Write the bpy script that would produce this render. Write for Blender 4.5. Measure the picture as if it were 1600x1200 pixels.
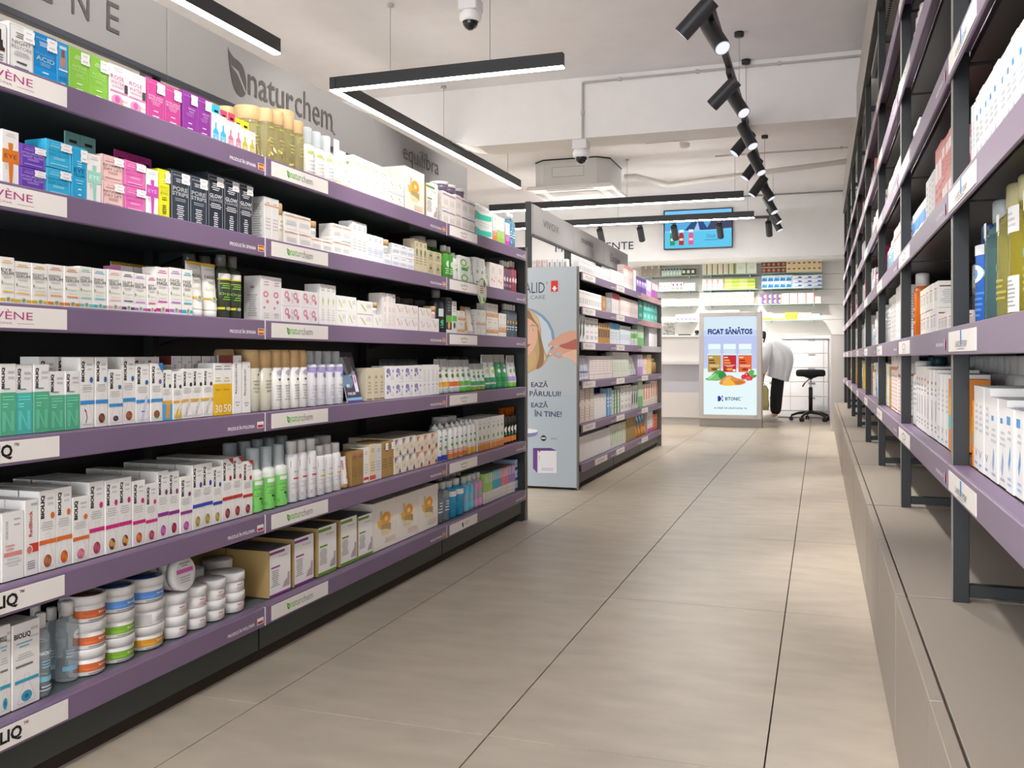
import bpy, math, random
from mathutils import Vector
for _o in list(bpy.data.objects):
    bpy.data.objects.remove(_o)
S = bpy.context.scene
COL = S.collection
# ---------------------------------------------------------------- camera, world, exposure
F, VPX, HY, CH = 1438.0, 1281.0, 559.0, 0.83          # focal length in px, aisle vanishing point, horizon, camera height
TH = math.atan((VPX - 800) / F)
CT, SN = math.cos(TH), math.sin(TH)
cam = bpy.data.cameras.new('camera')
camo = bpy.data.objects.new('camera', cam)
COL.objects.link(camo)
camo.location = (0, 0, CH)
camo.rotation_euler = (math.pi / 2, 0, TH)
cam.sensor_width = 36
cam.lens = 36 * F / 1600
cam.shift_y = (HY - 600) / 1600
cam.clip_start = 0.05
S.camera = camo
w = bpy.data.worlds.new('world')
S.world = w
w.use_nodes = True
w.node_tree.nodes['Background'].inputs[0].default_value = (0.93, 0.95, 1.0, 1)
w.node_tree.nodes['Background'].inputs[1].default_value = 6.0   # daylight through the open shop front behind the camera
S.view_settings.view_transform = 'Standard'
S.view_settings.look = 'None'
S.view_settings.exposure = 0.14
S.view_settings.gamma = 1
S.view_settings.use_curve_mapping = False
LED_STRENGTH = 42.0
SPOT_WATTS = 85.0
rnd = random.Random(11)
# ---------------------------------------------------------------- pixel <-> place on a known plane
def Yof(px, X):
    z = F * X / (CT * (px - VPX))
    return (z + X * SN) / CT
def Zof(px, py, X):
    return CH + (HY - py) * (F * X / (CT * (px - VPX))) / F
def Xof(px, Y):
    a = (px - VPX) * CT / F
    return a * Y * CT / (1 + a * SN)
def Zat(py, X, Y):
    return CH + (HY - py) * (Y * CT - X * SN) / F
# ---------------------------------------------------------------- materials
MATS = {}
def lin(h):
    c = [int(h[i:i + 2], 16) / 255 for i in (0, 2, 4)]
    return [x / 12.92 if x < .04045 else ((x + .055) / 1.055) ** 2.4 for x in c]
def mat(h, kind='paper'):
    k = (h, kind)
    if k in MATS:
        return MATS[k]
    m = bpy.data.materials.new(kind + '_' + h)
    m.use_nodes = True
    nt = m.node_tree
    b = nt.nodes['Principled BSDF']
    c = lin(h) + [1]
    b.inputs['Base Color'].default_value = c
    r = {'paper': .5, 'plastic': .32, 'gloss': .18, 'matte': .75, 'metal': .35, 'clear': .05, 'liquid': .06, 'emit': .5, 'powder': .45, 'cloth': .9, 'frost': .3}[kind] if kind in (
        'paper', 'plastic', 'gloss', 'matte', 'metal', 'clear', 'liquid', 'emit', 'powder', 'cloth', 'frost') else .5
    b.inputs['Roughness'].default_value = r
    if kind == 'paper':
        b.inputs['Specular IOR Level'].default_value = .3
    if kind == 'matte':
        b.inputs['Specular IOR Level'].default_value = .15
    if kind == 'metal':
        b.inputs['Metallic'].default_value = .8
    if kind in ('clear', 'liquid'):
        b.inputs['Transmission Weight'].default_value = .92 if kind == 'clear' else .75
        b.inputs['IOR'].default_value = 1.2 if kind == 'clear' else 1.12
    if kind == 'frost':
        b.inputs['Transmission Weight'].default_value = .55
        b.inputs['IOR'].default_value = 1.05
    if kind == 'emit':
        b.inputs['Emission Color'].default_value = c
        b.inputs['Emission Strength'].default_value = 1
    if kind in ('wood', 'kraft', 'paint', 'stone', 'cloth', 'powder'):
        tc = nt.nodes.new('ShaderNodeTexCoord')
        mp = nt.nodes.new('ShaderNodeMapping')
        nz = nt.nodes.new('ShaderNodeTexNoise')
        mx = nt.nodes.new('ShaderNodeMix')
        mx.data_type = 'RGBA'
        nt.links.new(tc.outputs['Object'], mp.inputs[0])
        nt.links.new(mp.outputs[0], nz.inputs['Vector'])
        sc, amt = {'wood': ((60, 60, 9), .13), 'kraft': ((120, 120, 120), .12), 'paint': ((1.3, 1.3, 1.3), .05), 'stone': ((1.1, 2.6, 1), .2), 'cloth': ((90, 90, 90), .1), 'powder': ((200, 200, 200), .1)}[kind]
        mp.inputs['Scale'].default_value = sc
        nz.inputs['Detail'].default_value = 6
        mx.inputs[6].default_value = c
        mx.inputs[7].default_value = [x * (1 - amt * 2) for x in c[:3]] + [1]
        nt.links.new(nz.outputs['Fac'], mx.inputs[0])
        nt.links.new(mx.outputs[2], b.inputs['Base Color'])
        b.inputs['Roughness'].default_value = {'wood': .55, 'kraft': .8, 'paint': .85, 'stone': .38, 'cloth': .9, 'powder': .45}[kind]
        if kind in ('paint', 'powder', 'stone'):
            bp = nt.nodes.new('ShaderNodeBump')
            n2 = nt.nodes.new('ShaderNodeTexNoise')
            n2.inputs['Scale'].default_value = {'paint': 6, 'powder': 700, 'stone': 30}[kind]
            n2.inputs['Detail'].default_value = 5
            nt.links.new(tc.outputs['Object'], n2.inputs['Vector'])
            bp.inputs['Strength'].default_value = {'paint': .12, 'powder': .05, 'stone': .03}[kind]
            bp.inputs['Distance'].default_value = .02 if kind == 'paint' else .004
            nt.links.new(n2.outputs['Fac'], bp.inputs['Height'])
            nt.links.new(bp.outputs[0], b.inputs['Normal'])
    MATS[k] = m
    return m
def emit(h, s):
    k = (h, s)
    if k not in MATS:
        m = bpy.data.materials.new('light_' + h)
        m.use_nodes = True
        nt = m.node_tree
        nt.nodes.remove(nt.nodes['Principled BSDF'])
        e = nt.nodes.new('ShaderNodeEmission')
        e.inputs[0].default_value = lin(h) + [1]
        e.inputs[1].default_value = s
        nt.links.new(e.outputs[0], nt.nodes['Material Output'].inputs[0])
        MATS[k] = m
    return MATS[k]
# ---------------------------------------------------------------- mesh builder
def _boxtopo():
    vs, idx = [], {}
    for sx in (-1, 1):
        for sy in (-1, 1):
            for sz in (-1, 1):
                for a in range(3):
                    idx[(sx, sy, sz, a)] = len(vs)
                    vs.append((sx, sy, sz, a))
    fs = []
    for a in range(3):
        b, c = (a + 1) % 3, (a + 2) % 3
        for s in (-1, 1):
            q = []
            for tb, tc in ((-1, -1), (1, -1), (1, 1), (-1, 1)):
                k = [0, 0, 0]
                k[a], k[b], k[c] = s, tb, tc
                q.append(idx[(*k, a)])
            fs.append(q if s > 0 else q[::-1])
        for s in (-1, 1):
            for t in (-1, 1):
                k0, k1 = [0, 0, 0], [0, 0, 0]
                k0[a], k0[b], k0[c] = s, t, -1
                k1[a], k1[b], k1[c] = s, t, 1
                q = [idx[(*k0, a)], idx[(*k0, b)], idx[(*k1, b)], idx[(*k1, a)]]
                fs.append(q if s * t > 0 else q[::-1])
    for sx in (-1, 1):
        for sy in (-1, 1):
            for sz in (-1, 1):
                q = [idx[(sx, sy, sz, a)] for a in range(3)]
                fs.append(q if sx * sy * sz > 0 else q[::-1])
    return vs, fs
BV, BF = _boxtopo()
TXT = {}
def text_mesh(s, bold=0):
    k = (s, bold)
    if k not in TXT:
        cu = bpy.data.curves.new('t', 'FONT')
        cu.body = s
        cu.resolution_u = 2
        cu.offset = bold
        o = bpy.data.objects.new('t', cu)
        me = o.to_mesh()
        v = [(x.co.x, x.co.y) for x in me.vertices]
        f = [tuple(p.vertices) for p in me.polygons]
        o.to_mesh_clear()
        bpy.data.objects.remove(o)
        bpy.data.curves.remove(cu)
        x0, x1 = min(a for a, _ in v), max(a for a, _ in v)
        y0, y1 = min(a for _, a in v), max(a for _, a in v)
        TXT[k] = ([((a - x0) / (x1 - x0) - .5, (b - y0) / (y1 - y0) - .5) for a, b in v], f)
    return TXT[k]
class MB:
    def __init__(s):
        s.v, s.f, s.m, s.sm, s.mats = [], [], [], [], []
    def mi(s, m):
        if m not in s.mats:
            s.mats.append(m)
        return s.mats.index(m)
    def add(s, vs, fs, m, smooth=False):
        n = len(s.v)
        k = s.mi(m)
        s.v += vs
        for f in fs:
            s.f.append([i + n for i in f])
            s.m.append(k)
            s.sm.append(smooth)
        return s
    def box(s, x0, y0, z0, x1, y1, z1, m, c=.0006):
        lo, hi = (x0, y0, z0), (x1, y1, z1)
        c = min(c, (x1 - x0) / 4, (y1 - y0) / 4, (z1 - z0) / 4)
        vs = []
        for e in BV:
            p = []
            for a in range(3):
                i = 0 if e[3] == a else c
                p.append(hi[a] - i if e[a] > 0 else lo[a] + i)
            vs.append(tuple(p))
        return s.add(vs, BF, m)
    def lathe(s, prof, m, cx=0, cy=0, z=0, seg=20, sy=1.0, ms=None):
        n = len(s.v)
        rings = []
        for r, h in prof:
            if r < 1e-6:
                rings.append([len(s.v)])
                s.v.append((cx, cy, z + h))
            else:
                rings.append(list(range(len(s.v), len(s.v) + seg)))
                for i in range(seg):
                    a = 2 * math.pi * i / seg
                    s.v.append((cx + r * math.cos(a), cy + r * sy * math.sin(a), z + h))
        for j in range(len(rings) - 1):
            A, B = rings[j], rings[j + 1]
            k = s.mi(ms[j] if ms else m)
            for i in range(seg):
                i2 = (i + 1) % seg
                if len(A) == 1 and len(B) == 1:
                    continue
                if len(A) == 1:
                    q = [A[0], B[i2], B[i]]
                elif len(B) == 1:
                    q = [A[i], A[i2], B[0]]
                else:
                    q = [A[i], A[i2], B[i2], B[i]]
                s.f.append(q)
                s.m.append(k)
                s.sm.append(True)
        return s
    def rod(s, p, q, r, m, seg=10, r2=None):
        p, q = Vector(p), Vector(q)
        d = (q - p).normalized()
        u = d.orthogonal().normalized()
        v = d.cross(u)
        r2 = r if r2 is None else r2
        vs = []
        for c, rr in ((p, r), (q, r2)):
            for i in range(seg):
                a = 2 * math.pi * i / seg
                vs.append(tuple(c + u * rr * math.cos(a) + v * rr * math.sin(a)))
        fs = [[i, (i + 1) % seg, seg + (i + 1) % seg, seg + i] for i in range(seg)]
        s.add(vs, fs, m, True)
        s.add(vs[:seg], [list(range(seg))[::-1]], m)
        s.add(vs[seg:], [list(range(seg))], m)
        return s
    def path(s, pts, r, m, seg=8):
        for a, b in zip(pts, pts[1:]):
            s.rod(a, b, r, m, seg)
        return s
    def art(s, els, fm, off=.0004, step=.00012, nu=1):
        for k, e in enumerate(els):
            o = off + step * k
            t = e[0]
            if t == 'R':
                _, u0, v0, u1, v1, c = e
                vs = []
                for i in range(nu + 1):
                    u = u0 + (u1 - u0) * i / nu
                    vs += [fm(u, v0, o), fm(u, v1, o)]
                s.add(vs, [[2 * i, 2 * i + 2, 2 * i + 3, 2 * i + 1] for i in range(nu)], mat(c))
            elif t == 'P':
                s.add([fm(u, v, o) for u, v in e[1]], [list(range(len(e[1])))], mat(e[2]))
            elif t == 'E':
                _, cu, cv, ru, rv, c = e
                vs = []
                for i in range(9):
                    x = -math.cos(i * math.pi / 8)
                    y = math.sin(i * math.pi / 8)
                    vs += [fm(cu + ru * x, cv - rv * y, o), fm(cu + ru * x, cv + rv * y, o)]
                s.add(vs, [[2 * i, 2 * i + 2, 2 * i + 3, 2 * i + 1] for i in range(8)], mat(c))
            elif t == 'O':
                _, cu, cv, ru, rv, th, c = e[:7]
                a0, a1 = (e[7], e[8]) if len(e) > 7 else (0, 360)
                n = 24
                vs = []
                for i in range(n + 1):
                    a = math.radians(a0 + (a1 - a0) * i / n)
                    for q in (1, 1 - th):
                        vs.append(fm(cu + ru * q * math.cos(a), cv + rv * q * math.sin(a), o))
                s.add(vs, [[2 * i, 2 * i + 2, 2 * i + 3, 2 * i + 1] for i in range(n)], mat(c))
            elif t == 'N':
                _, u0, v0, u1, v1, n, c = e
                rr = random.Random(int(u0 * 97 + v0 * 991 + n))
                for i in range(n):
                    v = v1 - (v1 - v0) * (i + .5) / n
                    hh = (v1 - v0) / n * .22
                    w = (u1 - u0) * (.55 + .45 * rr.random())
                    a = u0 + ((u1 - u0) - w) * (.5 if len(e) < 8 else 0)
                    vs = []
                    for q in range(nu + 1):
                        vs += [fm(a + w * q / nu, v - hh, o), fm(a + w * q / nu, v + hh, o)]
                    s.add(vs, [[2 * q, 2 * q + 2, 2 * q + 3, 2 * q + 1] for q in range(nu)], mat(c))
            elif t == 'T':
                _, tx, u, v, bw, bh, c = e[:7]
                rot = e[7] if len(e) > 7 else 0
                vv, ff = text_mesh(tx, e[8] if len(e) > 8 else 0)
                if rot:
                    vs = [fm(u - y * bw, v + x * bh, o) for x, y in vv]
                else:
                    vs = [fm(u + x * bw, v + y * bh, o) for x, y in vv]
                s.add(vs, [list(f) for f in ff], mat(c))
        return s
    def build(s, name):
        me = bpy.data.meshes.new(name)
        me.from_pydata(s.v, [], s.f)
        for m in s.mats:
            me.materials.append(m)
        me.polygons.foreach_set('material_index', s.m)
        me.polygons.foreach_set('use_smooth', s.sm)
        me.update()
        return me
def ob(name, me, parent=None, loc=None, rz=0):
    o = bpy.data.objects.new(name, me.build(name) if isinstance(me, MB) else me)
    COL.objects.link(o)
    if parent:
        o.parent = parent
    if loc:
        o.location = loc
    if rz:
        o.rotation_euler = (0, 0, rz)
    return o
def thing(name, label, cat, me=None, loc=(0, 0, 0), rz=0, group=None):
    o = ob(name, me, None, loc, rz)
    o['label'] = label
    o['category'] = cat
    if group:
        o['group'] = group
    return o
def struct(name, me, parent=None, loc=None):
    o = ob(name, me, parent, loc)
    if not parent:
        o['kind'] = 'structure'
    return o
def flat(w, h, x0=0, z0=0, y=0):                # front print on a plane that faces -y
    return lambda u, v, o: (x0 + u * w, y - o, z0 + v * h)
def R(u0, v0, u1, v1, c): return ('R', u0, v0, u1, v1, c)
def E(cu, cv, ru, rv, c): return ('E', cu, cv, ru, rv, c)
def P(p, c): return ('P', p, c)
def N(u0, v0, u1, v1, n, c): return ('N', u0, v0, u1, v1, n, c)
def T(s, u, v, bw, bh, c, rot=0, b=0): return ('T', s, u, v, bw, bh, c, rot, b)
def O(cu, cv, ru, rv, th, c, *a): return ('O', cu, cv, ru, rv, th, c, *a)
BLK = '16181a'

def smooth(pts, n=4):
    out = []
    L = len(pts)
    for i in range(L):
        p0, p1, p2, p3 = pts[i - 1], pts[i], pts[(i + 1) % L], pts[(i + 2) % L]
        for k in range(n):
            t = k / n
            out.append(tuple(.5 * (2 * p1[j] + (p2[j] - p0[j]) * t + (2 * p0[j] - 5 * p1[j] + 4 * p2[j] - p3[j]) * t * t + (3 * p1[j] - p0[j] - 3 * p2[j] + p3[j]) * t ** 3) for j in (0, 1)))
    return out
# ================================================================ setting
def boxmb(x0, y0, z0, x1, y1, z1, m, c=.001):
    return MB().box(x0, y0, z0, x1, y1, z1, m, c)
WHITE_WALL = mat('dcdad8', 'paint')
fl = struct('floor', boxmb(-4.6, -3, -.08, .68, 13.65, -.005, mat('463e36', 'matte')))
TX = [-.692 + .585 * k for k in range(-7, 3)]
TY = [1.90 + 1.23 * k for k in range(-1, 10)]
sm = mat('d3c6b2', 'stone')
_nt = sm.node_tree
for l in list(_nt.links):
    if l.from_node.type == 'TEX_COORD':
        _to = l.to_socket
        _g = _nt.nodes.get('Geometry') or _nt.nodes.new('ShaderNodeNewGeometry')
        _nt.links.new(_g.outputs['Position'], _to)
tile = boxmb(.0018, .0018, -.012, .5832, 1.2282, 0, sm, .0003).build('floor_tile')
for x in TX:
    for y in TY:
        ob('floor_tile', tile, fl, (x, y, 0))
ce = struct('ceiling', boxmb(-4.6, -3, 3.0, .68, 13.65, 3.1, mat('eeecef', 'paint')))
b = MB()
bx, by0, by1, bz = -2.62, 6.93, 7.25, 2.53
prof = [(.68, bz), (bx, bz), (bx - .22, bz + .05), (-3.9, 3.0), (.68, 3.0)]
v = [(x, by0, z) for x, z in prof] + [(x, by1, z) for x, z in prof]
b.add(v, [[0, 4, 3, 2, 1], [5, 6, 7, 8, 9]] + [[i, (i + 1) % 5, 5 + (i + 1) % 5, 5 + i] for i in range(5)], mat('efecea', 'paint'))
struct('trim_1', b)
struct('wall_right', boxmb(.68, -3, 0, .78, 13.65, 3.0, WHITE_WALL))
struct('wall_left', boxmb(-4.7, -3, 0, -4.6, 13.65, 3.0, mat('d8d3cc', 'paint')))
wb = struct('wall_back', boxmb(-4.6, 13.66, 0, .68, 13.76, 2.2, mat('8f8a86', 'matte')))
WZ = [1.155 + .2125 * k for k in range(6)]
ob('wall_panel', boxmb(-4.6, 13.63, 0, .68, 13.66, 1.15, mat('e6e2de', 'paint')), wb)
pan = boxmb(-4.6, 13.63, 0, .68, 13.66, .2085, mat('e9e6e2', 'paper'), .002).build('wall_panel')
for z in WZ[:5]:
    ob('wall_panel', pan, wb, (0, 0, z))
BK = 12.65
wu = struct('wall_back_upper', boxmb(-4.6, BK, 2.165, .68, 13.66, 3.0, mat('f0f0f0', 'paint')))
x0, x1 = Xof(868, BK), Xof(990, BK)
let = MB().art([T('MEDICAMENTE', .5, .5, 1, 1, '25303c')], flat(x1 - x0, .108, x0, 2.335, BK), off=.012)
ob('lettering', let, wu)
# thin surface conduits that run on the beam and ceiling
def pipe(name, label, pts, r, m='d9d6d3', cat='pipe'):
    base = pts[0]
    mb = MB()
    for a, c in zip(pts, pts[1:]):
        mb.rod([a[i] - base[i] for i in range(3)], [c[i] - base[i] for i in range(3)], r, mat(m, 'plastic'), 8)
    o = thing(name, label, cat, None, base)
    ob('run', mb, o)
    cl = MB()
    for a, c in zip(pts, pts[1:]):
        L = (Vector(c) - Vector(a)).length
        k = max(1, int(L / .55))
        for i in range(k):
            p = Vector(a).lerp(Vector(c), (i + .5) / k) - Vector(base)
            cl.box(p.x - .012, p.y - .012, p.z - .012, p.x + .012, p.y + .012, p.z + .014, mat('b9b5b1', 'plastic'))
    cl_o = ob('clip', cl, o)
    cl_o['kind'] = 'stuff'
    return o
xc = Xof(910, 6.91)
pipe('conduit', 'thin pale conduit along the top of the ceiling beam dropping to dome camera', [(.6, 6.915, 2.955), (xc, 6.915, 2.955), (xc, 6.915, 2.49)], .009, 'b5b0ac')
pipe('sprinkler_pipe', 'white sprinkler pipe under ceiling behind the beam', [(.66, 8.6, 2.87), (-1.55, 8.6, 2.85)], .014)
pipe('drain_pipe', 'thick white drain pipe running from the air conditioner', [(.66, 10.2, 2.905), (-1.6, 10.2, 2.74), (-1.95, 10.2, 2.86), (-2.08, 10.2, 2.86)], .03)
pipe('cable_conduit', 'thin white cable conduit across ceiling near the counter', [(.6, 9.45, 2.86), (-1.0, 9.45, 2.86)], .009, 'c9c5c2')
pipe('wall_conduit', 'grey conduit along the top of the counter wall', [(.6, BK - .015, 2.985), (-2.3, BK - .015, 2.985)], .008, '8d8c8c')
# ---------------------------------------------------------------- lamps
LED = emit('fffaf3', LED_STRENGTH)
BLACKP = mat('25272a', 'powder')
def led_seg(hm, dm, a, c, z0=2.5, wd=.042, hh=.085, glow=None):
    a, c = Vector((*a, 0)), Vector((*c, 0))
    d = (c - a).normalized()
    n = Vector((-d.y, d.x, 0))
    def prism(mb, w, za, zb, m):
        ps = [a + n * w / 2, a - n * w / 2, c - n * w / 2, c + n * w / 2]
        vs = [(p.x, p.y, za) for p in ps] + [(p.x, p.y, zb) for p in ps]
        mb.add(vs, [[0, 3, 2, 1], [4, 5, 6, 7]] + [[i, (i + 1) % 4, 4 + (i + 1) % 4, 4 + i][::-1] for i in range(4)], m)
    prism(hm, wd, z0 + .008, z0 + hh, BLACKP)
    prism(dm, wd * .92, z0, z0 + .0078, glow or LED)
LED_WIDE = emit('fffaf4', LED_STRENGTH * 2.2)
def pendant(label, segs, wires, glow=None):
    hm, dm = MB(), MB()
    o0 = segs[0][0]
    loc = (o0[0], o0[1], 2.5)
    for a, c in segs:
        led_seg(hm, dm, (a[0] - o0[0], a[1] - o0[1]), (c[0] - o0[0], c[1] - o0[1]), 0, glow=glow)
    o = thing('linear_pendant_lamp', label, 'lamp', None, loc)
    ob('housing', hm, o)
    ob('diffuser', dm, o)
    for x, y in wires:
        ob('suspension_wire', MB().rod((x - o0[0], y - o0[1], .07), (x - o0[0], y - o0[1], .5), .0022, mat('a9a6a3', 'metal'), 6).lathe([(0, .485), (.022, .485), (.022, .5), (0, .5)], mat('b5b1ae', 'plastic'), x - o0[0], y - o0[1]), o)
pendant('straight black linear lamp over left shelves cut by the top of picture', [((-2.94, -1.2), (-2.835, 4.40))], [(-2.85, 3.6), (-2.9, 1.0)])
pendant('angled black linear lamp with glowing underside over the middle left bays', [((-2.865, 5.12), (-1.40, 5.12)), ((-2.89, 5.10), (-2.82, 8.65))], [(-2.5, 5.12), (-1.85, 5.12), (-2.85, 6.8), (-2.82, 8.3)])
pendant('black linear lamp across the aisle, first of two before counter', [((-3.6, 9.95), (-.76, 9.95))], [(-.85, 9.95), (-2.0, 9.95)], LED_WIDE)
pendant('black linear lamp across the aisle, last one in front of screen', [((-4.4, 11.36), (-.747, 11.36))], [(-.82, 11.36), (-2.4, 11.36)], LED_WIDE)
pendant('unseen black linear lamp added behind the photographer to light near shelves', [((-2.8, -1.0), (-.6, -1.0))], [(-.9, -1.0), (-2.4, -1.0)])  # added lamp out of view, lights the near end of the aisle
pendant('unseen black linear lamp added over the left aisle as fill light', [((-3.7, .5), (-3.7, 9.0))], [(-3.7, 2.0), (-3.7, 7.0)])  # added fill lamp hidden by the gondola, bounces light onto the ceiling
TRX, TRZ = -.51, 2.54
t = thing('track_rail', 'black ceiling track rail with angled run along aisle and across counter', 'track', None, (TRX, 11.7, TRZ))
ob('rail', MB().box(-.017, -13, 0, .017, .017, .034, BLACKP), t)
ob('rail', MB().box(-3.4, -.017, 0, -.018, .017, .034, BLACKP), t)
for y in (1.5, 4.0, 6.3, 6.9, 9.3, 11.0):
    ob('suspension_wire', MB().rod((0, y - 11.7, .03), (0, y - 11.7, .46), .002, mat('9b9896', 'metal'), 6), t)
    ob('canopy', MB().lathe([(0, .43), (.03, .43), (.032, .437), (.032, .46), (0, .46)], BLACKP, 0, y - 11.7), t)
LENS = emit('e3e6f6', 1.1)
spot_n = 0
def spot(x, y, d, label, on=1.0):
    """a cylinder spotlight clipped under the rail, aimed along d"""
    d = Vector(d).normalized()
    o = thing('track_spotlight', label, 'spotlight', None, (x, y, TRZ), group='spotlights on the track')
    ob('adapter', MB().box(-.016, -.075, -.035, .016, .075, -.0005, BLACKP, .003), o)
    piv = Vector((0, .03, -.085))
    ob('stem', MB().rod((0, .03, -.035), piv, .011, BLACKP), o)
    a = piv - d * .05
    e = a + d * .2
    hd = MB().rod(a, e, .041, BLACKP, 20)
    u = d.orthogonal().normalized()
    vv = d.cross(u)
    ho = ob('head', hd, o)
    rim = MB()
    ring = []
    for i in range(20):
        an = 2 * math.pi * i / 20
        q = u * math.cos(an) + vv * math.sin(an)
        ring.append((e + d * .001 + q * .036, e + d * .001 + q * .0405))
    rim.add([tuple(p) for r in ring for p in r], [[2 * i, 2 * i + 1, (2 * i + 3) % 40, (2 * i + 2) % 40] for i in range(20)], mat('cfd2dc', 'metal'))
    ob('rim', rim, o)
    lm = MB().add([tuple(e + d * .0006 + (u * math.cos(2 * math.pi * i / 20) + vv * math.sin(2 * math.pi * i / 20)) * .036) for i in range(20)], [list(range(20))], LENS if on else mat('aab0c4', 'gloss'))
    ob('lens', lm, o)
    if on:
        L = bpy.data.lights.new('spot_beam', 'SPOT')
        L.energy = SPOT_WATTS * on
        L.spot_size = math.radians(62)
        L.spot_blend = .6
        L.shadow_soft_size = .04
        L.color = (1, .96, .91)
        lo = bpy.data.objects.new('spot_beam', L)
        COL.objects.link(lo)
        lo.parent = o
        lo.location = e + d * .03
        lo.rotation_euler = d.to_track_quat('-Z', 'Y').to_euler()
LF, RT = (-.62, .12, -.75), (.5, -.22, -.82)
SP = [(.2, (-.7, .4, -.75), 'added unseen track spotlight near the photographer, first'), (1.1, (.55, .2, -.8), 'added unseen track spotlight near the photographer, second'),  # unseen spots added at the near end to light the first bays
      (1.7, (-.75, .3, -.7), 'added unseen track spotlight above near shelves, aimed at left bay'), (2.9, (-.75, .1, -.7), 'added unseen track spotlight above near shelves, third from the entrance'), (3.2, (.5, .2, -.8), 'added unseen track spotlight above near shelves, aimed at cabinets'),
      (4.32, (-.72, .1, -.68), 'black spotlight aimed to left at the top of the picture'), (4.62, (.42, -.5, -.8), 'black spotlight with bright lens beside the topmost one'),
      (5.62, (-.72, .2, -.62), 'black spotlight tilted left with lens hidden, below the thick rail'), (5.86, (.42, -.4, -.75), 'black spotlight with lens showing under the thick rail'),
      (6.75, (.4, -.35, -.85), 'black spotlight just past the beam, tilted right'), (6.98, (-.6, -.2, -.75), 'black spotlight just past the beam, tilted left'),
      (7.72, (.4, -.3, -.85), 'black spotlight tilted right, second pair past the beam'), (7.94, (-.55, -.15, -.75), 'black spotlight tilted left, second pair past the beam'),
      (8.75, (-.55, -.1, -.8), 'black spotlight tilted left, third pair past the beam'), (8.98, (.5, -.1, -.8), 'black spotlight tilted right, third pair past the beam'),
      (9.85, (.45, -.25, -.85), 'black spotlight beside the end of first cross lamp'), (10.6, (.5, -.1, -.75), 'black spotlight above the end of last cross lamp'), (11.2, (.4, -.1, -.8), 'black spotlight at far end of the aisle rail')]
for y, d, lb in SP:
    spot(TRX, y, d, lb)
for px, nm in ((937, 'black counter spotlight half hidden behind the sign board'), (1000, 'black counter spotlight beside the wall lettering'), (1053, 'black counter spotlight hanging in front of screen, first'), (1124, 'black counter spotlight hanging in front of screen, second'), (1201, 'black counter spotlight at the corner of the rails')):
    spot(Xof(px, 11.7), 11.7, (.02, .72, -.69), nm, 1.7)
# ---------------------------------------------------------------- ceiling things
def dome(label, loc, s=1.0):
    o = thing('dome_camera', label, 'camera', None, loc)
    ob('mount_box', MB().box(-.055 * s, -.055 * s, 0, .055 * s, .055 * s, .07 * s, mat('d5d2d4', 'plastic'), .006), o)
    ob('housing', MB().lathe([(.05 * s, 0), (.062 * s, -.02 * s), (.058 * s, -.05 * s), (.045 * s, -.055 * s)], mat('e4e2e0', 'plastic')), o)
    ob('dome', MB().lathe([(.042 * s, -.054 * s), (.04 * s, -.072 * s), (.028 * s, -.09 * s), (.012 * s, -.099 * s), (0, -.1 * s)], mat('15171a', 'gloss')), o)
    return o
Yc = 4.75
d1 = dome('white dome camera hanging at the top edge above first lamps', (Xof(735, Yc), Yc, 2.74))
ob('drop_pole', MB().rod((0, 0, .07), (0, 0, .26), .03, mat('d5d2d4', 'plastic')), d1)
dome('white dome camera on the lower edge of the beam', (Xof(908, 6.85), 6.85, 2.42), 1.05)
ac = thing('air_conditioner', 'white ceiling cassette air conditioner behind the beam', 'air conditioner', None, (Xof(905, 10.1), 10.1, 2.66))
b = MB()
oc = [(-.42, -.3), (-.3, -.42), (.3, -.42), (.42, -.3), (.42, .3), (.3, .42), (-.3, .42), (-.42, .3)]
b.add([(x, y, .05) for x, y in oc] + [(x, y, .335) for x, y in oc], [[i, (i + 1) % 8, 8 + (i + 1) % 8, 8 + i] for i in range(8)] + [list(range(8, 16))], mat('dadad9', 'paper'))
ob('casing', b, ac)
ob('casing_rim', MB().add([(x * 1.012, y * 1.012, .325) for x, y in oc] + [(x * 1.012, y * 1.012, .339) for x, y in oc], [[i, (i + 1) % 8, 8 + (i + 1) % 8, 8 + i] for i in range(8)], mat('2e3134', 'matte')), ac)
ob('label_panel', MB().art([R(0, 0, 1, 1, 'a5a5a8'), R(.015, .05, .985, .95, 'dedede')], flat(.36, .11, -.2, .14, -.42)), ac)
ob('fascia', MB().box(-.475, -.475, 0, .475, .475, .045, mat('e6e4e1', 'plastic'), .015), ac)
ob('grille', MB().box(-.28, -.28, -.006, .28, .28, .0, mat('bdbbb8', 'plastic'), .004), ac)
for k in range(4):
    a = k * math.pi / 2
    l = MB().box(-.26, -.435, -.003, .26, -.375, -.0005, mat('8c8a88', 'plastic'))
    o = ob('air_flap', l, ac)
    o.rotation_euler = (0, 0, a)
sx = Xof(1070, 9.4)
thing('smoke_detector', 'small white smoke detector under the ceiling beside air conditioner', 'detector', MB().lathe([(0, -.05), (.03, -.05), (.05, -.03), (.052, 0)], mat('d8d5d2', 'plastic')), (sx, 9.4, 3.0))
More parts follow.
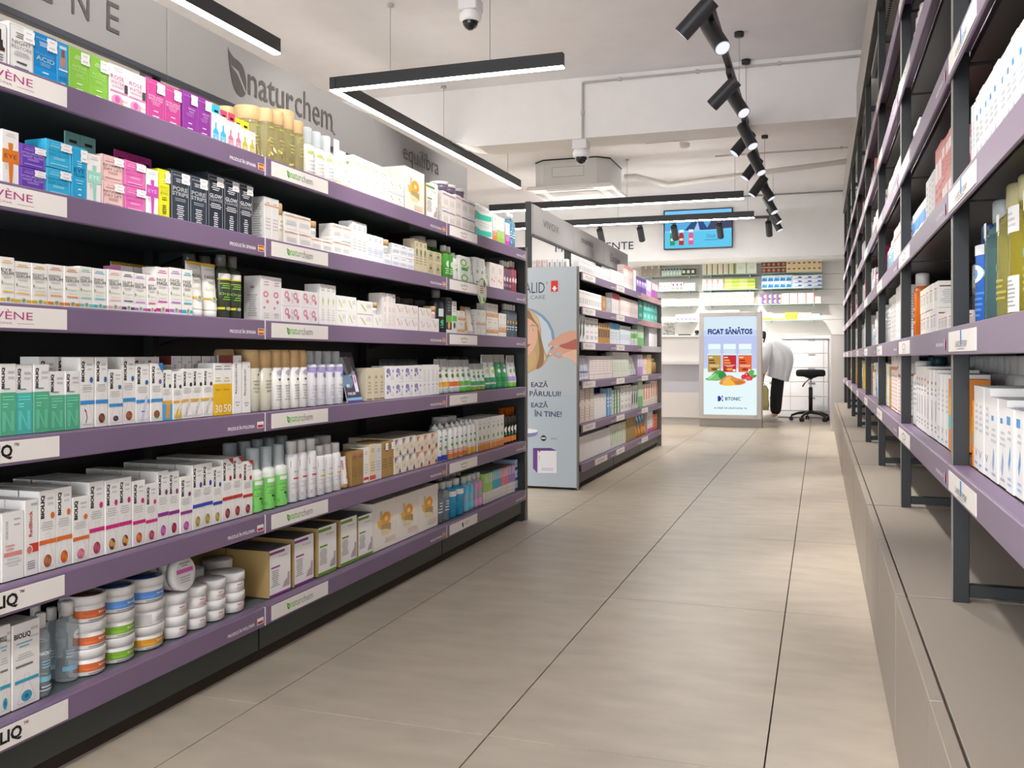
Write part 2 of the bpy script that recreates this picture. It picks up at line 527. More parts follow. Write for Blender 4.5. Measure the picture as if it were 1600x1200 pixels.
# tv
tx0, tx1 = Xof(1037, BK - .06), Xof(1145, BK - .06)
tz0, tz1 = Zat(388.5, (tx0 + tx1) / 2, BK - .06), Zat(326.5, (tx0 + tx1) / 2, BK - .06)
tw, tH = tx1 - tx0, tz1 - tz0
tv = thing('wall_screen', 'wide wall screen with blue advert above the glass shelves', 'screen', None, (tx0, BK, tz0))
ob('bezel', MB().box(0, -.06, 0, tw, -.02, tH, mat('14181c', 'plastic'), .004), tv)
ob('bracket', MB().box(tw * .35, -.02, tH * .3, tw * .65, 0, tH * .7, mat('222222', 'matte')), tv)
sc = MB()
_pm = mat
def emitart(mb, els, fm, **k):
    global mat
    mat = lambda c, kk='paper': emit(c, 1.0) if kk == 'paper' else _pm(c, kk)
    mb.art(els, fm, **k)
    mat = _pm
    return mb
def slim(x, c): return [R(x, .08, x + .075, .36, c), R(x + .008, .36, x + .067, .41, c), R(x + .003, .42, x + .072, .49, 'e8eef2'), R(x + .01, .2, x + .065, .26, 'f2d9c0')]
emitart(sc, [R(0, 0, 1, 1, '63c3e8'), R(0, .46, 1, 1, '5aa9dc'), R(0, .8, 1, 1, '79c2ee'), P([(.3, .46), (.42, .72), (.56, .74), (.66, .46)], '34507e'), P([(.62, .46), (.7, .7), (1, .74), (1, .5)], '4a4a66'), P([(.4, .74), (.9, .7), (.86, .82), (.45, .86)], '9a6f6a'), P([(.44, .46), (.5, .7), (.53, .46)], 'a9bfdf'), R(0, .44, 1, .465, '7fd3ee')]
        + slim(.08, '2f9a66') + slim(.215, 'b03a3a') + slim(.36, 'd9609a') + [T('Slab', .7, .3, .14, .1, '3f86b8'), N(.56, .17, .84, .22, 1, '4d90bd')], flat(tw - .03, tH - .03, .015, .015, -.0605), off=.0006)
ob('display', sc, tv)
# ================================================================ shelving
PUR = mat('806b89', 'powder')
SHELF = mat('5b6567', 'powder')
DARK = mat('1b1f20', 'powder')
PLIN = mat('343a38', 'powder')
GREYB = mat('8f8c8a', 'powder')
PLATE = 'ece6e0'
def shifted(mb, o):
    l = o.location
    mb.v = [(a - l[0], b - l[1], c - l[2]) for a, b, c in mb.v]
    return mb
def fL(y0, y1, z0, z1, X):            # a face that looks along +X, u runs along +Y
    return lambda u, v, o: (X + o, y0 + u * (y1 - y0), z0 + v * (z1 - z0))
def fR(y0, y1, z0, z1, X):            # a face that looks along -X, u runs along -Y (y0 is the far end)
    return lambda u, v, o: (X - o, y0 + u * (y1 - y0), z0 + v * (z1 - z0))
ZL = [1.319, 1.101, .879, .631, .356, .108]            # underside of the price rails, left gondolas
RH = .052
def leaf(c, u0=0, v0=0, su=1, sv=1):
    pts = [(0, 1), (.06, .93), (.3, .83), (.55, .8), (.8, .72), (.96, .5), (1, .28), (.94, .1), (.74, .0), (.5, .03), (.3, .15), (.15, .4), (.04, .75)]
    vein = [(.12, .62), (.5, .48), (.93, .12), (.96, .16), (.55, .56)]
    return [P(smooth([(u0 + a * su, v0 + b * sv) for a, b in pts]), c)], [(u0 + a * su, v0 + b * sv) for a, b in vein]
def flag(kind, f, mb):
    if kind == 'es':
        e = [R(0, 0, 1, 1, 'f4e9e4'), R(.08, .08, .92, .92, 'b8271f'), R(.08, .3, .92, .7, 'f3b53a')]
    elif kind == 'pl':
        e = [R(0, 0, 1, 1, 'f1edec'), R(.08, .1, .92, .5, 'bb2430')]
    elif kind == 'fr':
        e = [R(0, 0, .34, 1, '3a4aa0'), R(.34, 0, .67, 1, 'f1edec'), R(.67, 0, 1, 1, 'c23a4a')]
    else:
        e = [R(0, 0, 1, 1, 'f1edec'), R(.06, .08, .34, .92, '3f9a55'), R(.67, .08, .94, .92, 'c8414a')]
    mb.art(e, f, off=.0012)
def plate(X, y0, y1, z, kind, fac=fL):
    mb = MB()
    s = 1 if fac is fL else -1
    mb.box(min(X, X + s * .0012), min(y0, y1), z + .006, max(X, X + s * .0012), max(y0, y1), z + RH - .006, mat(PLATE, 'paper'), .0003)
    f = fac(y0, y1, z + .006, z + RH - .006, X + s * .0012)
    if kind == 'n':
        l, vn = leaf('4fae32', .245, .25, .055, .55)
        mb.art(l + [P(vn, PLATE), T('natur', .40, .5, .19, .42, '6fb557'), T('chem', .60, .53, .20, .5, '8d8d8a')], f)
    elif kind == 'b':
        mb.art([T('BIOVÈNE', .48, .62, .48, .46, 'b2447f'), T('BARCELONA', .44, .22, .25, .1, 'b2678f'), R(.6, .2, .73, .22, 'b2678f')], f)
    elif kind == 'q':
        mb.art([T('BIOLIQ', .487, .5, .32, .70, BLK, 0, .035), T('™', .675, .8, .035, .14, BLK)], f)
    elif kind == 'e':
        mb.art([T('equilibra', .5, .62, .26, .36, '5d9a80'), O(.5, .42, .1, .22, .25, 'bb3f55', 200, 340)], f)
    elif kind == 'l':
        l, vn = leaf('2c4a3a', .42, .2, .06, .6)
        mb.art(l + [N(.5, .3, .7, .7, 3, 'bdb8b4')], f)
    elif kind == 'r':
        mb.art([T('LA ROCHE POSAY', .5, .36, .42, .3, '55565a'), R(.475, .36, .52, 1.0, '4f8fd6'), P([(.475, .36), (.52, .36), (.497, .24)], '4f8fd6'), N(.33, .08, .66, .18, 1, '9b9ba0')], f)
    elif kind == 'c':
        mb.art([O(.5, .55, .14, .28, .22, '77777c'), N(.3, .08, .7, .2, 2, 'b5b5b8')], f)
    else:
        mb.art([T(kind, .5, .55, .55, .34, '8f8c8a'), N(.3, .12, .7, .3, 1, 'c2bebb')], f)
    return mb
def left_bay(y0, y1, label, plates, origins, head, shelf_pur=PUR, rails=(0, 1, 2, 3, 4, 5), step=0.0):
    t = thing('gondola_bay', label, 'shelving', None, (-1.62, (y0 + y1) / 2, 0), group='gondola bays along the aisle')
    def p(name, mb, par=None):
        return ob(name, shifted(mb, t), par or t)
    p('back_panel', boxmb(-1.80, y0, .05, -1.785, y1, 1.36, DARK))
    pg = MB()
    for k in range(6):
        pg.box(-1.7849, y0 + .03, ZL[k] - .075, -1.7835, y1 - .03, ZL[k] - .073, mat('2b3032', 'matte'))
    p('back_groove', pg)['kind'] = 'stuff'
    p('post', boxmb(-1.80, y1 - .036, 0, -1.7555, y1 - .0008, 1.80, DARK))
    for k, z in enumerate(ZL):
        zt = z + RH
        sh = p('shelf', boxmb(-1.784, y0 + .004, zt - .028, -1.448, y1 - .004, zt - .0025, SHELF, .002))
        for y in (y0 + .006, y1 - .012):
            br = MB()
            br.add([(-1.783, y, zt - .03), (-1.64, y, zt - .03), (-1.783, y, zt - .075), (-1.783, y + .004, zt - .03), (-1.64, y + .004, zt - .03), (-1.783, y + .004, zt - .075)], [[0, 1, 2], [3, 5, 4], [0, 3, 4, 1], [1, 4, 5, 2]], DARK)
            p('bracket', br, sh)
        a, c = y0 + .003, y1 - .003
        if k in rails:
            p('price_rail', MB().box(-1.425, a, z, -1.415, c, zt, shelf_pur if not isinstance(shelf_pur, dict) else shelf_pur.get(k, PUR), .0025).box(-1.4475, a, zt - .0035, -1.4255, c, zt - .0005, PUR, .001), sh)
            e = MB().box(-1.4265, c + .0003, z + .001, -1.4145, c + .0022, zt - .001, mat('e8e4e2', 'plastic'), .0004)
            p('end_trim', e, sh)
            if plates[k]:
                for kd, pa, pb in plates[k]:
                    p('name_plate', plate(-1.4148, pa, pb, z, kd), sh)
            if origins[k]:
                s, fg, ya, yb, fa, fb = origins[k]
                m = MB().art([T(s, .5, .5, 1, 1, 'f3eef0', 0, .02)], fL(ya, yb, z + .014, z + .025, -1.4148))
                flag(fg, fL(fa, fb, z + .012, z + .029, -1.4148), m)
                p('origin_mark', m, sh)
    p('plinth_panel', boxmb(-1.45, y0 + .002, .042, -1.435, y1 - .006, .112, PLIN, .001))
    p('toe_kick', boxmb(-1.48, y0, 0, -1.462, y1, .05, mat('3a322b', 'matte')))
    h = p('header_board', MB().box(-1.75, y0 + .0015, 1.622, -1.735, y1 - .0015, 1.812, GREYB, .001))
    p('header_rail', boxmb(-1.752, y0, 1.606, -1.732, y1, 1.6215, mat('3d3f47', 'powder')), h)
    if head:
        for els, ya, yb, za, zb in head:
            p('lettering' if len(head) < 5 else 'letter', MB().art(els, fL(ya, yb, za, zb, -1.7348), off=.002), h)
    return t
GL = '504d4a'
b1, b2, b3, b4 = .86, 2.14, 3.41, 4.452
SP_, PO_ = 'PRODUS ÎN SPANIA', 'PRODUS ÎN POLONIA'
o1s, o1p = (SP_, 'es', 1.98, 2.094, 2.102, 2.130), (PO_, 'pl', 1.972, 2.088, 2.098, 2.128)
o1 = [o1s, o1s, o1s, o1p, o1p, o1p]
p1 = [[('b', 1.148, 1.449)]] * 3 + [[('q', 1.115, 1.43)], [('q', 1.125, 1.443)], [('q', 1.135, 1.452)]]
hd1 = [([T(ch, .5, .5, 1, 1, GL)], yy - .026 * wq, yy + .026 * wq, 1.672, 1.748 + (.018 if ch == 'È' else 0)) for ch, yy, wq in zip('BIOVÈNE', (1.27, 1.375, 1.485, 1.60, 1.71, 1.82, 1.93), (.9, .12, 1.3, 1.15, .85, 1.1, .85))]
left_bay(b1, b2, 'near purple shelving bay with serif sign lettering on its header', p1, o1, hd1)
p2 = [[('n', 2.166, 2.469)]] * 6
o2 = [(SP_, 'es', 3.245, 3.355, 3.362, 3.392)] * 6
l, vn = leaf(GL, 0, 0, 1, 1)
hd2 = [(l + [P(vn, '8f8c8a')], 2.417, 2.513, 1.655, 1.79), ([T('natur', .5, .5, 1, 1, GL, 0, .008)], 2.522, 2.79, 1.672, 1.752), ([T('chem', .5, .5, 1, 1, GL)], 2.80, 3.06, 1.676, 1.775), ([O(.5, .5, .5, .5, .4, GL, 180, 300)], 3.065, 3.085, 1.668, 1.70)]
left_bay(b2, b3, 'middle purple shelving bay with leaf emblem on its header', p2, o2, hd2)
p3 = [[('e', 3.437, 3.75)]] * 5 + [[('l', 3.437, 3.75)]]
o3 = [('PRODUS ÎN ITALIA', 'it', 4.30, 4.40, 4.408, 4.43)] * 5 + [(SP_, 'es', 4.29, 4.40, 4.408, 4.43)]
hd3 = [([T('equilibra', .5, .5, 1, 1, GL)], 3.674, 4.075, 1.68, 1.778), ([O(.5, 1, .5, .9, .12, GL, 190, 345)], 3.70, 4.10, 1.632, 1.672)]
gb3 = left_bay(b3, b4, 'end purple shelving bay with smile emblem on header', p3, o3, hd3)
ob('end_panel', shifted(MB().box(-1.80, b4 + .02, 0, -1.428, b4 + .045, 1.395, mat('2a2e2e', 'powder'), .002).box(-1.4279, b4 + .018, 0, -1.42, b4 + .047, 1.395, mat('6b665f', 'powder'), .001), gb3), gb3)  # thin grey-brown strip paints the lit front edge of the dark panel
ob('foot', shifted(boxmb(-1.50, b4 - .012, 0, -1.43, b4 + .018, .30, mat('2a2e2e', 'powder')), gb3), gb3)
ob('brace', shifted(MB().rod((-1.76, b4 + .03, 1.40), (-1.76, b4 - .16, 1.56), .012, DARK).rod((-1.76, b4 + .0, 1.55), (-1.76, b4 - .5, 1.55), .012, DARK), gb3), gb3)
# the second gondola beyond the cross aisle
g0 = 5.615
gs = [g0, g0 + 1.02, g0 + 2.03, g0 + 3.05]
PINK = mat('b98d92', 'powder')
GREYR = mat('b5b0b4', 'powder')
pl_a = [[('ELID', gs[0] + .02, gs[0] + .36)]] * 5 + [[('REVALID', gs[0] + .35, gs[0] + .72)]]
pl_b = [[('med', gs[1] + .01, gs[1] + .30)]] * 6
pl_c = [None, None, None] + [[('lirene', gs[2] + .01, gs[2] + .30)]] * 3
def og(y1): return [('PRODUS ÎN ROMÂNIA', 'it', y1 - .17, y1 - .05, y1 - .04, y1 - .015)] * 6
v1 = Yof(829, -1.735)
hd_a = [([T('VIVOX', .5, .5, 1, 1, GL)], 5.83, 6.22, 1.695, 1.745)]
hd_b = [([T('numis', .5, .5, 1, 1, GL, 0, .02)], 6.86, 7.24, 1.715, 1.762), ([T('med', .5, .5, 1, 1, '8f8b87')], 7.03, 7.27, 1.655, 1.70)]
hd_c = [([T('Lirene', .5, .5, 1, 1, GL)], 7.9, 8.28, 1.675, 1.745)]
ga = left_bay(gs[0], gs[1], 'first purple shelving bay past the blue poster panel', pl_a, og(gs[1]), hd_a)
gb_ = left_bay(gs[1], gs[2], 'second purple shelving bay past the blue poster panel', pl_b, og(gs[2]), hd_b)
gc = left_bay(gs[2], gs[3], 'last purple shelving bay before the counter', pl_c, og(gs[3]), hd_c, {0: PINK, 1: PINK, 2: GREYR})
ob('end_panel', shifted(boxmb(-1.80, gs[3] + .02, 0, -1.42, gs[3] + .045, 1.395, mat('8d8985', 'powder')), gc), gc)
ob('corner_post', shifted(boxmb(-1.79, g0 + .002, 1.40, -1.754, g0 + .035, 1.83, DARK), ga), ga)
# poster panel
PX0, PX1, PZ0, PZ1 = -2.06, -1.442, .016, 1.402
t = thing('poster_panel', 'pale blue end panel poster with round portrait of a blonde woman', 'poster', None, ((PX0 + PX1) / 2, g0 - .02, 0))
ob('panel', MB().box(PX0 - t.location[0], -.012, PZ0, PX1 - t.location[0], .012, PZ1, mat('b5bfc6', 'paper'), .001), t)
ob('edge_trim', MB().box(PX1 - t.location[0] + .0003, -.014, 0, PX1 - t.location[0] + .012, .014, PZ1, mat('7d7a74', 'powder'), .001), t)
pw, ph = PX1 - PX0, PZ1 - PZ0
def pu(px): return (Xof(px, g0 - .032) - PX0) / pw
def pv(py): return (Zat(py, -1.6, g0 - .032) - PZ0) / ph
TX_ = '4b4a76'
skin, hair, hair2 = 'dcae98', 'bfa071', '94734c'
cu, cv = pu(806), pv(530)
ru, rv = pu(867) - cu, pv(477) - pv(530)
def hq(pts): return [(pu(a), pv(b_)) for a, b_ in pts]
def hp(pts): return smooth([(pu(a), pv(b_)) for a, b_ in pts])
els = [R(0, 0, 1, 1, 'b9c2c8'), R(0, 0, 1, .42, 'b3bfc9'),
       T('REVALID', pu(823), pv(449), pu(851) - pu(795), pv(440) - pv(457), '3f4560'), T('®', pu(855), pv(442), .018, .012, '3f4560'),
       R(pu(861), pv(456), pu(872), pv(438.5), 'd8362f'), R(pu(865), pv(454.5), pu(868), pv(447), 'f3efee'), R(pu(863.2), pv(451.7), pu(869.8), pv(449.5), 'f3efee'),
       T('HAIR CARE', pu(828), pv(464), pu(852) - pu(804), pv(461) - pv(467), '6d7488'),
       E(cu, cv, ru * 1.0, rv * 1.0, 'c4d2dc'), O(cu, cv, ru, rv, .07, '7d9db8'),
       P(hp([(806, 478), (822, 480), (838, 492), (845, 510), (846, 528), (850, 545), (855, 560), (848, 572), (836, 578), (806, 582)]), hair),
       P(hp([(806, 492), (820, 490), (834, 500), (840, 518), (838, 535), (832, 548), (824, 556), (806, 562)]), skin),
       P(hp([(806, 478), (820, 481), (834, 493), (842, 512), (836, 505), (824, 496), (806, 492)]), hair2),
       P(hp([(828, 484), (840, 497), (845, 516), (841, 508), (834, 498)]), 'd3b98c'), P(hp([(842, 524), (848, 545), (853, 560), (849, 562), (845, 545)]), 'd6bf94'), P(hp([(840, 515), (846, 530), (850, 552), (848, 570), (838, 576), (843, 552)]), hair2),
       P(hp([(826, 556), (834, 548), (838, 560), (832, 576), (822, 580)]), 'c7a878'),
       E(pu(833), pv(515), .012, .006, 'f2e6e0'), E(pu(833), pv(515), .006, .0058, '4d4a55'), P(hp([(827, 510), (833, 507), (838, 510), (833, 508.6)]), hair2),
       P(hp([(812, 515), (817, 531), (820, 535), (814, 537), (811, 533)]), 'd39c84'),
       P(hp([(812, 542), (820, 540), (829, 537), (826, 541), (818, 546), (812, 546)]), 'b0495a'),
       P(hp([(902, 520), (880, 521), (869, 528), (858, 536), (857, 542), (868, 540), (873, 542), (862, 546), (856, 552), (862, 556), (871, 549), (878, 553), (872, 556), (868, 554), (866, 556), (874, 560), (884, 556), (893, 562), (902, 568)]), 'd9a68e'),
       P(hp([(902, 530), (885, 536), (874, 540), (884, 545), (902, 545)]), 'b4695a'), P(hp([(902, 548), (888, 550), (878, 556), (893, 562), (902, 568)]), 'e6bda6'),
       E(pu(861), pv(541), .012, .004, 'eacbc0'), E(pu(860), pv(553), .012, .004, 'eacbc0'),
       T('EAZĂ', pu(843), pv(600), pu(856) - pu(830), pv(595) - pv(605), TX_, 0, .015), T('PĂRULUI!', pu(852), pv(614), pu(877) - pu(828), pv(608) - pv(619), TX_, 0, .015),
       T('EAZĂ', pu(843), pv(632), pu(856) - pu(830), pv(627) - pv(637), TX_, 0, .015), T('ÎN TINE!', pu(856), pv(646), pu(877) - pu(834), pv(640) - pv(651), TX_, 0, .015),
       E(pu(849.5), pv(685), .03, .0135, '22242a'), T('ewo', pu(849.5), pv(685), .045, .008, 'eef0f2', 0, .03), T('pharma', pu(866), pv(685.5), .063, .011, '5d6470'),
       P(hp([(820, 675), (838, 673), (838, 681), (820, 684)]), '7d83ad'), P(hp([(820, 671), (838, 672), (838, 676), (820, 678)]), 'e6e9ee'),
       P(hq([(833, 701), (861, 700), (870, 704), (840, 705)]), '5a3f7d'), P(hq([(833, 701), (840, 705), (840, 740), (833, 733)]), '6d3f8c'), P(hq([(840, 705), (870, 704), (870, 739), (840, 740)]), 'e3e4ea'),
       T('REVALID', pu(843), pv(716), .011, .055, '6d3f8c', 90), R(pu(842), pv(707), pu(844.5), pv(704.5), 'd8362f'), N(pu(843), pv(736), pu(868), pv(731), 2, 'b7b9c4')]
# vertical box word is stretched along its reading direction
m = MB()
for i, e in enumerate(els):
    if e[0] == 'T' and e[7] == 90:
        vv, ff = text_mesh(e[1])
        fm = flat(pw, ph, PX0 - t.location[0], PZ0, -.0122)
        m.add([fm(e[2] + y * e[4] * 1.0, e[3] - x * e[5] * .33, .003) for x, y in vv], [list(f) for f in ff], mat(e[6]))
    else:
        m.art([e], flat(pw, ph, PX0 - t.location[0], PZ0, -.0122), off=.0002 + .00006 * i)
ob('print', m, t)
# ---------------------------------------------------------------- right wall shelving and low cabinets
ZR = [.554, .836, 1.120, 1.401, 1.682, 1.962]
RHR = .056
PY = [.84 + 1.2645 * k for k in range(9)]
PURR = mat('8d7d92', 'powder')
CAB = mat('a1968a', 'powder')
order = ['first', 'second', 'third', 'fourth', 'fifth', 'sixth', 'seventh', 'eighth']
for i in range(8):
    y0, y1 = PY[i], PY[i + 1]
    t = thing('shelving_bay', f'tall black framed wall shelving with mauve rails, {order[i]} bay from photographer', 'shelving', None, (.45, (y0 + y1) / 2, .328), group='wall shelving bays on the right')
    def p(name, mb, par=None):
        return ob(name, shifted(mb, t), par or t)
    POST = mat('1d2021', 'powder')
    for yy in ((y0 + .025, y1) if i == 0 else (y1,)):
        p('post', MB().box(.26, yy - .0245, .328, .29, yy - .0005, 2.76, POST, .001).box(.2585, yy - .0235, .33, .26, yy - .0015, 2.75, mat('8a8680', 'powder'), .0003))  # lit front face of the black post put into colour as a grey strip
        p('rear_post', boxmb(.60, yy - .0245, .328, .625, yy - .0005, 2.70, POST))
        p('cross_bar', boxmb(.2902, yy - .0235, 2.30, .5998, yy - .0015, 2.33, POST))
        p('cross_bar', boxmb(.2902, yy - .0235, .34, .5998, yy - .0015, .365, POST))
    p('back_panel', MB().box(.627, y0, .33, .64, y1, 2.1, mat('3b3634', 'powder')))
    g = MB()
    for k in range(17):
        g.box(.6255, y0, .40 + k * .1, .6268, y1, .404 + k * .1, mat('151414', 'matte'))
    p('back_groove', g)['kind'] = 'stuff'
    p('header_board', MB().box(.246, y0, 2.46, .258, y1 - .004, 2.74, mat('b9b4ae', 'powder')).box(.246, y0, 2.445, .275, y1 - .004, 2.4595, mat('3b3733', 'powder')))
    for k, z in enumerate(ZR):
        zt = z + RHR
        sh = p('shelf', boxmb(.291, y0 + .001, zt - .024, .599, y1 - .026, zt - .003, mat('4a4744', 'powder'), .001))
        p('price_rail', MB().box(.2515, y0 + .002, z, .2575, y1 - .008, zt, PURR, .002).box(.2577, y0 + .001, zt - .0035, .2905, y1 - .026, zt - .0005, PUR, .001), sh)
        far = y1 - .012
        if i == 0:
            p('name_plate', plate(.2513, far - .02, far - .37, z, 'r', fR), sh)
        elif i == 1:
            p('name_plate', plate(.2513, far - .03, far - .42, z, 'c', fR), sh)
        else:
            p('name_plate', plate(.2513, far - .03, far - .40, z, 'derma' if (i + k) % 2 else 'vita', fR), sh)
        m = MB().art([T('PRODUS ÎN FRANȚA', .5, .5, 1, 1, 'f3eef0', 0, .02)], fR(y0 + .19, y0 + .06, z + .016, z + .028, .2513))
        flag('fr', fR(y0 + .05, y0 + .02, z + .012, z + .034, .2513), m)
        p('origin_mark', m, sh)
    c = thing('low_cabinet', f'taupe low cabinet under the wall shelving, {order[i]} from photographer', 'cabinet', None, (.41, (y0 + y1) / 2, 0), group='low cabinets on the right')
    h = .328
    a, e = y0 + .007, y1 - .007
    ob('carcass', shifted(MB().box(.176, a, .02, .66, e, h, CAB, .001), c), c)
    ob('plinth', shifted(MB().box(.19, a, 0, .66, e, .0195, mat('4a443d', 'matte')), c), c)
    mid = (a + e) / 2
    for u, v in ((a, mid - .0015), (mid + .0015, e)):
        ob('door', shifted(MB().box(.152, u, .004, .172, v, h, CAB, .0012), c), c)
# perforated cable tray above the right shelving
t = thing('cable_tray', 'pale perforated cable tray hung along right wall above shelves', 'cable tray', None, (.44, 5.5, 2.79))
m = MB().box(-.10, -7.5, 0, .10, 5.2, .004, mat('c9c6c3', 'powder')).box(-.10, -7.5, .004, -.096, 5.2, .05, mat('c9c6c3', 'powder')).box(.096, -7.5, .004, .10, 5.2, .05, mat('c9c6c3', 'powder'))
ob('channel', m, t)
m = MB()
hm = mat('2b2b2c', 'matte')
for k in range(250):
    y = -4.5 + k * .038
    for x in (-.075, -.02, .04):
        if x == -.075 or k % 2:
            m.add([(x, y, -.0006), (x + .014, y, -.0006), (x + .014, y + .02, -.0006), (x, y + .02, -.0006)], [[0, 1, 2, 3]], hm)
ob('perforation', m, t)['kind'] = 'stuff'
for y in (-4, -2, 0, 2, 4.5):
    ob('hanger', MB().rod((0, y, .004), (0, y, .208), .004, mat('a9a6a3', 'metal'), 6), t)
# ---------------------------------------------------------------- counter zone
CW = mat('dcd8d6', 'plastic')
CY = 11.55
t = thing('counter', 'long white pharmacy counter with a raised back panel and ledge', 'counter', None, (-2.2, CY + .3, 0))
def p(name, mb, par=None): return ob(name, shifted(mb, t), par or t)
p('plinth', boxmb(-3.8, CY + .04, 0, -.69, CY + .6, .085, mat('c9c5c4', 'plastic')))
p('lower_panel', boxmb(-3.8, CY, .0855, -.69, CY + .6, .40, CW, .003))
p('recess_panel', boxmb(-3.8, CY + .12, .4005, -.69, CY + .6, .745, mat('c8c6cf', 'plastic')))
p('ledge', boxmb(-3.8, CY - .07, .7455, -.69, CY + .6, .785, CW, .003))
p('raised_panel', boxmb(-3.8, CY + .10, .7855, -.69, CY + .5, 1.09, CW, .003))
p('top', boxmb(-3.8, CY + .06, 1.0905, -.69, CY + .52, 1.11, mat('efecea', 'plastic'), .003))
# lit advert box
BX0, BX1, BY = -1.385, -.655, 11.26
t = thing('advert_lightbox', 'tall lit advert box with three pill bottles fixed to counter end', 'advert', None, ((BX0 + BX1) / 2, BY, 0))
bw, bh0, bh1 = BX1 - BX0, .098, 1.375
fr = mat('c7c2bf', 'plastic')
ox = -bw / 2
ob('base', MB().box(ox, .06, 0, -ox + .0, .21, bh0 - .0005, mat('b3afae', 'plastic')), t)
m = MB()
sw = .055
m.box(ox, 0, bh0, ox + sw, .21, bh1, fr, .004).box(-ox - sw, 0, bh0, -ox, .21, bh1, fr, .004).box(ox + sw, 0, bh0, -ox - sw, .21, bh0 + .05, fr, .004).box(ox + sw, 0, bh1 - .05, -ox - sw, .21, bh1, fr, .004)
ob('frame', m, t)
def pill(x, c, c2):
    k = 1.72
    q = [('R', x - .075 * k, .425, x + .075 * k, .625, 'd5e4ea'), ('R', x - .062 * k, .62, x + .062 * k, .665, 'c9dde6'), ('R', x - .068 * k, .66, x + .068 * k, .72, 'e6f2f6'), ('R', x - .07 * k, .655, x + .07 * k, .668, 'c5d8e2'), ('R', x - .072 * k, .435, x + .072 * k, .605, c)]
    q += [('R', x - .062 * k, .578, x - .02 * k, .588, 'f2ede6'), ('R', x - .062 * k, .546, x - .0 * k, .562, c2), ('R', x - .062 * k, .52, x + .012 * k, .535, c2), N(x - .06 * k, .485, x + .06 * k, .51, 2, 'e9d9c2'), E(x, .462, .035 * k, .013, c2), E(x + .05 * k, .452, .018 * k, .012, 'f0e6df')]
    return q
els = [R(0, 0, 1, 1, 'dcecf2'), R(0, .47, 1, .8, 'b9c3ea'), R(0, .8, 1, .86, 'c3d0ec'), R(0, .86, 1, 1, 'd3e3ee'), R(0, 0, 1, .47, 'deeff2'),
       T('FICAT SĂNĂTOS', .5, .855, .84, .075, '2b3a78', 0, .045)]
els += pill(.205, 'b5954f', '6b4f28') + pill(.495, 'c0313b', 'e6a33d') + pill(.785, 'e0673a', '9a3526')
els += [P(smooth([(.03, .36), (.12, .385), (.2, .43), (.3, .455), (.4, .43), (.43, .38), (.34, .355), (.2, .345)]), '4f9a55'), P(smooth([(.05, .35), (.15, .4), (.27, .41), (.38, .38), (.25, .352)]), '7dbd70'), P(smooth([(.28, .4), (.35, .44), (.43, .41), (.42, .37), (.33, .365)]), '3c8a4a'), P(smooth([(.08, .365), (.2, .415), (.24, .42), (.14, .37)]), 'a5d595'),
        P(smooth([(.3, .315), (.34, .36), (.44, .395), (.52, .40), (.62, .375), (.74, .36), (.8, .33), (.7, .305), (.5, .30), (.38, .30)]), 'd98f4f'), P(smooth([(.36, .33), (.44, .38), (.52, .385), (.5, .35), (.42, .32)]), 'e8b07a'), P(smooth([(.56, .33), (.68, .35), (.77, .33), (.66, .31)]), 'c8763a'), P(smooth([(.36, .302), (.42, .34), (.48, .36), (.55, .34), (.6, .305), (.48, .295)]), 'f0b83d'),
        E(.76, .385, .05, .026, 'd8404a'), E(.88, .375, .05, .026, 'd8404a'), E(.82, .405, .05, .026, 'c02c3c'), E(.84, .37, .045, .024, 'e2585e'), E(.81, .41, .016, .009, 'f0a0a0'), P(smooth([(.85, .42), (.88, .455), (.95, .45), (.94, .41), (.89, .395)]), '5fae5a'), P(smooth([(.91, .395), (.96, .41), (1.0, .40), (.97, .38), (.93, .377)]), '4f9a55'),
        P([(.27, .135), (.27, .19), (.31, .19), (.345, .163), (.31, .135)], '3b3790'), E(.355, .185, .014, .009, '3b3790'), E(.36, .145, .014, .009, '3b3790'), E(.365, .165, .009, .006, '8f5fb0'),
        T('B!TONIC', .555, .163, .29, .036, '33406f', 0, .025), T('®', .73, .18, .02, .012, '33406f'), T('AI GRIJĂ DE SĂNĂTATEA TA', .51, .068, .62, .026, '4a5560', 0, .02)]
m = MB()
emitart(m, els, flat(bw - 2 * sw, bh1 - bh0 - .1, ox + sw, bh0 + .05, .006), off=.0, step=.00006)
ob('lit_poster', m, t)
# things standing on the counter
t = thing('acrylic_bin', 'clear acrylic bin of wrapped sweets on the counter', 'bin', None, (Xof(1045, 11.8), 11.8, 1.1105))
acr = mat('f4f6f6', 'clear')
m = MB().box(-.085, -.09, 0, -.082, .09, .2, acr).box(.082, -.09, 0, .085, .09, .2, acr).box(-.082, -.09, 0, .082, -.087, .2, acr).box(-.082, .087, 0, .082, .09, .2, acr).box(-.082, -.087, 0, .082, .087, .003, acr)
ob('walls', m, t)
m = MB()
r2 = random.Random(4)
for k in range(110):
    a = r2.random() * 6.28
    x, y, z = r2.uniform(-.066, .066), r2.uniform(-.07, .07), r2.uniform(.012, .165)
    m.lathe([(0, -.008), (.011, -.003), (.011, .003), (0, .008)], mat(r2.choice(['d9b36a', 'e8e4da', '7a5a40', 'c9c2b5', '8c6aa0', 'e0cfa0', 'b99a5a']), 'gloss'), x, y, z, 7)
o = thing('wrapped_sweets', 'mixed gold, white and brown wrapped sweets heaped in bin', 'sweets', m, (Xof(1045, 11.8), 11.8, 1.1135))
o['kind'] = 'stuff'
t = thing('card_tray', 'thin dark document tray lying on the counter top', 'tray', None, (Xof(1072, 11.75), 11.75, 1.1105))
ob('tray', MB().box(-.09, -.05, 0, .06, .08, .012, mat('3b3b3f', 'plastic'), .004), t)
ob('lip', MB().box(-.09, -.056, 0, .06, -.0505, .016, mat('2a2a2e', 'plastic'), .002), t)
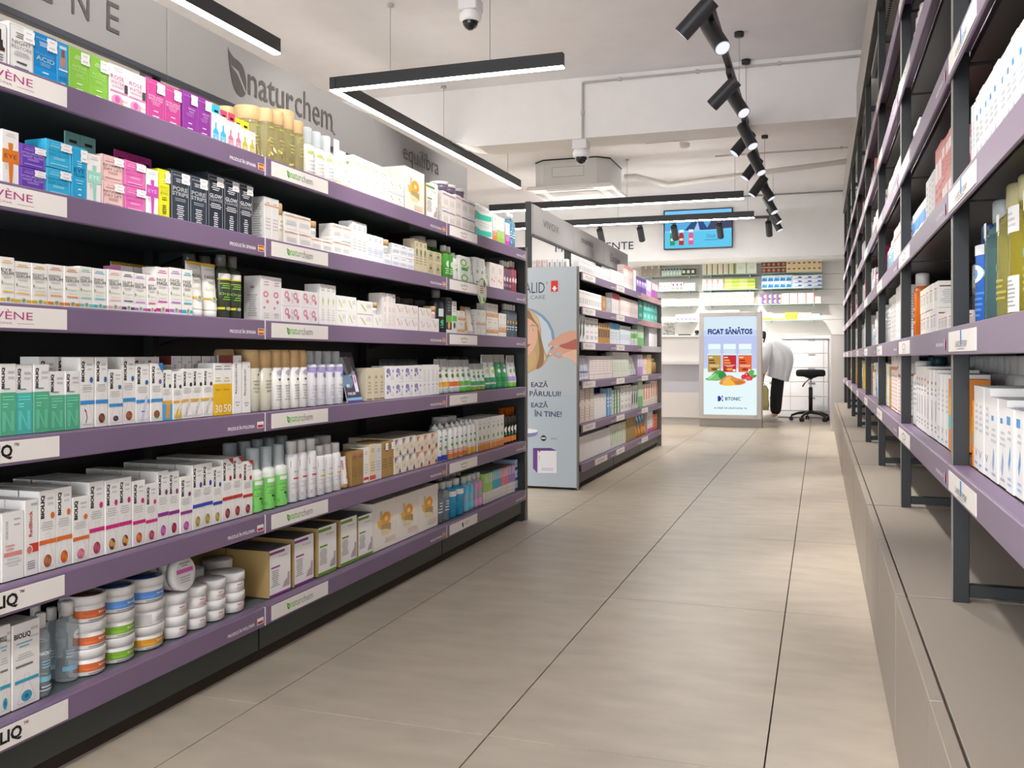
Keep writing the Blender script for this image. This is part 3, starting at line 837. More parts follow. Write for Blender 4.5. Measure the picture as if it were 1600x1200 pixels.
t = thing('desk_scanner', 'small black round scanner on the counter beside advert box', 'scanner', None, (Xof(1089, 11.72), 11.72, 1.1105))
ob('base', MB().lathe([(0, 0), (.035, 0), (.035, .01), (.012, .015), (0, .015)], mat('1b1c1f', 'plastic')), t)
ob('head', MB().lathe([(0, .015), (.022, .022), (.03, .042), (.022, .064), (0, .07)], mat('1b1c1f', 'gloss')), t)
# drawers
DY = 13.2
t = thing('drawer_unit', 'white drawer unit with cut grips behind the stool', 'drawer unit', None, (-.9, DY, 0))
def p(name, mb, par=None): return ob(name, shifted(mb, t), par or t)
zs = [.105, .30, .50, .695, .89, 1.085]
cx = [Xof(1100, DY), Xof(1166, DY), Xof(1235, DY), Xof(1287, DY), Xof(1294, DY)]
p('carcass', boxmb(cx[0], DY + .02, .02, cx[4] + .02, 13.62, 1.088, mat('d5d3d4', 'plastic')))
p('plinth', boxmb(cx[0], DY + .04, 0, cx[4] + .02, 13.62, .0195, mat('b5b3b5', 'plastic')))
p('base_rail', boxmb(cx[0], DY + .004, .022, cx[4] + .02, DY + .0195, .10, mat('cfcdd0', 'plastic')))
for a, e in zip(cx[:-1], cx[1:]):
    for z0, z1 in zip(zs[:-1], zs[1:]):
        d = p('drawer', boxmb(a + .002, DY, z0 + .003, e - .002, DY + .0195, z1 - .003, mat('e3e1e2', 'plastic'), .002))
        if e - a > .15:
            mid = (a + e) / 2 + .06
            p('handle', boxmb(mid - .045, DY - .012, z1 - .022, mid + .045, DY - .0005, z1 - .006, mat('aaa8a8', 'metal')), d)
thing('worktop', 'thin white worktop along the wall above drawers', 'worktop', MB().box(cx[0] + 1, DY - .03 - DY, 1.0885, cx[4] + 1.05, 13.625 - DY, 1.112, mat('f2efec', 'plastic'), .002), (-1.0, DY, 0))
t = thing('partition_panel', 'pale waist high partition panel at the end of cabinets', 'partition', None, (.4, 11.02, 0))
ob('panel', MB().box(-.28, 0, 0, .26, .03, 1.09, mat('d3cfcc', 'plastic'), .002), t)
ob('side', MB().box(-.28, .0305, 0, -.25, 1.9, 1.09, mat('d3cfcc', 'plastic'), .002), t)
ob('cap', MB().box(-.285, -.004, 1.0905, .265, .04, 1.1, mat('e5e2df', 'plastic'), .001), t)
# stool
t = thing('rolling_stool', 'black round rolling stool with lever on five castors', 'stool', None, (-.115, 12.72, 0), .3)
bl = mat('1c1e22', 'plastic')
ob('seat', MB().lathe([(0, .585), (.165, .585), (.184, .6), (.187, .64), (.178, .665), (.15, .675), (0, .672)], mat('24272a', 'matte'), seg=28), t)
ob('seat_plate', MB().lathe([(0, .545), (.02, .545), (.035, .56), (.10, .584), (0, .584)], bl), t)
ob('gas_lift', MB().lathe([(.013, .44), (.013, .55)], mat('b9bcc2', 'metal')).lathe([(0, .1), (.026, .1), (.026, .435), (.02, .445), (0, .445)], bl), t)
ob('lever', MB().rod((-.01, -.03, .565), (-.10, -.08, .50), .006, bl).rod((-.10, -.08, .50), (-.135, -.10, .455), .010, bl), t)
for k in range(5):
    a = k * 2 * math.pi / 5 + .2
    u = Vector((math.cos(a), math.sin(a), 0))
    lg = MB().rod(u * .02 + Vector((0, 0, .115)), u * .16 + Vector((0, 0, .10)), .024, bl, 10, .017).rod(u * .16 + Vector((0, 0, .10)), u * .245 + Vector((0, 0, .068)), .017, bl, 10, .014)
    l = ob('leg', lg, t)
    nrm = Vector((-u.y, u.x, 0))
    cs = MB()
    for q in (-.014, .014):
        cs.rod(u * .245 + nrm * (q - .009) + Vector((0, 0, .027)), u * .245 + nrm * (q + .009) + Vector((0, 0, .027)), .027, mat('23283a', 'plastic'), 14)
    cs.rod(u * .245 + Vector((0, 0, .03)), u * .245 + Vector((0, 0, .07)), .008, bl)
    ob('caster', cs, l)
for _g, _a, _b in ((ga, 0, 1), (gb_, 1, 2), (gc, 2, 3)):
    ob('rear_half', shifted(boxmb(-2.05, gs[_a] + .002, .02, -1.802, gs[_b] - .002, 1.368, mat('2a2e2e', 'powder')), _g), _g)
# ================================================================ products
ORD = ['first', 'second', 'third', 'fourth', 'fifth', 'sixth', 'seventh', 'eighth', 'ninth', 'tenth', 'eleventh', 'twelfth', 'thirteenth', 'fourteenth', 'fifteenth', 'sixteenth', 'seventeenth', 'eighteenth', 'nineteenth', 'twentieth']
TENS = {2: 'twenty', 3: 'thirty', 4: 'forty', 5: 'fifty', 6: 'sixty'}
def ordinal(i):
    if i < 20:
        return ORD[i]
    t, u = divmod(i + 1, 10)
    return TENS[t] + '-' + ORD[u - 1] if u else {2: 'twentieth', 3: 'thirtieth', 4: 'fortieth', 5: 'fiftieth', 6: 'sixtieth'}[t]
PEND = []
MC = {}
def cached(key, fn):
    if key not in MC:
        MC[key] = fn().build(key[0])
    return MC[key]
def shade(h, f):
    return ''.join('%02x' % max(0, min(255, int(int(h[i:i + 2], 16) * f))) for i in (0, 2, 4))
def carton_mesh(w, h, d, body, els, side, top):
    m = MB()
    kind = 'kraft' if body in ('a8834a', 'b08c52', 'b99b62') else 'paper'
    m.box(-w / 2, 0, 0, w / 2, d, h, mat(body, kind), min(.0008, w * .04))
    if top:
        m.add([(-w / 2 + .001, .001, h + .0003), (w / 2 - .001, .001, h + .0003), (w / 2 - .001, d - .001, h + .0003), (-w / 2 + .001, d - .001, h + .0003)], [[0, 1, 2, 3]], mat(top))
    fl_ = shade(top or body, .82)
    m.add([(-w / 2 + .0015, d * .16, h + .0005), (w / 2 - .0015, d * .16, h + .0005), (w / 2 - .0015, d * .16 + .0011, h + .0005), (-w / 2 + .0015, d * .16 + .0011, h + .0005)], [[0, 1, 2, 3]], mat(fl_))
    if els:
        m.art(els, flat(w, h, -w / 2))
    if side:
        for sx in (-1, 1):
            f = lambda u, v, o, sx=sx: (sx * (w / 2 + o), (u if sx > 0 else 1 - u) * d, v * h)
            m.art(side, f)
    return m
def sticker_mesh(w, h):
    m = MB()
    x0, x1, z1 = w * .06, w * .49, h * .96
    sh = min(h * .3, .026)
    z0 = z1 - sh
    pts = []
    for i in range(7):
        pts.append((x0 + (x1 - x0) * i / 6, z0 + (sh * .06 if i % 2 else 0)))
    pts += [(x1 + w * .02, z0 + sh * .2), (x1 - w * .01, z0 + sh * .5), (x1 + w * .02, z0 + sh * .8)]
    for i in range(7):
        pts.append((x1 - (x1 - x0) * i / 6, z1 - (sh * .05 if i % 2 else 0)))
    pts += [(x0 - w * .02, z0 + sh * .75), (x0 + w * .01, z0 + sh * .5), (x0 - w * .02, z0 + sh * .25)]
    m.add([(x, -.0024, z) for x, z in pts] + [(x, -.0012, z) for x, z in pts], [list(range(len(pts)))], mat('f3f0ee'))
    f = flat(x1 - x0, sh, x0, z0, -.0024)
    m.art([N(.1, .15, .9, .42, 1, 'cfcbd0'), N(.1, .6, .9, .85, 1, 'd5d1d6')], f, off=.0003)
    return m
def cyl_map(r, h, span=2.5, sy=1.0):
    return lambda u, v, o: ((r + o) * math.sin((u - .5) * span), r * sy - (r + o) * sy * math.cos((u - .5) * span), v * h)
def tube_mesh(w, h, c, capc, els, z0=.12):
    m = MB()
    n = 16
    rings = []
    for k in range(7):
        t_ = k / 6
        rx = w * (.40 + .10 * t_)
        ry = w * .38 * (1 - t_) ** .8 + .0015
        rings.append((rx, ry, z0 * h + (h - z0 * h) * t_))
    rings.append((w * .5, .0012, h))
    vs = []
    cy = w * .4
    for rx, ry, z in rings:
        vs += [(rx * math.cos(2 * math.pi * i / n), cy + ry * math.sin(2 * math.pi * i / n), z) for i in range(n)]
    fs = [[j * n + i, j * n + (i + 1) % n, (j + 1) * n + (i + 1) % n, (j + 1) * n + i] for j in range(len(rings) - 1) for i in range(n)]
    m.add(vs, fs, mat(c, 'plastic'), True)
    m.add([vs[(len(rings) - 1) * n + i] for i in range(n)], [list(range(n))], mat(c, 'plastic'))
    if els:
        def fm(u, v, o):
            t_ = max(0, min(1, (v - z0) / (1 - z0)))
            rx = w * (.40 + .10 * t_)
            ry = w * .38 * (1 - t_) ** .8 + .0015
            x = (u - .5) * 2 * rx * .96
            return (x, cy - ry * math.sqrt(max(0, 1 - (x / rx) ** 2)) - o - .0012, v * h)
        m.art(els, fm, nu=6)
    return m
# container shapes: (part, profile as fractions of radius and height, colour slot, finish)
KINDS = {
    'oil': [('bottle', [(0, 0), (.97, 0), (1, .01), (1, .70), (.92, .735), (.92, .75), (0, .75)], 0, 'liquid'), ('cap', [(0, .7505), (.93, .7505), (.95, .76), (.95, .985), (.9, 1), (0, 1)], 1, 'wood')],
    'foam': [('bottle', [(0, 0), (.95, 0), (1, .012), (1, .58), (.95, .63), (.62, .67), (.6, .69), (0, .69)], 0, 'plastic'), ('pump', [(0, .6905), (.55, .6905), (.55, .76), (.3, .77), (.3, .9), (.5, .91), (.5, .955), (0, .96)], 1, 'plastic'), ('cover', [(.68, .675), (.68, .985), (.6, 1), (0, 1)], 2, 'frost')],
    'cap': [('bottle', [(0, 0), (.94, 0), (1, .012), (1, .70), (.93, .75), (.55, .79), (.5, .80), (.5, .82), (0, .82)], 0, 'plastic'), ('cap', [(0, .8205), (.56, .8205), (.56, .985), (.5, 1), (0, 1)], 1, 'plastic')],
    'fat': [('bottle', [(0, 0), (.94, 0), (1, .012), (1, .72), (.9, .78), (.7, .80), (0, .80)], 0, 'plastic'), ('cap', [(0, .8005), (.78, .8005), (.78, .98), (.7, 1), (0, 1)], 1, 'plastic')],
    'wood': [('bottle', [(0, 0), (.95, 0), (1, .01), (1, .70), (0, .70)], 0, 'plastic'), ('cap', [(0, .7005), (.97, .7005), (.97, .93), (.88, .98), (.7, 1), (0, 1)], 1, 'wood')],
    'spike': [('bottle', [(0, 0), (.94, 0), (1, .012), (1, .74), (.88, .82), (.6, .88), (0, .88)], 0, 'plastic'), ('tip', [(0, .8805), (.55, .8805), (.42, .93), (.16, .97), (.14, 1), (0, 1)], 1, 'plastic')],
    'jar': [('jar', [(0, 0), (.9, 0), (.95, .03), (.95, .55), (0, .55)], 0, 'plastic'), ('lid', [(0, .5505), (1, .5505), (1, .97), (.95, 1), (0, 1)], 1, 'plastic')],
    'wjar': [('jar', [(0, 0), (.9, 0), (.95, .03), (.95, .55), (0, .55)], 0, 'gloss'), ('lid', [(0, .5505), (1, .5505), (1, .97), (.95, 1), (0, 1)], 1, 'wood')],
    'tub': [('jar', [(0, 0), (.9, 0), (.93, .03), (.95, .64), (0, .64)], 0, 'plastic'), ('lid', [(0, .6405), (1, .6405), (1, .96), (.97, 1), (.9, 1), (.89, .975), (0, .975)], 1, 'plastic')],
    'spray': [('bottle', [(0, 0), (.95, 0), (1, .01), (1, .72), (.9, .76), (0, .76)], 0, 'plastic'), ('cap', [(0, .7605), (.6, .7605), (.6, .97), (.55, 1), (0, 1)], 1, 'frost')],
}
STY = {}
def C(key, name, cat, body, els=(), d=.05, side=None, top=None, stk=0, tab=None, thick=None):
    STY[key] = ('C', name, cat, body, list(els), d, side, top, stk, tab)
def B(key, kind, name, cat, cols, els=(), sy=1.0, fin=None, stk=0):
    STY[key] = ('B', kind, name, cat, cols, list(els), sy, fin)
def TU(key, name, c, capc, els=(), capm='plastic', z0=.14):
    STY[key] = ('T', name, 'tube', c, capc, list(els), capm, z0)
GT = 'b9b6b4'
SIDE = [N(.12, .12, .88, .7, 12, 'c9c7c5')]
def make(key, w, h, loc, rz, tiny=False):
    s = STY[key]
    kw = (key, round(w, 4), round(h, 4))
    if s[0] == 'C':
        _, name, cat, body, els, d, side, top, stk, tab = s
        d = min(d, .30)
        o = ob(name, cached((name, *kw), lambda: carton_mesh(w, h, d, body, els, side, top)), None, loc, rz)
        if stk and not tiny:
            ob('price_sticker', cached(('price_sticker', *kw), lambda: sticker_mesh(w, h)), o)
        if tab:
            def tb():
                m = MB().box(-w * .48, d - .004, h + .0006, w * .48, d - .003, h + .03, mat(tab), .0003)
                m.add([(-w * .25, d - .0043, h + .012), (w * .25, d - .0043, h + .012), (w * .25, d - .0043, h + .018), (-w * .25, d - .0043, h + .018)], [[0, 1, 2, 3]], mat('1c1c1e'))
                return m
            ob('hang_tab', cached(('hang_tab', *kw), tb), o)
    elif s[0] == 'B':
        _, kind, name, cat, cols, els, sy, fin = s
        r = w / 2
        root = None
        for pn, prof, ci, fn in KINDS[kind]:
            f2 = fin if (fin and ci == 0) else fn
            pr = [(a * r, b_ * h) for a, b_ in prof]
            def bd(pr=pr, c=cols[ci], f2=f2):
                return MB().lathe(pr, mat(c, f2), 0, r * sy, 0, 12 if tiny else 22, sy)
            if root is None:
                root = ob(name, cached((name, *kw), bd), None, loc, rz)
            else:
                ob(pn, cached((pn, *kw), bd), root)
        if els:
            rr = r * (.95 if kind in ('jar', 'wjar', 'tub') else 1.0)
            def lb():
                m = MB().art(els, cyl_map(rr, h, 2.6, sy), off=.0009, nu=14)
                if sy == 1.0 and rr != r:
                    m.v = [(x, y + (r - rr), z) for x, y, z in m.v]
                return m
            ob('label_print', cached(('label_print', *kw), lb), root)
        o = root
    else:
        _, name, cat, c, capc, els, capm, z0 = s
        o = ob(name, cached((name, *kw), lambda: tube_mesh(w, h, c, capc, els, z0)), None, loc, rz)
        ob('cap', cached(('cap', *kw), lambda: MB().lathe([(0, 0), (w * .36, 0), (w * .38, .004), (w * .39, z0 * h - .0005), (0, z0 * h - .0005)], mat(capc, capm), 0, w * .4, 0, 16)), o)
    return o, s[2] if s[0] in 'CT' else s[3]
COUNT = [0]
LIM = [0, 0, 99]
def row(side, z, place, items, X=None, tiny=False):
    """stand products on a surface at height z; x0, x1 are where the facings begin and end as seen from the shop entrance"""
    grp = 'products on the ' + place
    for it in items:
        x0, x1, yt, n, key, desc = it[:6]
        op = it[6] if len(it) > 6 else {}
        sb = op.get('sb', 0)
        if side == 'L':
            Xp = -1.45 - sb
            Ya, Yb = Yof(x0, Xp), min(Yof(x1, Xp), LIM[2])
            W = (Yb - Ya) / n
            zb = Zof(x0, op['yb'], Xp) if 'yb' in op else z
            zb = op.get('zb', zb)
            h = op['h'] if 'h' in op else Zof(x0, yt, Xp) - zb
        elif side == 'R':
            Xp = .292 + sb
            Ya, Yb = min(Yof(x0, .292), LIM[1]), max(Yof(x1, .292), LIM[0])
            W = (Ya - Yb) / n
            zb = op.get('zb', z)
            h = op['h'] if 'h' in op else Zof(x0, yt, Xp) - zb
        else:
            Xp = op.get('Y', 13.36)
            Ya, Yb = Xof(x0, Xp), Xof(x1, Xp)
            W = (Yb - Ya) / n
            zb = z
            h = op['h'] if 'h' in op else Zat(yt, (Ya + Yb) / 2, Xp) - zb
        st = op.get('st', 1)
        gap = op.get('gap', .0008)
        if side == 'R':
            n2 = n if 'w' in op else max(n, math.ceil((Ya - Yb) / (.09 if STY[key][0] == 'C' else .078)))
            W, n = op.get('w', (Ya - Yb) / n2), n2
        if side == 'L' or side == 'R':
            tops = ZT if side == 'L' else ZRT
            up = [q for q in tops if q > z + .02]
            if up:
                h = min(h, min(up) - .034 - zb)
        hh = h / st
        dep = STY[key][5] if STY[key][0] == 'C' else W
        for r_ in range(op.get('rows', 1)):
            for k in range(st):
                for i in range(n):
                    j = rnd.uniform(0, .003) if not tiny else 0
                    dd = sb + r_ * (dep + .002) + j
                    if side == 'L':
                        loc, rz = (-1.45 - dd, Ya + W * (i + .5), zb + k * hh + .0002), math.pi / 2
                    elif side == 'R':
                        loc, rz = (.292 + dd, Ya - W * (i + .5), zb + k * hh + .0002), -math.pi / 2
                    else:
                        loc, rz = (Ya + W * (i + .5), Xp + dd, zb + k * hh + .0002), 0
                    o, cat = make(key, W - gap, hh - .0006, loc, rz, tiny)
                    o['category'] = cat
                    d2 = desc
                    if st > 1:
                        d2 = ('upper ' if k == st - 1 else 'lower ' if k == 0 else 'middle ') + d2
                    if r_:
                        d2 += ', ' + ('second', 'third', 'fourth', 'fifth', 'sixth', 'seventh')[r_ - 1] + ' rank'
                    PEND.append((o, d2, place, x0 + i * .001 + (x1 - x0) * i / n))
                    o['group'] = grp
                    COUNT[0] += 1
def finish_labels():
    by = {}
    for o, d, pl, k in PEND:
        by.setdefault((d, pl), []).append((k, o))
    for (d, pl), L in by.items():
        L.sort(key=lambda q: q[0])
        for i, (k, o) in enumerate(L):
            o['label'] = f'{d}, {pl}' if len(L) == 1 else f'{d}, {ordinal(i)} from left, {pl}'
            if len(o['label'].split()) > 16:
                o['label'] = o['label'].replace(' from left', '')
            if len(o['label'].replace(',', ' ').split()) > 16:
                print('LONG', o['label'])
# ---- styles, near bay
Wh = 'efece6'
fr_ = lambda c: [R(.05, .03, .95, .035, c), R(.05, .955, .95, .96, c), R(.05, .03, .065, .96, c), R(.935, .03, .95, .96, c)]
C('dropper', 'serum_carton', 'carton', 'e9e5e0', fr_('a08a90') + [P([(.3, .84), (.62, .84), (.62, .62), (.72, .62), (.72, .5), (.85, .42), (.85, .38), (.15, .38), (.15, .42), (.28, .5), (.28, .62), (.3, .62)], '2b2d33'), R(.15, .40, .85, .46, '4a3026'), N(.2, .1, .8, .32, 4, '77777a')])
C('night', 'serum_carton', 'carton', 'e6e5df', fr_('77787a') + [T('BIOVÈNE', .36, .9, .45, .03, 'c9c6c2'), N(.2, .72, .8, .84, 3, '6a6a6c'), T('NIGHT', .5, .635, .76, .075, '6d6c70'), T('RESTORE', .5, .535, .8, .07, '7d7a7e'), N(.15, .36, .85, .47, 3, 'b5b2b0'), N(.2, .2, .8, .28, 1, '55555a'), N(.15, .08, .85, .17, 1, '55555a')], stk=1)
C('acid', 'serum_carton', 'carton', '1f86c4', [R(.0, .0, 1, .3, '1a94d6'), T('BIOVÈNE', .35, .9, .5, .03, 'dfeaf2'), N(.15, .74, .75, .84, 3, 'd5e6f2'), T('HYALURONIC', .5, .585, .8, .04, '7fb4d8'), T('ACID', .5, .49, .8, .09, 'c3d9e6'), N(.15, .34, .85, .42, 3, '7fbde2'), N(.3, .19, .7, .25, 1, 'eef4f8'), N(.4, .09, .65, .15, 1, 'eef4f8')], stk=1)
C('acid2', 'serum_carton', 'carton', '2f92cc', [R(.08, .42, .92, .95, '4aa6dc'), R(.2, .86, .8, .92, 'c9e0ee'), R(.35, .66, .65, .85, '8a5a4e'), R(.25, .48, .75, .68, 'b98a7a'), R(.1, .40, .9, .43, 'e8eef2'), T('ACID', .5, .24, .7, .07, '1c6a9c'), N(.3, .08, .7, .16, 2, 'bfe0f2')])
C('green', 'serum_carton', 'carton', '8fc84a', fr_('a5d66a') + [N(.25, .76, .75, .86, 3, 'dff0c4'), T('ACTIVE', .5, .61, .72, .06, 'c9e6a4'), T('RENEWAL', .5, .535, .76, .055, 'b5dc88'), N(.25, .38, .75, .47, 3, 'b7dc8c'), N(.35, .22, .65, .28, 1, 'eef6e0'), N(.3, .1, .7, .16, 1, 'eef6e0')], stk=1, top='79b53a')
C('rose', 'serum_carton', 'carton', 'efe6e4', [N(.15, .86, .8, .95, 2, 'cdbfc4'), T('ROSE', .42, .72, .7, .095, 'b23b86'), T('WATER', .42, .595, .7, .085, 'c05a9a'), N(.1, .48, .8, .54, 2, 'd9b5c8'), R(.04, .38, .96, .42, 'd88ab0'), E(.4, .2, .3, .13, 'e59ac0'), E(.4, .22, .14, .08, 'd05f9e'), E(.62, .1, .14, .06, 'ee9f5a'), R(.78, .42, .95, .62, '4a4448'), T('ROS', .8, .22, .28, .05, 'b23b86')])
C('lash', 'serum_carton', 'carton', 'c2498f', fr_('dd8abb') + [T('BIOVÈNE', .34, .9, .45, .028, 'e8b5d2'), T('EYELASH', .5, .6, .78, .05, 'ecd0e0'), T('BOOSTER', .5, .535, .78, .05, 'ecd0e0'), N(.2, .4, .8, .5, 4, 'dd9ac4'), N(.3, .24, .7, .29, 1, 'f4e3ec'), N(.25, .12, .75, .17, 1, 'f4e3ec')], stk=1, top='b03a80')
C('lash2', 'serum_carton', 'carton', '8f3a98', fr_('b877be') + [T('BIOVÈNE', .34, .9, .45, .028, 'd5aede'), T('GROW', .62, .61, .5, .045, 'd9bfe0'), T('NO', .62, .54, .3, .04, 'd9bfe0'), N(.2, .4, .8, .5, 4, 'b577bd'), N(.3, .24, .7, .29, 1, 'f0e3f4'), N(.25, .12, .75, .17, 1, 'f0e3f4')], stk=1, top='7c2f86')
for nm_, c1, c2 in (('blue', '35b4d8', '3fb6dc'), ('pink', 'd94a6c', 'cf7f9a'), ('yel', 'd9d62a', 'c9b93a')):
    C('drop_' + nm_, 'ampoule_carton', 'carton', 'eeeae6', [N(.2, .82, .8, .92, 2, 'c5c0bd'), P([(.4, .7), (.6, .7), (.6, .52), (.85, .42), (.85, .06), (.15, .06), (.15, .42), (.4, .52)], c2), T('EGG', .5, .3, .5, .06, 'f0eeee'), N(.25, .15, .75, .25, 2, 'efe9e6')], d=.025, tab=c1)
def eyebox(key, c, body='ece8e4', tc=None):
    C(key, 'eye_cream_carton', 'carton', body, [N(.15, .88, .85, .95, 2, 'c9c4c0'), P([(.36, .78), (.64, .78), (.64, .7), (.6, .66), (.4, .66), (.36, .7)], c), R(0, .42, 1, .66, c), T('EYE', .5, .54, .72, .075, 'f3efec' if not tc else tc), P([(.36, .42), (.64, .42), (.58, .06), (.42, .06)], c), N(.12, .3, .34, .4, 3, 'c9c4c0')])
eyebox('eye_or', 'd97a28', tc='5a3a2a')
eyebox('eye_mint', '9ad0be', tc='e8f2ee')
eyebox('eye_mag', 'c44fae', tc='e3b3d8')
def glow(key, body, t1, t2, tc, lc, top=None):
    C(key, 'cream_carton', 'carton', body, fr_(lc) + [T('BIOVÈNE', .42, .86, .4, .05, lc), N(.08, .74, .6, .8, 1, lc), T(t1, .48, .62, .84, .09, tc), T(t2, .5, .48, .8, .1, tc), N(.1, .3, .9, .4, 2, lc), N(.12, .1, .88, .18, 1, lc)], d=.055, stk=1, top=top)
glow('glow_pur', '6a3fae', 'HYALURONIC', 'NIGHT GLOW', 'cbb8e8', 'b79fe0', '33357e')
glow('glow_cy', '35b0d8', 'HYALURONIC', 'DAY GLOW', '1f7ca8', 'a9def0', '2a6a9e')
glow('ret_pale', 'e9c4be', 'RETINOL', 'DAY LIFT', '6d5a58', 'b08f8a')
glow('ret_pink', 'dc6cae', 'RETINOL', 'NIGHT LIFT', 'c7569a', 'f0b9d8', '8a3a5a')
C('filler', 'eye_cream_carton', 'carton', '2ba6d4', fr_('7fd0ec') + [T('EYE', .5, .56, .72, .085, '16506e'), T('FILLER', .5, .47, .74, .05, '16506e'), N(.25, .62, .75, .75, 3, 'a9def0'), N(.2, .3, .8, .4, 2, '8fd3ea'), N(.35, .19, .65, .24, 1, 'f0f6f8'), N(.4, .09, .6, .14, 1, 'f0f6f8')], stk=1)
C('yellow', 'eye_cream_carton', 'carton', 'e4e22e', fr_('c9c822') + [N(.3, .72, .7, .82, 2, 'f5f4a8'), T('RETINOL', .5, .64, .7, .045, 'b9b51e'), T('GLOW', .5, .58, .6, .04, 'b9b51e'), T('EYES', .5, .52, .6, .045, '8f8b1a'), N(.2, .38, .8, .46, 2, '98941e'), N(.3, .1, .7, .3, 5, '6d6a1e')], stk=1)
C('pore', 'mask_carton', 'carton', '36404c', fr_('c3c8cc') + [T('BIOVÈNE', .35, .9, .42, .03, 'd5d8da'), N(.2, .76, .6, .84, 3, 'd5d8da'), T('PORE', .5, .64, .8, .085, 'aeb3b6', 0, .03), T('STRIPS', .5, .545, .86, .075, 'aeb3b6', 0, .03), N(.2, .4, .8, .47, 2, '9aa2a8'), N(.3, .06, .7, .34, 7, 'e0e3e4')], stk=1, top='22282f')
C('glowc', 'mask_carton', 'carton', '2b333d', fr_('d5d8da') + [T('BIOVÈNE', .35, .9, .42, .03, 'd5d8da'), N(.2, .7, .8, .84, 4, 'e0e3e4'), T('GLOW', .5, .605, .8, .07, 'e4e6e6', 0, .02), T('CLEANSE', .5, .535, .82, .05, 'c3c8cc'), N(.12, .38, .88, .48, 3, 'e0e3e4'), N(.32, .05, .68, .32, 7, 'e6e8e8')], stk=1, top='1c2127')
C('tag_teal', 'hydrogel_sachet', 'sachet', '7fb8b0', [R(.25, .86, .75, .9, '1d2424'), T('HYDRA', .5, .6, .7, .1, 'd9ece8'), N(.1, .3, .9, .5, 3, 'b5d8d2')], d=.004)
C('tag_mag', 'peel_sachet', 'sachet', 'c03a8c', [R(.25, .84, .75, .9, '2a1420'), T('DE-', .5, .5, .7, .26, 'f0dce8', 0, .02), N(.1, .1, .9, .26, 2, 'e0a0c8')], d=.004)
C('tag_or', 'patch_sachet', 'sachet', 'dc7a2a', [R(.25, .86, .75, .9, '2a1c14'), T('ANTI', .55, .6, .7, .1, '7a4a1e'), N(.1, .3, .9, .5, 3, 'b8641e')], d=.004)
def serum(key, t1, t2, c, badge=1):
    e = [R(0, 0, 1, .105, 'e9e6e0'), R(0, .055, 1, .125, c), N(.06, .86, .9, .94, 2, shade(c, 1.0)), T(t1, .42, .73, .74, .06, '3a393c'), T(t2, .5, .655, .86, .075, '2c2b2e'), N(.06, .54, .9, .6, 2, 'b5b3b0'), P([(.06, .47), (.13, .5), (.16, .43), (.12, .41)], '5f9a4a'), T('Organic', .52, .43, .66, .06, 'a5bd86'), T('Lemon', .52, .35, .62, .05, 'c3cfae'), N(.1, .24, .9, .3, 1, shade(c, 1.1)), E(.52, .10, .19, .07, 'eceae4'), E(.52, .10, .15, .055, 'a9b39e'), P([(.42, .1), (.5, .07), (.64, .14), (.52, .13)], '6f9c4a')]
    C(key, 'serum_box', 'carton', 'efebe5', e, d=.04, side=[R(0, .055, 1, .125, c), N(.15, .2, .85, .8, 8, 'd5d2ce')])
serum('eyecream', 'EYE', 'CREAM', 'dcb83a')
serum('s_yel', 'RADIANCE', 'SERUM', 'dcb83a')
serum('s_or', 'RENEWING', 'SERUM', 'd9822e')
serum('s_mint', 'LIFTING', 'SERUM', '7cc4b0')
serum('s_cy', 'SHINE', 'SERUM', '2fb4c9')
serum('s_pk', 'NIGHT', 'SERUM', 'e0a9a4')
serum('s_nv', 'SLIM', 'SERUM', '3f4a6e')
serum('s_li', 'GLOSS', 'SERUM', 'a66ec0')
serum('s_mg', 'GROW', 'SERUM', 'c4318c')
serum('m_mg', 'FACE', 'MASK', 'c4318c')
serum('m_li', 'FACE', 'MASK', 'a66ec0')
serum('m_cy', 'FACE', 'MASK', '2fb4c9')
C('pinktop', 'mask_carton', 'carton', 'e6e2dd', [N(.1, .3, .9, .7, 4, 'cfa5bb')], d=.05, top='d98ab5', side=[R(0, .5, 1, 1, 'd57fb0'), N(.1, .6, .9, .9, 3, 'b8639a')])
TU('t_yel', 'scrub_tube', 'efebe3', 'd5d3cf', [R(0, .95, 1, 1, 'e2b12e'), N(.15, .86, .7, .9, 1, 'c9c4b8'), T('FACIAL', .48, .745, .8, .06, '4a4a4c'), N(.1, .62, .9, .69, 2, 'a9a7a2'), T('Lemon', .5, .53, .8, .06, 'c3cfae'), R(.0, .33, 1, .36, 'e2b12e'), E(.5, .345, .2, .05, 'e6e4da'), E(.5, .345, .14, .035, '8fa86a')])
B('dark', 'cap', 'micellar_bottle', 'bottle', ('3d4433', '5c5b55'), [R(.04, .62, .96, .7, 'e6e2dc'), R(0, .6, 1, .62, 'd9c832'), N(.1, .46, .9, .56, 3, '8fc24a'), T('Organic', .5, .38, .8, .05, '9ed25a'), N(.15, .28, .85, .35, 2, '7cb23e'), R(0, .14, 1, .175, 'e0d22e'), E(.5, .155, .2, .035, '4a4a44'), E(.5, .155, .14, .025, 'a5b890')], fin='gloss')
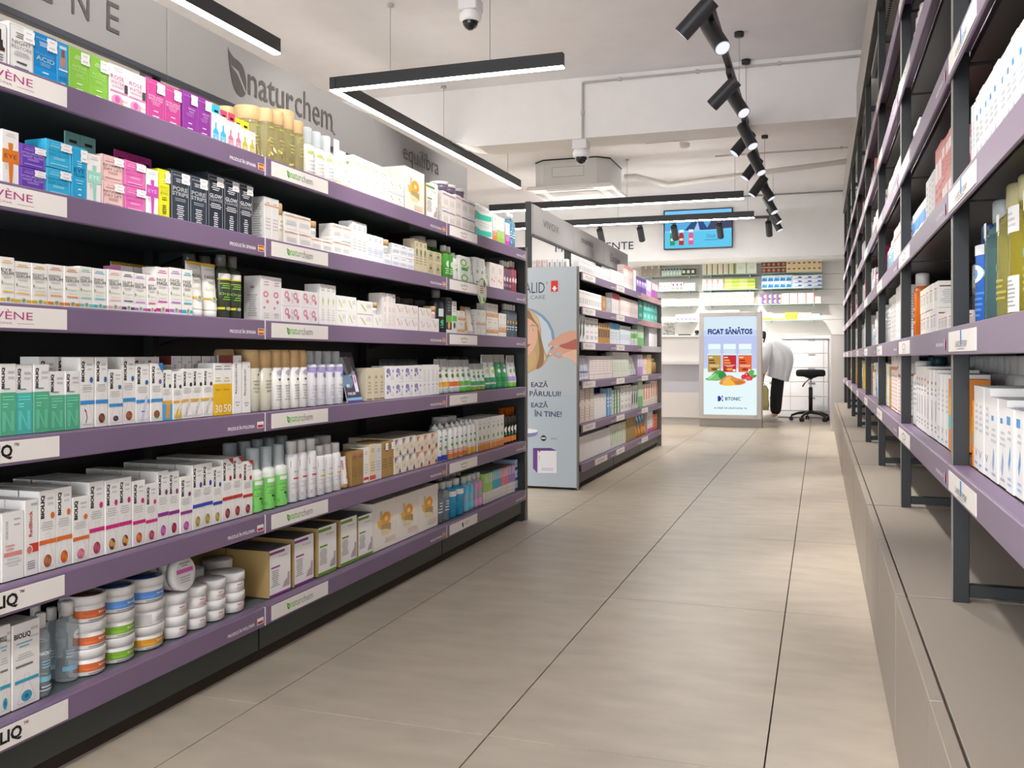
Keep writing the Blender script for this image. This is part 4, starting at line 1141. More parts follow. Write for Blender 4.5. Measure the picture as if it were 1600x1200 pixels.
# shelf four, tall cartons with the upright word
def bio(key, band, deco, c2=None, extra=(), circ=None, body='eeebe6', name='ampoule_box'):
    e = [T('BIOLIQ', .22, .80, .25, .29, '2b2a2d', 90, .055), N(.42, .86, .9, .93, 1, 'c5c2c6'), N(.42, .8, .9, .86, 1, 'd0cdd0'), N(.08, .5, .85, .62, 4, 'c5c3c1')]
    if circ:
        e += [E(.78, .68, .12, .042, circ)]
    if band:
        e += [O(.5, .335, .5, .03, .2, '77797c', 0, 1)][:0]
        e += [P([(.38, .47), (.62, .47), (.62, .36), (.92, .08), (.86, .05), (.14, .05), (.08, .08), (.38, .36)], 'dddbd8'), P([(.41, .46), (.59, .46), (.59, .35), (.88, .08), (.84, .06), (.16, .06), (.12, .08), (.41, .35)], body), R(0, .335, 1, .39, band)]
    e += list(deco) + list(extra)
    C(key, name, 'carton', body, e, d=.05, side=[N(.15, .75, .6, .82, 1, '9a9896')])
def blob(c, c2, w=.26, hh=.07): return [E(.48, .125, w, hh, c), E(.40, .14, w * .5, hh * .6, c2), E(.6, .11, w * .4, hh * .5, c2)]
def bioN(key, c, h_):
    C(key, 'derma_box', 'carton', 'eceae6', [R(0, 0, 1, .6, c), T('BIOLIQ', .2, .80, .22, .30, '2b2a2d', 90, .05), N(.42, .84, .95, .92, 1, 'c5c2c6'), N(.42, .77, .95, .84, 1, 'c9c6ca'), N(.1, .63, .7, .67, 1, '6f9a8c'), N(.1, .48, .9, .56, 2, shade(c, 1.25)), N(.1, .38, .5, .46, 2, shade(c, 1.3)), P([(.12, .06), (.12, .34), (.3, .34), (.66, .14), (.66, .34), (.86, .34), (.86, .06), (.68, .06), (.32, .26), (.32, .06)], shade(c, 1.13))], d=.05, side=[R(0, 0, 1, .6, c)])
bioN('n_g', '5cb08c', 0)
bioN('n_t', '55b8ac', 0)
bio('b_bl1', '3a8fd0', [P([(.3, .28), (.42, .24), (.5, .14), (.4, .07), (.34, .07), (.44, .14), (.38, .22), (.28, .25)], '7a4a34')], circ='2f6ea8')
bio('b_bl2', '3a8fd0', blob('6a3f2a', '8a5a3a'), circ='2f6ea8')
bio('b_bl3', '3a8fd0', blob('4a3a44', '6a5560', .2, .05), circ='2f6ea8')
bio('b_bl4', '3a8fd0', blob('8a4a2a', 'a5643a'), circ='2f6ea8')
bio('b_bl5', '3a8fd0', [P([(.3, .03), (.5, .02), (.85, .42), (.72, .47)], 'cfd3e6'), R(.36, .18, .62, .2, '3a7ac0')], circ='2f6ea8')
bio('b_bl6', '3a8fd0', blob('5a7a3a', '9a4a3a'), extra=[P([(.55, 1), (1, 1), (1, .82)], '2f7fc4')], circ='6a5ab0')
bio('b_y1', 'e0a83a', [R(0, 0, 1, .32, '4aa6dc'), P([(.3, .04), (.7, .04), (.8, .32), (.4, .32)], 'd99a3a')], circ='3a3a3c')
bio('b_y2', 'e0a83a', [P([(.1, .04), (.9, .04), (.7, .3), (.4, .2)], 'd9b23a'), P([(.5, .1), (.62, .1), (.9, .42), (.8, .44)], 'e6e2da')], circ='3a3a3c')
bio('b_y3', 'e0a83a', [P([(.15, .06), (.4, .06), (.8, .36), (.6, .4)], 'd3d0c8'), T('BIOLIQ', .36, .16, .1, .14, '55555a', 90)], circ='3a3a3c')
C('spf30', 'sunscreen_box', 'carton', 'eceae6', [R(0, 0, 1, .6, 'e3b41e'), N(.1, .86, .9, .96, 2, '9a9a9a'), N(.1, .63, .8, .74, 2, 'd9c27a'), N(.1, .45, .7, .52, 1, 'c99a1a'), T('30', .5, .13, .8, .15, 'f2ead2', 0, .01)], side=[R(0, 0, 1, .6, 'e3b41e')])
C('spf50', 'sunscreen_box', 'carton', 'eceae6', [R(0, 0, 1, .6, 'e3b41e'), N(.1, .86, .9, .96, 2, '9a9a9a'), N(.1, .63, .8, .74, 2, 'd9c27a'), N(.1, .45, .7, .52, 1, 'c99a1a'), T('50', .5, .13, .8, .15, 'f2ead2', 0, .01)], side=[R(0, 0, 1, .6, 'e3b41e')])
C('regen', 'lip_care_box', 'carton', 'edebe8', [T('REGENERUM', .35, .62, .2, .46, '3a3a40', 90), E(.3, .36, .08, .02, 'c0392b'), N(.2, .12, .8, .22, 2, 'b5b2b0'), N(.6, .86, .95, .94, 1, 'c5c2c6')], side=[R(0, .86, 1, 1, '7a3a34'), R(0, 0, .12, 1, 'c9c4c0')], top='7a3a34')
def bioF(key, band, dk, dk2, circ, top=None):
    ex = [P([(.5, 1), (1, 1), (1, .9)], top)] if top else []
    bio(key, band, blob(dk, dk2, .24, .08), circ=circ, extra=ex, name='anti_age_box')
bioF('f_or1', 'dd6f2c', '9a5a34', 'b9784a', 'dd6f2c')
bioF('f_or2', 'dd6f2c', 'c4562a', 'd9762e', 'dd6f2c')
bioF('f_or3', 'dd6f2c', 'cf6a7e', 'd98a94', 'dd6f2c')
bioF('f_pk1', 'd02f7e', 'a83a54', 'c05a6e', 'd02f7e')
bioF('f_pk2', 'd02f7e', '7a3a3a', 'd9a04a', 'd02f7e')
bioF('f_pk3', 'd02f7e', 'b8543a', 'd9803a', 'd02f7e')
bioF('f_pu1', '8f2f8a', 'b03f9a', 'c86ab4', '7a2f6e')
bioF('f_pu2', '8f2f8a', '8a1f3f', 'a83a5a', '7a2f6e')
bioF('f_bl', '3a4ab0', 'a08a3a', 'c0a85a', '3a4ab0')
bioF('f_rd', 'c0392f', '8a2f2a', 'b0504a', 'b8352f', 'b8352f')
C('redb1', 'sun_cream_box', 'carton', 'ebe8e4', [T('REDBLOCKER', .22, .75, .1, .26, '8a888c', 90), N(.45, .86, .9, .92, 1, 'b5b3c0'), N(.45, .78, .9, .84, 1, 'b5b3c0'), R(.08, .36, .9, .42, 'd98a84'), N(.08, .2, .9, .34, 3, 'cfccc9'), N(.08, .44, .6, .54, 2, 'd9a09a')], side=[N(.15, .2, .85, .8, 8, 'd5d2ce')])
C('redb2', 'sun_cream_box', 'carton', 'ebe8e4', [T('RedBlock', .42, .68, .26, .34, 'b8352f', 90, .02), T('BLOCK', .7, .82, .001, .001, 'b8352f'), R(.3, .3, 1, .42, 'c8402f'), E(.32, .34, .24, .065, 'e6e2de'), E(.32, .34, .19, .05, 'd07a6a'), N(.1, .08, .8, .2, 4, '9a989a'), N(.4, .9, .9, .97, 1, 'b5b3c0')], side=[N(.15, .2, .85, .8, 8, 'd5d2ce')])
C('bottom_box', 'cleanser_box', 'carton', 'e9e6e1', [T('BIOLIQ', .36, .845, .6, .075, '1c1c1e', 0, .03), N(.1, .7, .75, .78, 2, '7fb8c4'), N(.1, .56, .8, .64, 3, 'b9b7b5'), N(.1, .46, .75, .52, 1, '77777a'), P([(.42, .38), (.6, .38), (.6, .3), (.84, .06), (.78, .04), (.2, .04), (.16, .06), (.42, .3)], 'cfcdca'), P([(.44, .375), (.58, .375), (.58, .295), (.81, .06), (.77, .05), (.21, .05), (.19, .06), (.44, .295)], 'e9e6e1'), R(.08, .29, .94, .33, '3aa0c0'), E(.5, .12, .2, .065, '3f9cb8'), E(.5, .12, .08, .025, '2a6f88'), N(.6, .86, .95, .94, 1, 'c5c2c6'), N(.6, .78, .95, .84, 1, 'c9c6ca')], d=.06)
B('clearb', 'cap', 'toner_bottle', 'bottle', ('dfe6e9', 'dedbd6'), [T('BIOLIQ', .5, .52, .7, .05, 'eef2f4', 0, .02), N(.15, .34, .85, .44, 3, '8fb4c4'), R(.05, .18, .95, .24, '7fc0d4'), N(.15, .06, .85, .14, 2, 'c5d3da')], fin='liquid')
B('clearb2', 'cap', 'toner_bottle', 'bottle', ('dae3e7', 'dedbd6'), [E(.62, .58, .2, .06, 'f0efed'), N(.5, .55, .74, .6, 1, '9a9aa0'), R(.05, .14, .6, .2, '7fb4cc'), N(.1, .3, .5, .42, 3, '9fb9c4')], fin='liquid')
def tub(key, c, c2, lid):
    B(key, 'tub', 'body_cream_tub', 'tub', ('ebe8e4', 'e3e0dc'), [R(-.1, .16, 1.1, .46, c), E(.75, .32, .16, .1, c2), T('krem', .6, .34, .28, .09, 'f3efe6', 0, .02), N(.1, .2, .5, .3, 2, shade(c, 1.25)), N(.2, .05, .8, .12, 1, '8a8886')])
tub('tub_or', 'cf6a3a', '8a4a1e', '')
tub('tub_gr', '7fb03a', '4f7a2a', '')
tub('tub_bl', '5f93d8', 'a9c4ec', '')
tub('tub_ye', 'd99a34', '5f7a2a', '')
B('tub_wh', 'tub', 'body_cream_tub', 'tub', ('ebe8e4', 'e3e0dc'), [R(.0, .1, .35, .5, 'c9c6c4'), N(.42, .15, .8, .45, 4, 'b5b2b2')])
B('jar_w', 'jar', 'face_cream_jar', 'jar', ('e4e1de', 'e9e6e3'), [N(.3, .1, .7, .3, 3, 'cfa59a'), R(.72, .08, 1.0, .42, 'c3c1c0'), N(.3, .34, .6, .44, 1, 'b86a5a')])
NB = 'near left bay'
SH = ['top shelf', 'second shelf', 'third shelf', 'fourth shelf', 'fifth shelf', 'bottom shelf']
ZT = [z + RH for z in ZL]
def Lrow(k, bay, items):
    LIM[2] = 4.43 if 'end' in bay else 99
    row('L', ZT[k], f'{SH[k]}, {bay}', items)
Lrow(0, NB, [
    (-14, 12, 27, 1, 'dropper', 'white box showing a dark dropper bottle'), (14, 54, 31, 1, 'night', 'grey white night serum box'), (54, 90, 47, 1, 'acid', 'blue serum box with white stickers'),
    (90, 108, 63, 1, 'acid2', 'blue box picturing a dropper'), (108.5, 170, 70, 2, 'green', 'lime green serum box'), (171, 229, 97, 2, 'rose', 'white box with magenta rose lettering'),
    (230, 284, 119, 2, 'lash', 'pink serum box'), (285, 330, 139, 2, 'lash2', 'purple serum box'), (331, 356, 174, 2, 'drop_blue', 'white ampoule box with blue tab'), (356, 378, 187, 2, 'drop_pink', 'white ampoule box with red tab'), (378.5, 401, 199, 2, 'drop_yel', 'white ampoule box with yellow tab')])
Lrow(1, NB, [
    (-24, 2, 172, 1, 'tag_or', 'orange hanging sachet behind the boxes', {'sb': .056, 'h': .165}), (4, 31, 200, 1, 'eye_or', 'white eye cream box with orange band'), (31, 71, 222, 1, 'glow_pur', 'violet cream box', {'st': 2}), (72, 111.5, 215, 1, 'glow_cy', 'cyan cream box', {'st': 2}),
    (112, 136, 226, 1, 'filler', 'tall cyan eye filler box'), (102, 150, 203, 2, 'tag_teal', 'teal hanging sachet behind boxes', {'sb': .075}), (137, 159, 238, 1, 'eye_mint', 'white eye cream box with mint band'), (160, 194, 239, 1, 'ret_pale', 'pale pink cream box', {'st': 2}),
    (194.5, 228, 248, 1, 'ret_pink', 'hot pink cream box', {'st': 2}), (180, 238, 232, 3, 'tag_mag', 'magenta hanging sachet behind boxes', {'sb': .08}), (229, 248, 262, 1, 'eye_mag', 'white eye cream box with magenta band'), (248.5, 267, 262, 1, 'yellow', 'bright yellow eye cream box'),
    (268, 325, 262, 2, 'pore', 'dark grey pore strip box'), (325.5, 395, 268, 3, 'glowc', 'black cleansing mask box')])
Lrow(2, NB, [
    (-25, -2, 397, 1, 's_yel', 'white serum box cut by the picture edge'), (0, 23, 400, 1, 'eyecream', 'white eye cream box'), (24, 75, 407, 2, 's_yel', 'white serum box with yellow stripe'), (76, 125, 412, 2, 's_or', 'white serum box with orange stripe'), (125.5, 146, 415, 1, 's_mint', 'white serum box with mint stripe'),
    (146.5, 167.5, 418, 1, 's_cy', 'white serum box with cyan stripe'), (168.5, 190, 420, 1, 's_pk', 'white serum box with pale pink stripe'), (190.5, 210, 423, 1, 's_nv', 'white serum box with navy stripe'), (210.5, 230, 426, 1, 's_li', 'white serum box with lilac stripe'), (230.5, 245, 429, 1, 's_mg', 'white serum box with magenta stripe'),
    (245.5, 265, 416, 1, 'm_mg', 'white face mask box with magenta stripe'), (265.5, 284.5, 417, 1, 'm_li', 'white face mask box with lilac stripe'), (285, 301, 420, 1, 'm_cy', 'white face mask box with cyan stripe'), (190, 246, 414, 3, 'pinktop', 'pink topped box behind the serums', {'sb': .07}),
    (301.5, 348, 406, 2, 't_yel', 'white facial tube with yellow crimp'), (186, 290, 407, 4, 't_yel', 'yellow crimped tube behind the boxes', {'sb': .14}), (348, 382, 396, 2, 'dark', 'dark micellar bottle with grey cap'), (300, 365, 394, 3, 'dark', 'dark micellar bottle standing behind', {'sb': .13})])
Lrow(3, NB, [
    (-27, -1, 568, 1, 'n_g', 'green and white box cut by picture edge'), (0, 25.5, 568, 1, 'n_g', 'green and white box beside picture edge'), (26, 52, 570, 1, 'n_t', 'turquoise and white box'), (53, 77.5, 569, 1, 'n_g', 'tall green and white box'), (78, 125, 580, 2, 'n_g', 'short green and white box'),
    (125.5, 148, 558, 1, 'b_bl1', 'white box, blue band and curled pod'), (149, 169, 558, 1, 'b_bl2', 'white box, blue band and brown nuts'), (170, 192, 577, 1, 'b_bl3', 'short white box, blue band, dark berries'), (193, 213, 558, 1, 'b_bl4', 'white box, blue band and star anise'), (213.5, 235, 568, 1, 'b_bl5', 'white box, blue band and slanted tube'),
    (236, 254.5, 567, 1, 'b_bl6', 'white box with blue corner and fruit'), (255, 270, 578, 1, 'b_y1', 'white box with blue and amber base'), (270.5, 285, 580, 1, 'b_y2', 'white box with golden splash'), (285.5, 334, 576, 3, 'b_y3', 'white box with yellow band and tube'),
    (334.5, 348.5, 567, 1, 'spf30', 'yellow sunscreen box numbered thirty'), (349, 364, 567, 1, 'spf50', 'yellow sunscreen box numbered fifty'), (364.5, 378, 555, 1, 'regen', 'tall white box with upright lettering'), (378.5, 392, 565, 1, 'regen', 'shorter white box with upright lettering'),
    (62, 250, 557, 8, 'b_bl1', 'shaded white box behind front boxes', {'sb': .056}), (268, 345, 556, 5, 'regen', 'red topped box behind front boxes', {'sb': .06})])
r5 = {'rows': 4}
Lrow(4, NB, [
    (-22, -1, 800, 1, 'redb1', 'white box cut by the picture edge'), (3, 38, 803, 1, 'redb1', 'white box with faded red stripe', r5), (39, 60.5, 782, 1, 'redb2', 'white box with big red lettering', r5), (61, 88, 768, 1, 'f_or1', 'white box, orange band, brown root', r5), (88.5, 113, 763, 1, 'f_or2', 'white box, orange band, orange plant', r5), (113.5, 139.5, 778, 1, 'f_or3', 'short white box, orange band, pink petals', r5),
    (140, 164, 754, 1, 'f_pk1', 'white box, pink band, red stalk', r5), (164.5, 206, 751, 2, 'f_pk2', 'white box, pink band, passion fruit', r5), (207, 227, 752, 1, 'f_pk3', 'white box, pink band, orange fruit', r5), (227.5, 246, 757, 1, 'f_pk1', 'short white box with pink band', r5),
    (246.5, 264, 737, 1, 'f_pu1', 'white box, purple band, purple feather', r5), (264.5, 281, 737, 1, 'f_pu2', 'white box, purple band, dark fruit', r5), (281.5, 300, 746, 1, 'f_pu1', 'short white box with purple band', r5), (300.5, 333, 727, 2, 'f_bl', 'white box, blue band, olive stalks', r5), (333.5, 348, 730, 1, 'f_bl', 'short white box with blue band', r5),
    (348.5, 380, 718, 2, 'f_rd', 'white box, red corner, red stalks', r5), (380.5, 396, 721, 1, 'f_rd', 'short white box with red corner', r5)])
Lrow(5, NB, [
    (-40, -2, 982, 1, 'bottom_box', 'white cleanser box cut by picture edge'), (-1, 18, 980, 1, 'bottom_box', 'narrow white cleanser box beside picture edge'), (19, 62.5, 978, 1, 'bottom_box', 'white cleanser box with blue flower'), (63.5, 87, 962, 1, 'clearb', 'clear toner bottle, front one'), (82, 103, 953, 1, 'clearb2', 'clear toner bottle with shop sticker', {'sb': .06}),
    (106, 132, 944, 1, 'clearb2', 'larger clear toner bottle with sticker', {'sb': .015}), (56, 78, 947, 1, 'clearb', 'clear toner bottle standing behind', {'sb': .08})])
def stack(px0, px1, sb, keys, names, place, tops):
    Xp = -1.45 - sb
    ya, yb = Yof(px0, Xp), Yof(px1, Xp)
    z = ZT[5]
    for i, (k, hgt, nm) in enumerate(zip(keys, tops, names)):
        o, cat = make(k, (yb - ya), hgt - .0006, (Xp, (ya + yb) / 2, z + .0002), math.pi / 2)
        o.rotation_euler[2] += rnd.uniform(-.12, .12) * 0
        o['category'] = cat
        o['group'] = 'products on the bottom shelf, ' + NB
        PEND.append((o, nm, place, px0))
        z += hgt
    return (Xp, (ya + yb) / 2, z)
pl = 'bottom shelf, near left bay'
def lidart(c, p, r, extra=()):
    m = MB()
    m.lathe([(0, 0), (r * .84, 0), (r * .84, .0006), (0, .0006)], mat(c, 'gloss'))
    return m
for px0, px1, sb, keys, names, hs, lc in (
    (135, 179, .0, ['tub_or', 'tub_or', 'tub_or'], ['bottom tub of the orange stack', 'middle tub of the orange stack', 'top tub of the orange stack'], [.056, .056, .056], '6a3a2c'),
    (179.5, 225, .0, ['tub_gr', 'tub_gr', 'tub_bl'], ['bottom green tub of second stack', 'middle green tub of second stack', 'top blue tub of second stack'], [.055, .055, .055], '34548e'),
    (225.5, 270.5, .0, ['tub_ye', 'tub_wh', 'tub_bl'], ['bottom yellow tub of third stack', 'middle plain tub of third stack', 'top blue tub of third stack'], [.054, .054, .056], '34548e')):
    X_, Y_, Zz = stack(px0, px1, sb, keys, names, pl, hs)
    rr = (Yof(px1, X_) - Yof(px0, X_)) / 2
    top = PEND[-1][0]
    ob('lid_print', lidart(lc, None, rr), top, (0, rr, hs[-1] - .0022))
for i, (px0, px1, lc) in enumerate(((271, 304, 'd8d5d2'), (304.5, 333, '6a2f34'), (333.5, 362, '6a3f44'), (362.5, 393, '54604a'))):
    w_ = ['first', 'second', 'third', 'fourth'][i]
    X_, Y_, Zz = stack(px0, px1, .0, ['jar_w', 'jar_w'], [f'lower jar of {w_} white jar stack', f'upper jar of {w_} white jar stack'], pl, [.052, .052])
    rr = (Yof(px1, X_) - Yof(px0, X_)) / 2
    ob('lid_print', lidart(lc, None, rr), PEND[-1][0], (0, rr, .0506))
    if i == 0:
        o, cat = make('jar_w', .082, .05, (X_ - .045, Y_ + .002, Zz + .001), math.pi / 2)
        o.rotation_euler = (math.radians(84), 0, math.pi / 2)
        o['category'] = cat
        o['label'] = 'white jar tipped on its side with lid facing out, on first white jar stack'
        o['group'] = 'products on the ' + pl
        ob('lid_print', MB().art([E(0, 0, .032, .032, 'dcdad8'), R(-.03, .002, .03, .012, 'cf5fa8'), N(-.02, .016, .02, .028, 2, '8a888a'), N(-.02, -.022, .02, -.004, 3, 'a9a7a8')], lambda u, v, q: (u, .041 - v * -1, q + .0502), off=.0004), o)
for i, px0 in enumerate((300, 345)):
    stack(px0, px0 + 28, .10, ['jar_w', 'jar_w'], [f'lower jar of shaded stack behind, {ORD[i]} from tubs', f'upper jar of shaded stack behind, {ORD[i]} from tubs'], pl, [.056, .056])
for i, px0 in enumerate((120, 175, 220)):
    stack(px0, px0 + 40, .14, ['tub_wh', 'tub_wh', 'tub_wh'], [f'{q} tub of {ORD[i]} shaded stack behind coloured tubs' for q in ('bottom', 'middle', 'top')], pl, [.056, .056, .056])

# the stretch of the near bay that runs on toward the entrance
for k_, its in enumerate(([('dropper', 'white dropper bottle box', 5, .105), ('night', 'grey white night serum box', 4, .10)], [('eye_or', 'white eye cream box with orange band', 4, .10), ('glow_cy', 'low cyan cream box', 5, .058)], [('eyecream', 'white eye cream box', 5, .095), ('s_yel', 'white serum box with yellow stripe', 5, .098)],
                           [('n_g', 'green and white box', 5, .125), ('n_t', 'turquoise and white box', 4, .125)], [('redb1', 'white box with faded red stripe', 5, .12), ('redb2', 'white box with big red lettering', 5, .14)], [('bottom_box', 'white cleanser box with blue flower', 7, .148)])):
    e0, e1 = -385, (-28, -30, -30, -32, -26, -44)[k_]
    for q, (key_, ds, n_, hh_) in enumerate(its):
        a_ = e0 + (e1 - e0) * (q / len(its)) ** .8
        c_ = e0 + (e1 - e0) * ((q + 1) / len(its)) ** .8
        Lrow(k_, NB, [(a_, c_ - 3, 0, n_, key_, ds + ' beyond picture edge', {'h': hh_})])
# ---- middle bay of the left gondola
WOODC = 'dcb782'
B('oil', 'oil', 'bath_oil_bottle', 'bottle', ('dcd3a4', WOODC), [N(.2, .62, .8, .7, 1, 'a9b04a'), N(.3, .3, .7, .5, 3, 'b5ad6e')])
B('foamw', 'foam', 'foam_bottle', 'bottle', ('eeeae6', 'eceae8', 'e6eef0'), [E(.35, .5, .16, .035, 'b5c46a'), E(.6, .46, .12, .025, 'c9d48a'), N(.2, .1, .8, .38, 4, 'd3d0cb')])
TU('wtube', 'hand_cream_tube', 'eceae6', 'd9b68a', [E(.5, .5, .12, .04, 'c0cc84'), N(.25, .25, .75, .4, 3, 'd5d2cd')])
def leafbox(key, d=.05, c='f0ede8', lc='b9c06a', nm='face_cream_box'):
    C(key, nm, 'carton', c, [E(.3, .8, .09, .022, lc), E(.62, .8, .09, .022, lc), E(.35, .74, .06, .016, lc), E(.68, .73, .06, .016, lc), N(.2, .3, .8, .6, 4, 'd9d6d1'), N(.2, .08, .8, .2, 2, 'd9d6d1')], d=d, side=[E(.5, .8, .2, .04, shade(lc, .9)), E(.5, .3, .2, .04, shade(lc, .9))])
leafbox('leafb')
C('leafs', 'soap_box', 'carton', 'efece7', [E(.4, .7, .1, .07, 'b9c06a'), E(.55, .55, .08, .06, 'c9b95a'), N(.1, .12, .9, .35, 2, 'd9d6d1')], d=.06)
C('orange', 'gift_box', 'carton', 'ece5da', [P([(.26, .8), (.36, .8), (.36, .42), (.26, .42)], 'c9b894'), E(.52, .62, .2, .14, 'eda23a'), E(.52, .62, .07, .05, 'f6d9a0'), P([(.14, .62), (.3, .6), (.3, .46), (.2, .46)], 'e8b94a'), P([(.3, .52), (.72, .5), (.72, .34), (.36, .34)], 'b59a6a'), P([(.3, .42), (.5, .4), (.7, .36), (.6, .28), (.34, .3)], 'e6d9a4'), N(.45, .1, .92, .22, 3, 'e3c3a4')], d=.10, side=[N(.2, .2, .8, .5, 3, 'ddd6ca')])
C('kgreen', 'kit_box', 'carton', 'b99b62', [R(.03, 0, 1, 1, 'efece8'), R(.03, .0, 1, .07, '6f9a3a'), R(.03, .9, .72, .96, '6f9a3a'), T('Kompleks', .65, .82, .4, .05, '8a888a'), R(.1, .58, .5, .62, '6f9a3a'), N(.08, .22, .48, .55, 9, '9a989a'), P([(.62, .12), (.95, .12), (.95, .42), (.86, .42), (.84, .3), (.7, .24)], 'b5a9b0')], d=.14, top='6d6a68')
C('kpurp', 'kit_box', 'carton', 'b99b62', [R(.03, 0, 1, 1, 'efece8'), R(.03, .0, 1, .05, '8f3f8f'), R(.03, .9, .72, .955, '8f3f8f'), T('Kompleks', .65, .82, .4, .05, '8a888a'), R(.1, .6, .5, .635, '8f3f8f'), N(.08, .2, .48, .56, 9, '9a989a'), P([(.6, .12), (.95, .12), (.95, .42), (.86, .42), (.84, .3), (.7, .24)], 'bda9ae')], d=.14, top='6d6a68', side=[N(.1, .1, .12, .2, 1, 'b99b62')])
def gen(key, name, body, acc=None, z0=0, z1=.2, mark=None, d=.05, lines='c9c7c5', side=None, top=None, stk=0, cat='carton', nl=4):
    e = []
    if acc:
        e.append(R(0, z0, 1, z1, acc))
    if mark:
        e.append(E(.5, .62, .22, .1, mark))
    e += [N(.12, .25, .88, .55, nl, lines), N(.2, .78, .8, .9, 2, shade(lines, .9))]
    C(key, name, cat, body, e, d=d, side=side or [N(.15, .2, .85, .8, 6, shade(body, .88))], top=top, stk=stk)
gen('mulb', 'vial_box', 'e9e6e1', 'e0a878', .8, .84, d=.055, side=[N(.15, .1, .85, .85, 14, 'b5b3b2')])
gen('mulc', 'cream_box', 'eeebe6', 'e2a878', .78, .86)
gen('whbl', 'serum_box', 'eeeeee', 'cdd6e4', .0, .03)
gen('whb', 'cream_box', 'eeeef0', 'd9e0ea', .4, .5, lines='c0c9d8')
gen('beig', 'balm_box', 'cfc4a4', None, mark='6f7a4f', lines='a59a7a')
gen('beigs', 'balm_box', 'cabf9c', None, mark='6a754a', lines='a0966f')
B('wjar', 'wjar', 'cream_jar', 'jar', ('dfe3df', WOODC), [N(.2, .15, .8, .4, 2, 'b9bdb8')])
B('wjarp', 'wjar', 'cream_jar', 'jar', ('e3cfc6', WOODC), [N(.2, .15, .8, .4, 2, 'c9b0a8')])
B('wcapb', 'wood', 'lotion_bottle', 'bottle', ('cfc6b4', WOODC), [N(.2, .3, .8, .6, 3, 'b0a894')])
B('greenb', 'cap', 'aloe_gel_bottle', 'bottle', ('3f8a2f', 'd5d2ca'), [E(.5, .42, .22, .1, 'c5dcc0'), N(.2, .2, .8, .34, 3, 'b5d4a8')], fin='gloss')
MB_ = 'middle left bay'
Lrow(0, MB_, [
    (392, 417, 160, 1, 'oil', 'tall yellow oil bottle with wooden cap', {'sb': .03}), (418.3, 434, 166, 1, 'oil', 'narrower yellow oil bottle with wooden cap'), (434.5, 481, 171, 3, 'oil', 'slim yellow oil bottle with wooden cap'), (357, 391, 163, 2, 'oil', 'yellow oil bottle standing behind', {'sb': .115}), (447, 470, 167, 1, 'oil', 'yellow oil bottle behind the slim ones', {'sb': .075}),
    (482, 527, 195, 3, 'foamw', 'white foam bottle with leaf print'), (527.5, 536, 216, 1, 'wtube', 'white tube beside foam bottles'), (536.5, 552, 231, 1, 'wtube', 'white pointed tube with wooden cap'),
    (553, 607, 241, 4, 'leafb', 'tall white box with green leaves'), (607.5, 632, 276, 2, 'leafs', 'small white soap box', {'st': 2}), (633, 664, 258, 1, 'orange', 'cream gift box with orange slice'), (665.5, 684, 285, 1, 'kgreen', 'white fronted kit box with green stripe')])
Lrow(1, MB_, [
    (414, 437, 306, 2, 'mulb', 'tall grey white vial box'), (437.5, 445, 316, 1, 'wcapb', 'beige bottle with wooden cap'), (445.5, 487, 330, 2, 'mulc', 'small white cream box', {'st': 2}), (487.5, 520, 369, 2, 'mulc', 'single white cream box'), (488, 499, 344, 1, 'wjar', 'cream jar with wooden lid on white boxes', {'yb': 369}),
    (521, 549, 348, 2, 'mulc', 'white cream box past the jar', {'st': 2}), (535.5, 545, 361, 1, 'wjar', 'cream jar with wooden lid behind boxes', {'sb': .07, 'h': .085}), (550.5, 574, 344, 3, 'whbl', 'tall white serum box'), (574.5, 600, 365, 3, 'whb', 'middling white serum box'), (600.5, 611, 373, 1, 'wjar', 'pale jar with wooden lid on boxes', {'yb': 394}),
    (600.5, 612, 395, 1, 'whb', 'low white box under the jar'), (612.5, 648, 379, 3, 'whb', 'small white cream box near jar', {'st': 2}), (649, 668, 372, 3, 'beig', 'tall beige balm box'), (668.5, 690, 390, 2, 'beigs', 'small beige balm box', {'st': 2}), (664, 699, 366, 2, 'greenb', 'green gel bottle with pale cap standing behind', {'sb': .06})])
PK = 'd98a9e'
C('pkb', 'serum_box', 'carton', 'ece8e5', [O(.45, .6, .25, .07, .5, PK), E(.6, .44, .14, .04, PK), E(.3, .3, .1, .03, PK), N(.2, .78, .8, .9, 2, 'c9a9b0'), N(.2, .06, .8, .2, 3, 'cfccca')], d=.055, side=[N(.2, .1, .8, .6, 10, 'b5b3b2'), E(.5, .75, .12, .03, 'c09098')])
C('pkc', 'cream_box', 'carton', 'eeeae8', [O(.25, .65, .11, .22, .5, PK), E(.36, .38, .07, .14, PK), O(.72, .62, .11, .22, .5, PK), E(.84, .34, .07, .14, PK), N(.45, .55, .62, .8, 2, 'c9c7c5'), N(.45, .15, .65, .4, 3, 'd3d0ce')], d=.06)
C('lfb', 'serum_box', 'carton', 'eeece8', [P([(.5, .7), (.66, .6), (.5, .46), (.34, .6)], 'c3cc86'), N(.15, .82, .85, .94, 2, 'b5b3b2'), N(.2, .1, .8, .4, 5, 'd3d0ce')], d=.055)
C('lfc', 'cream_box', 'carton', 'eeece8', [P([(.15, .8), (.3, .7), (.6, .2), (.45, .3)], 'bcc67a'), N(.55, .5, .9, .8, 3, 'd0cdcb')], d=.06)
C('rsb', 'serum_box', 'carton', 'ece6e2', [O(.5, .55, .2, .06, .4, 'd9b5a8'), N(.2, .75, .8, .92, 3, 'cdbcb6'), N(.2, .1, .8, .4, 5, 'd9cfca')], d=.055)
C('rsc', 'cream_box', 'carton', 'ece7e3', [P([(.2, .75), (.35, .7), (.6, .3), (.4, .4)], 'dda597'), E(.2, .8, .05, .08, '8a8a90'), N(.55, .4, .9, .75, 3, 'd3c6c2')], d=.06)
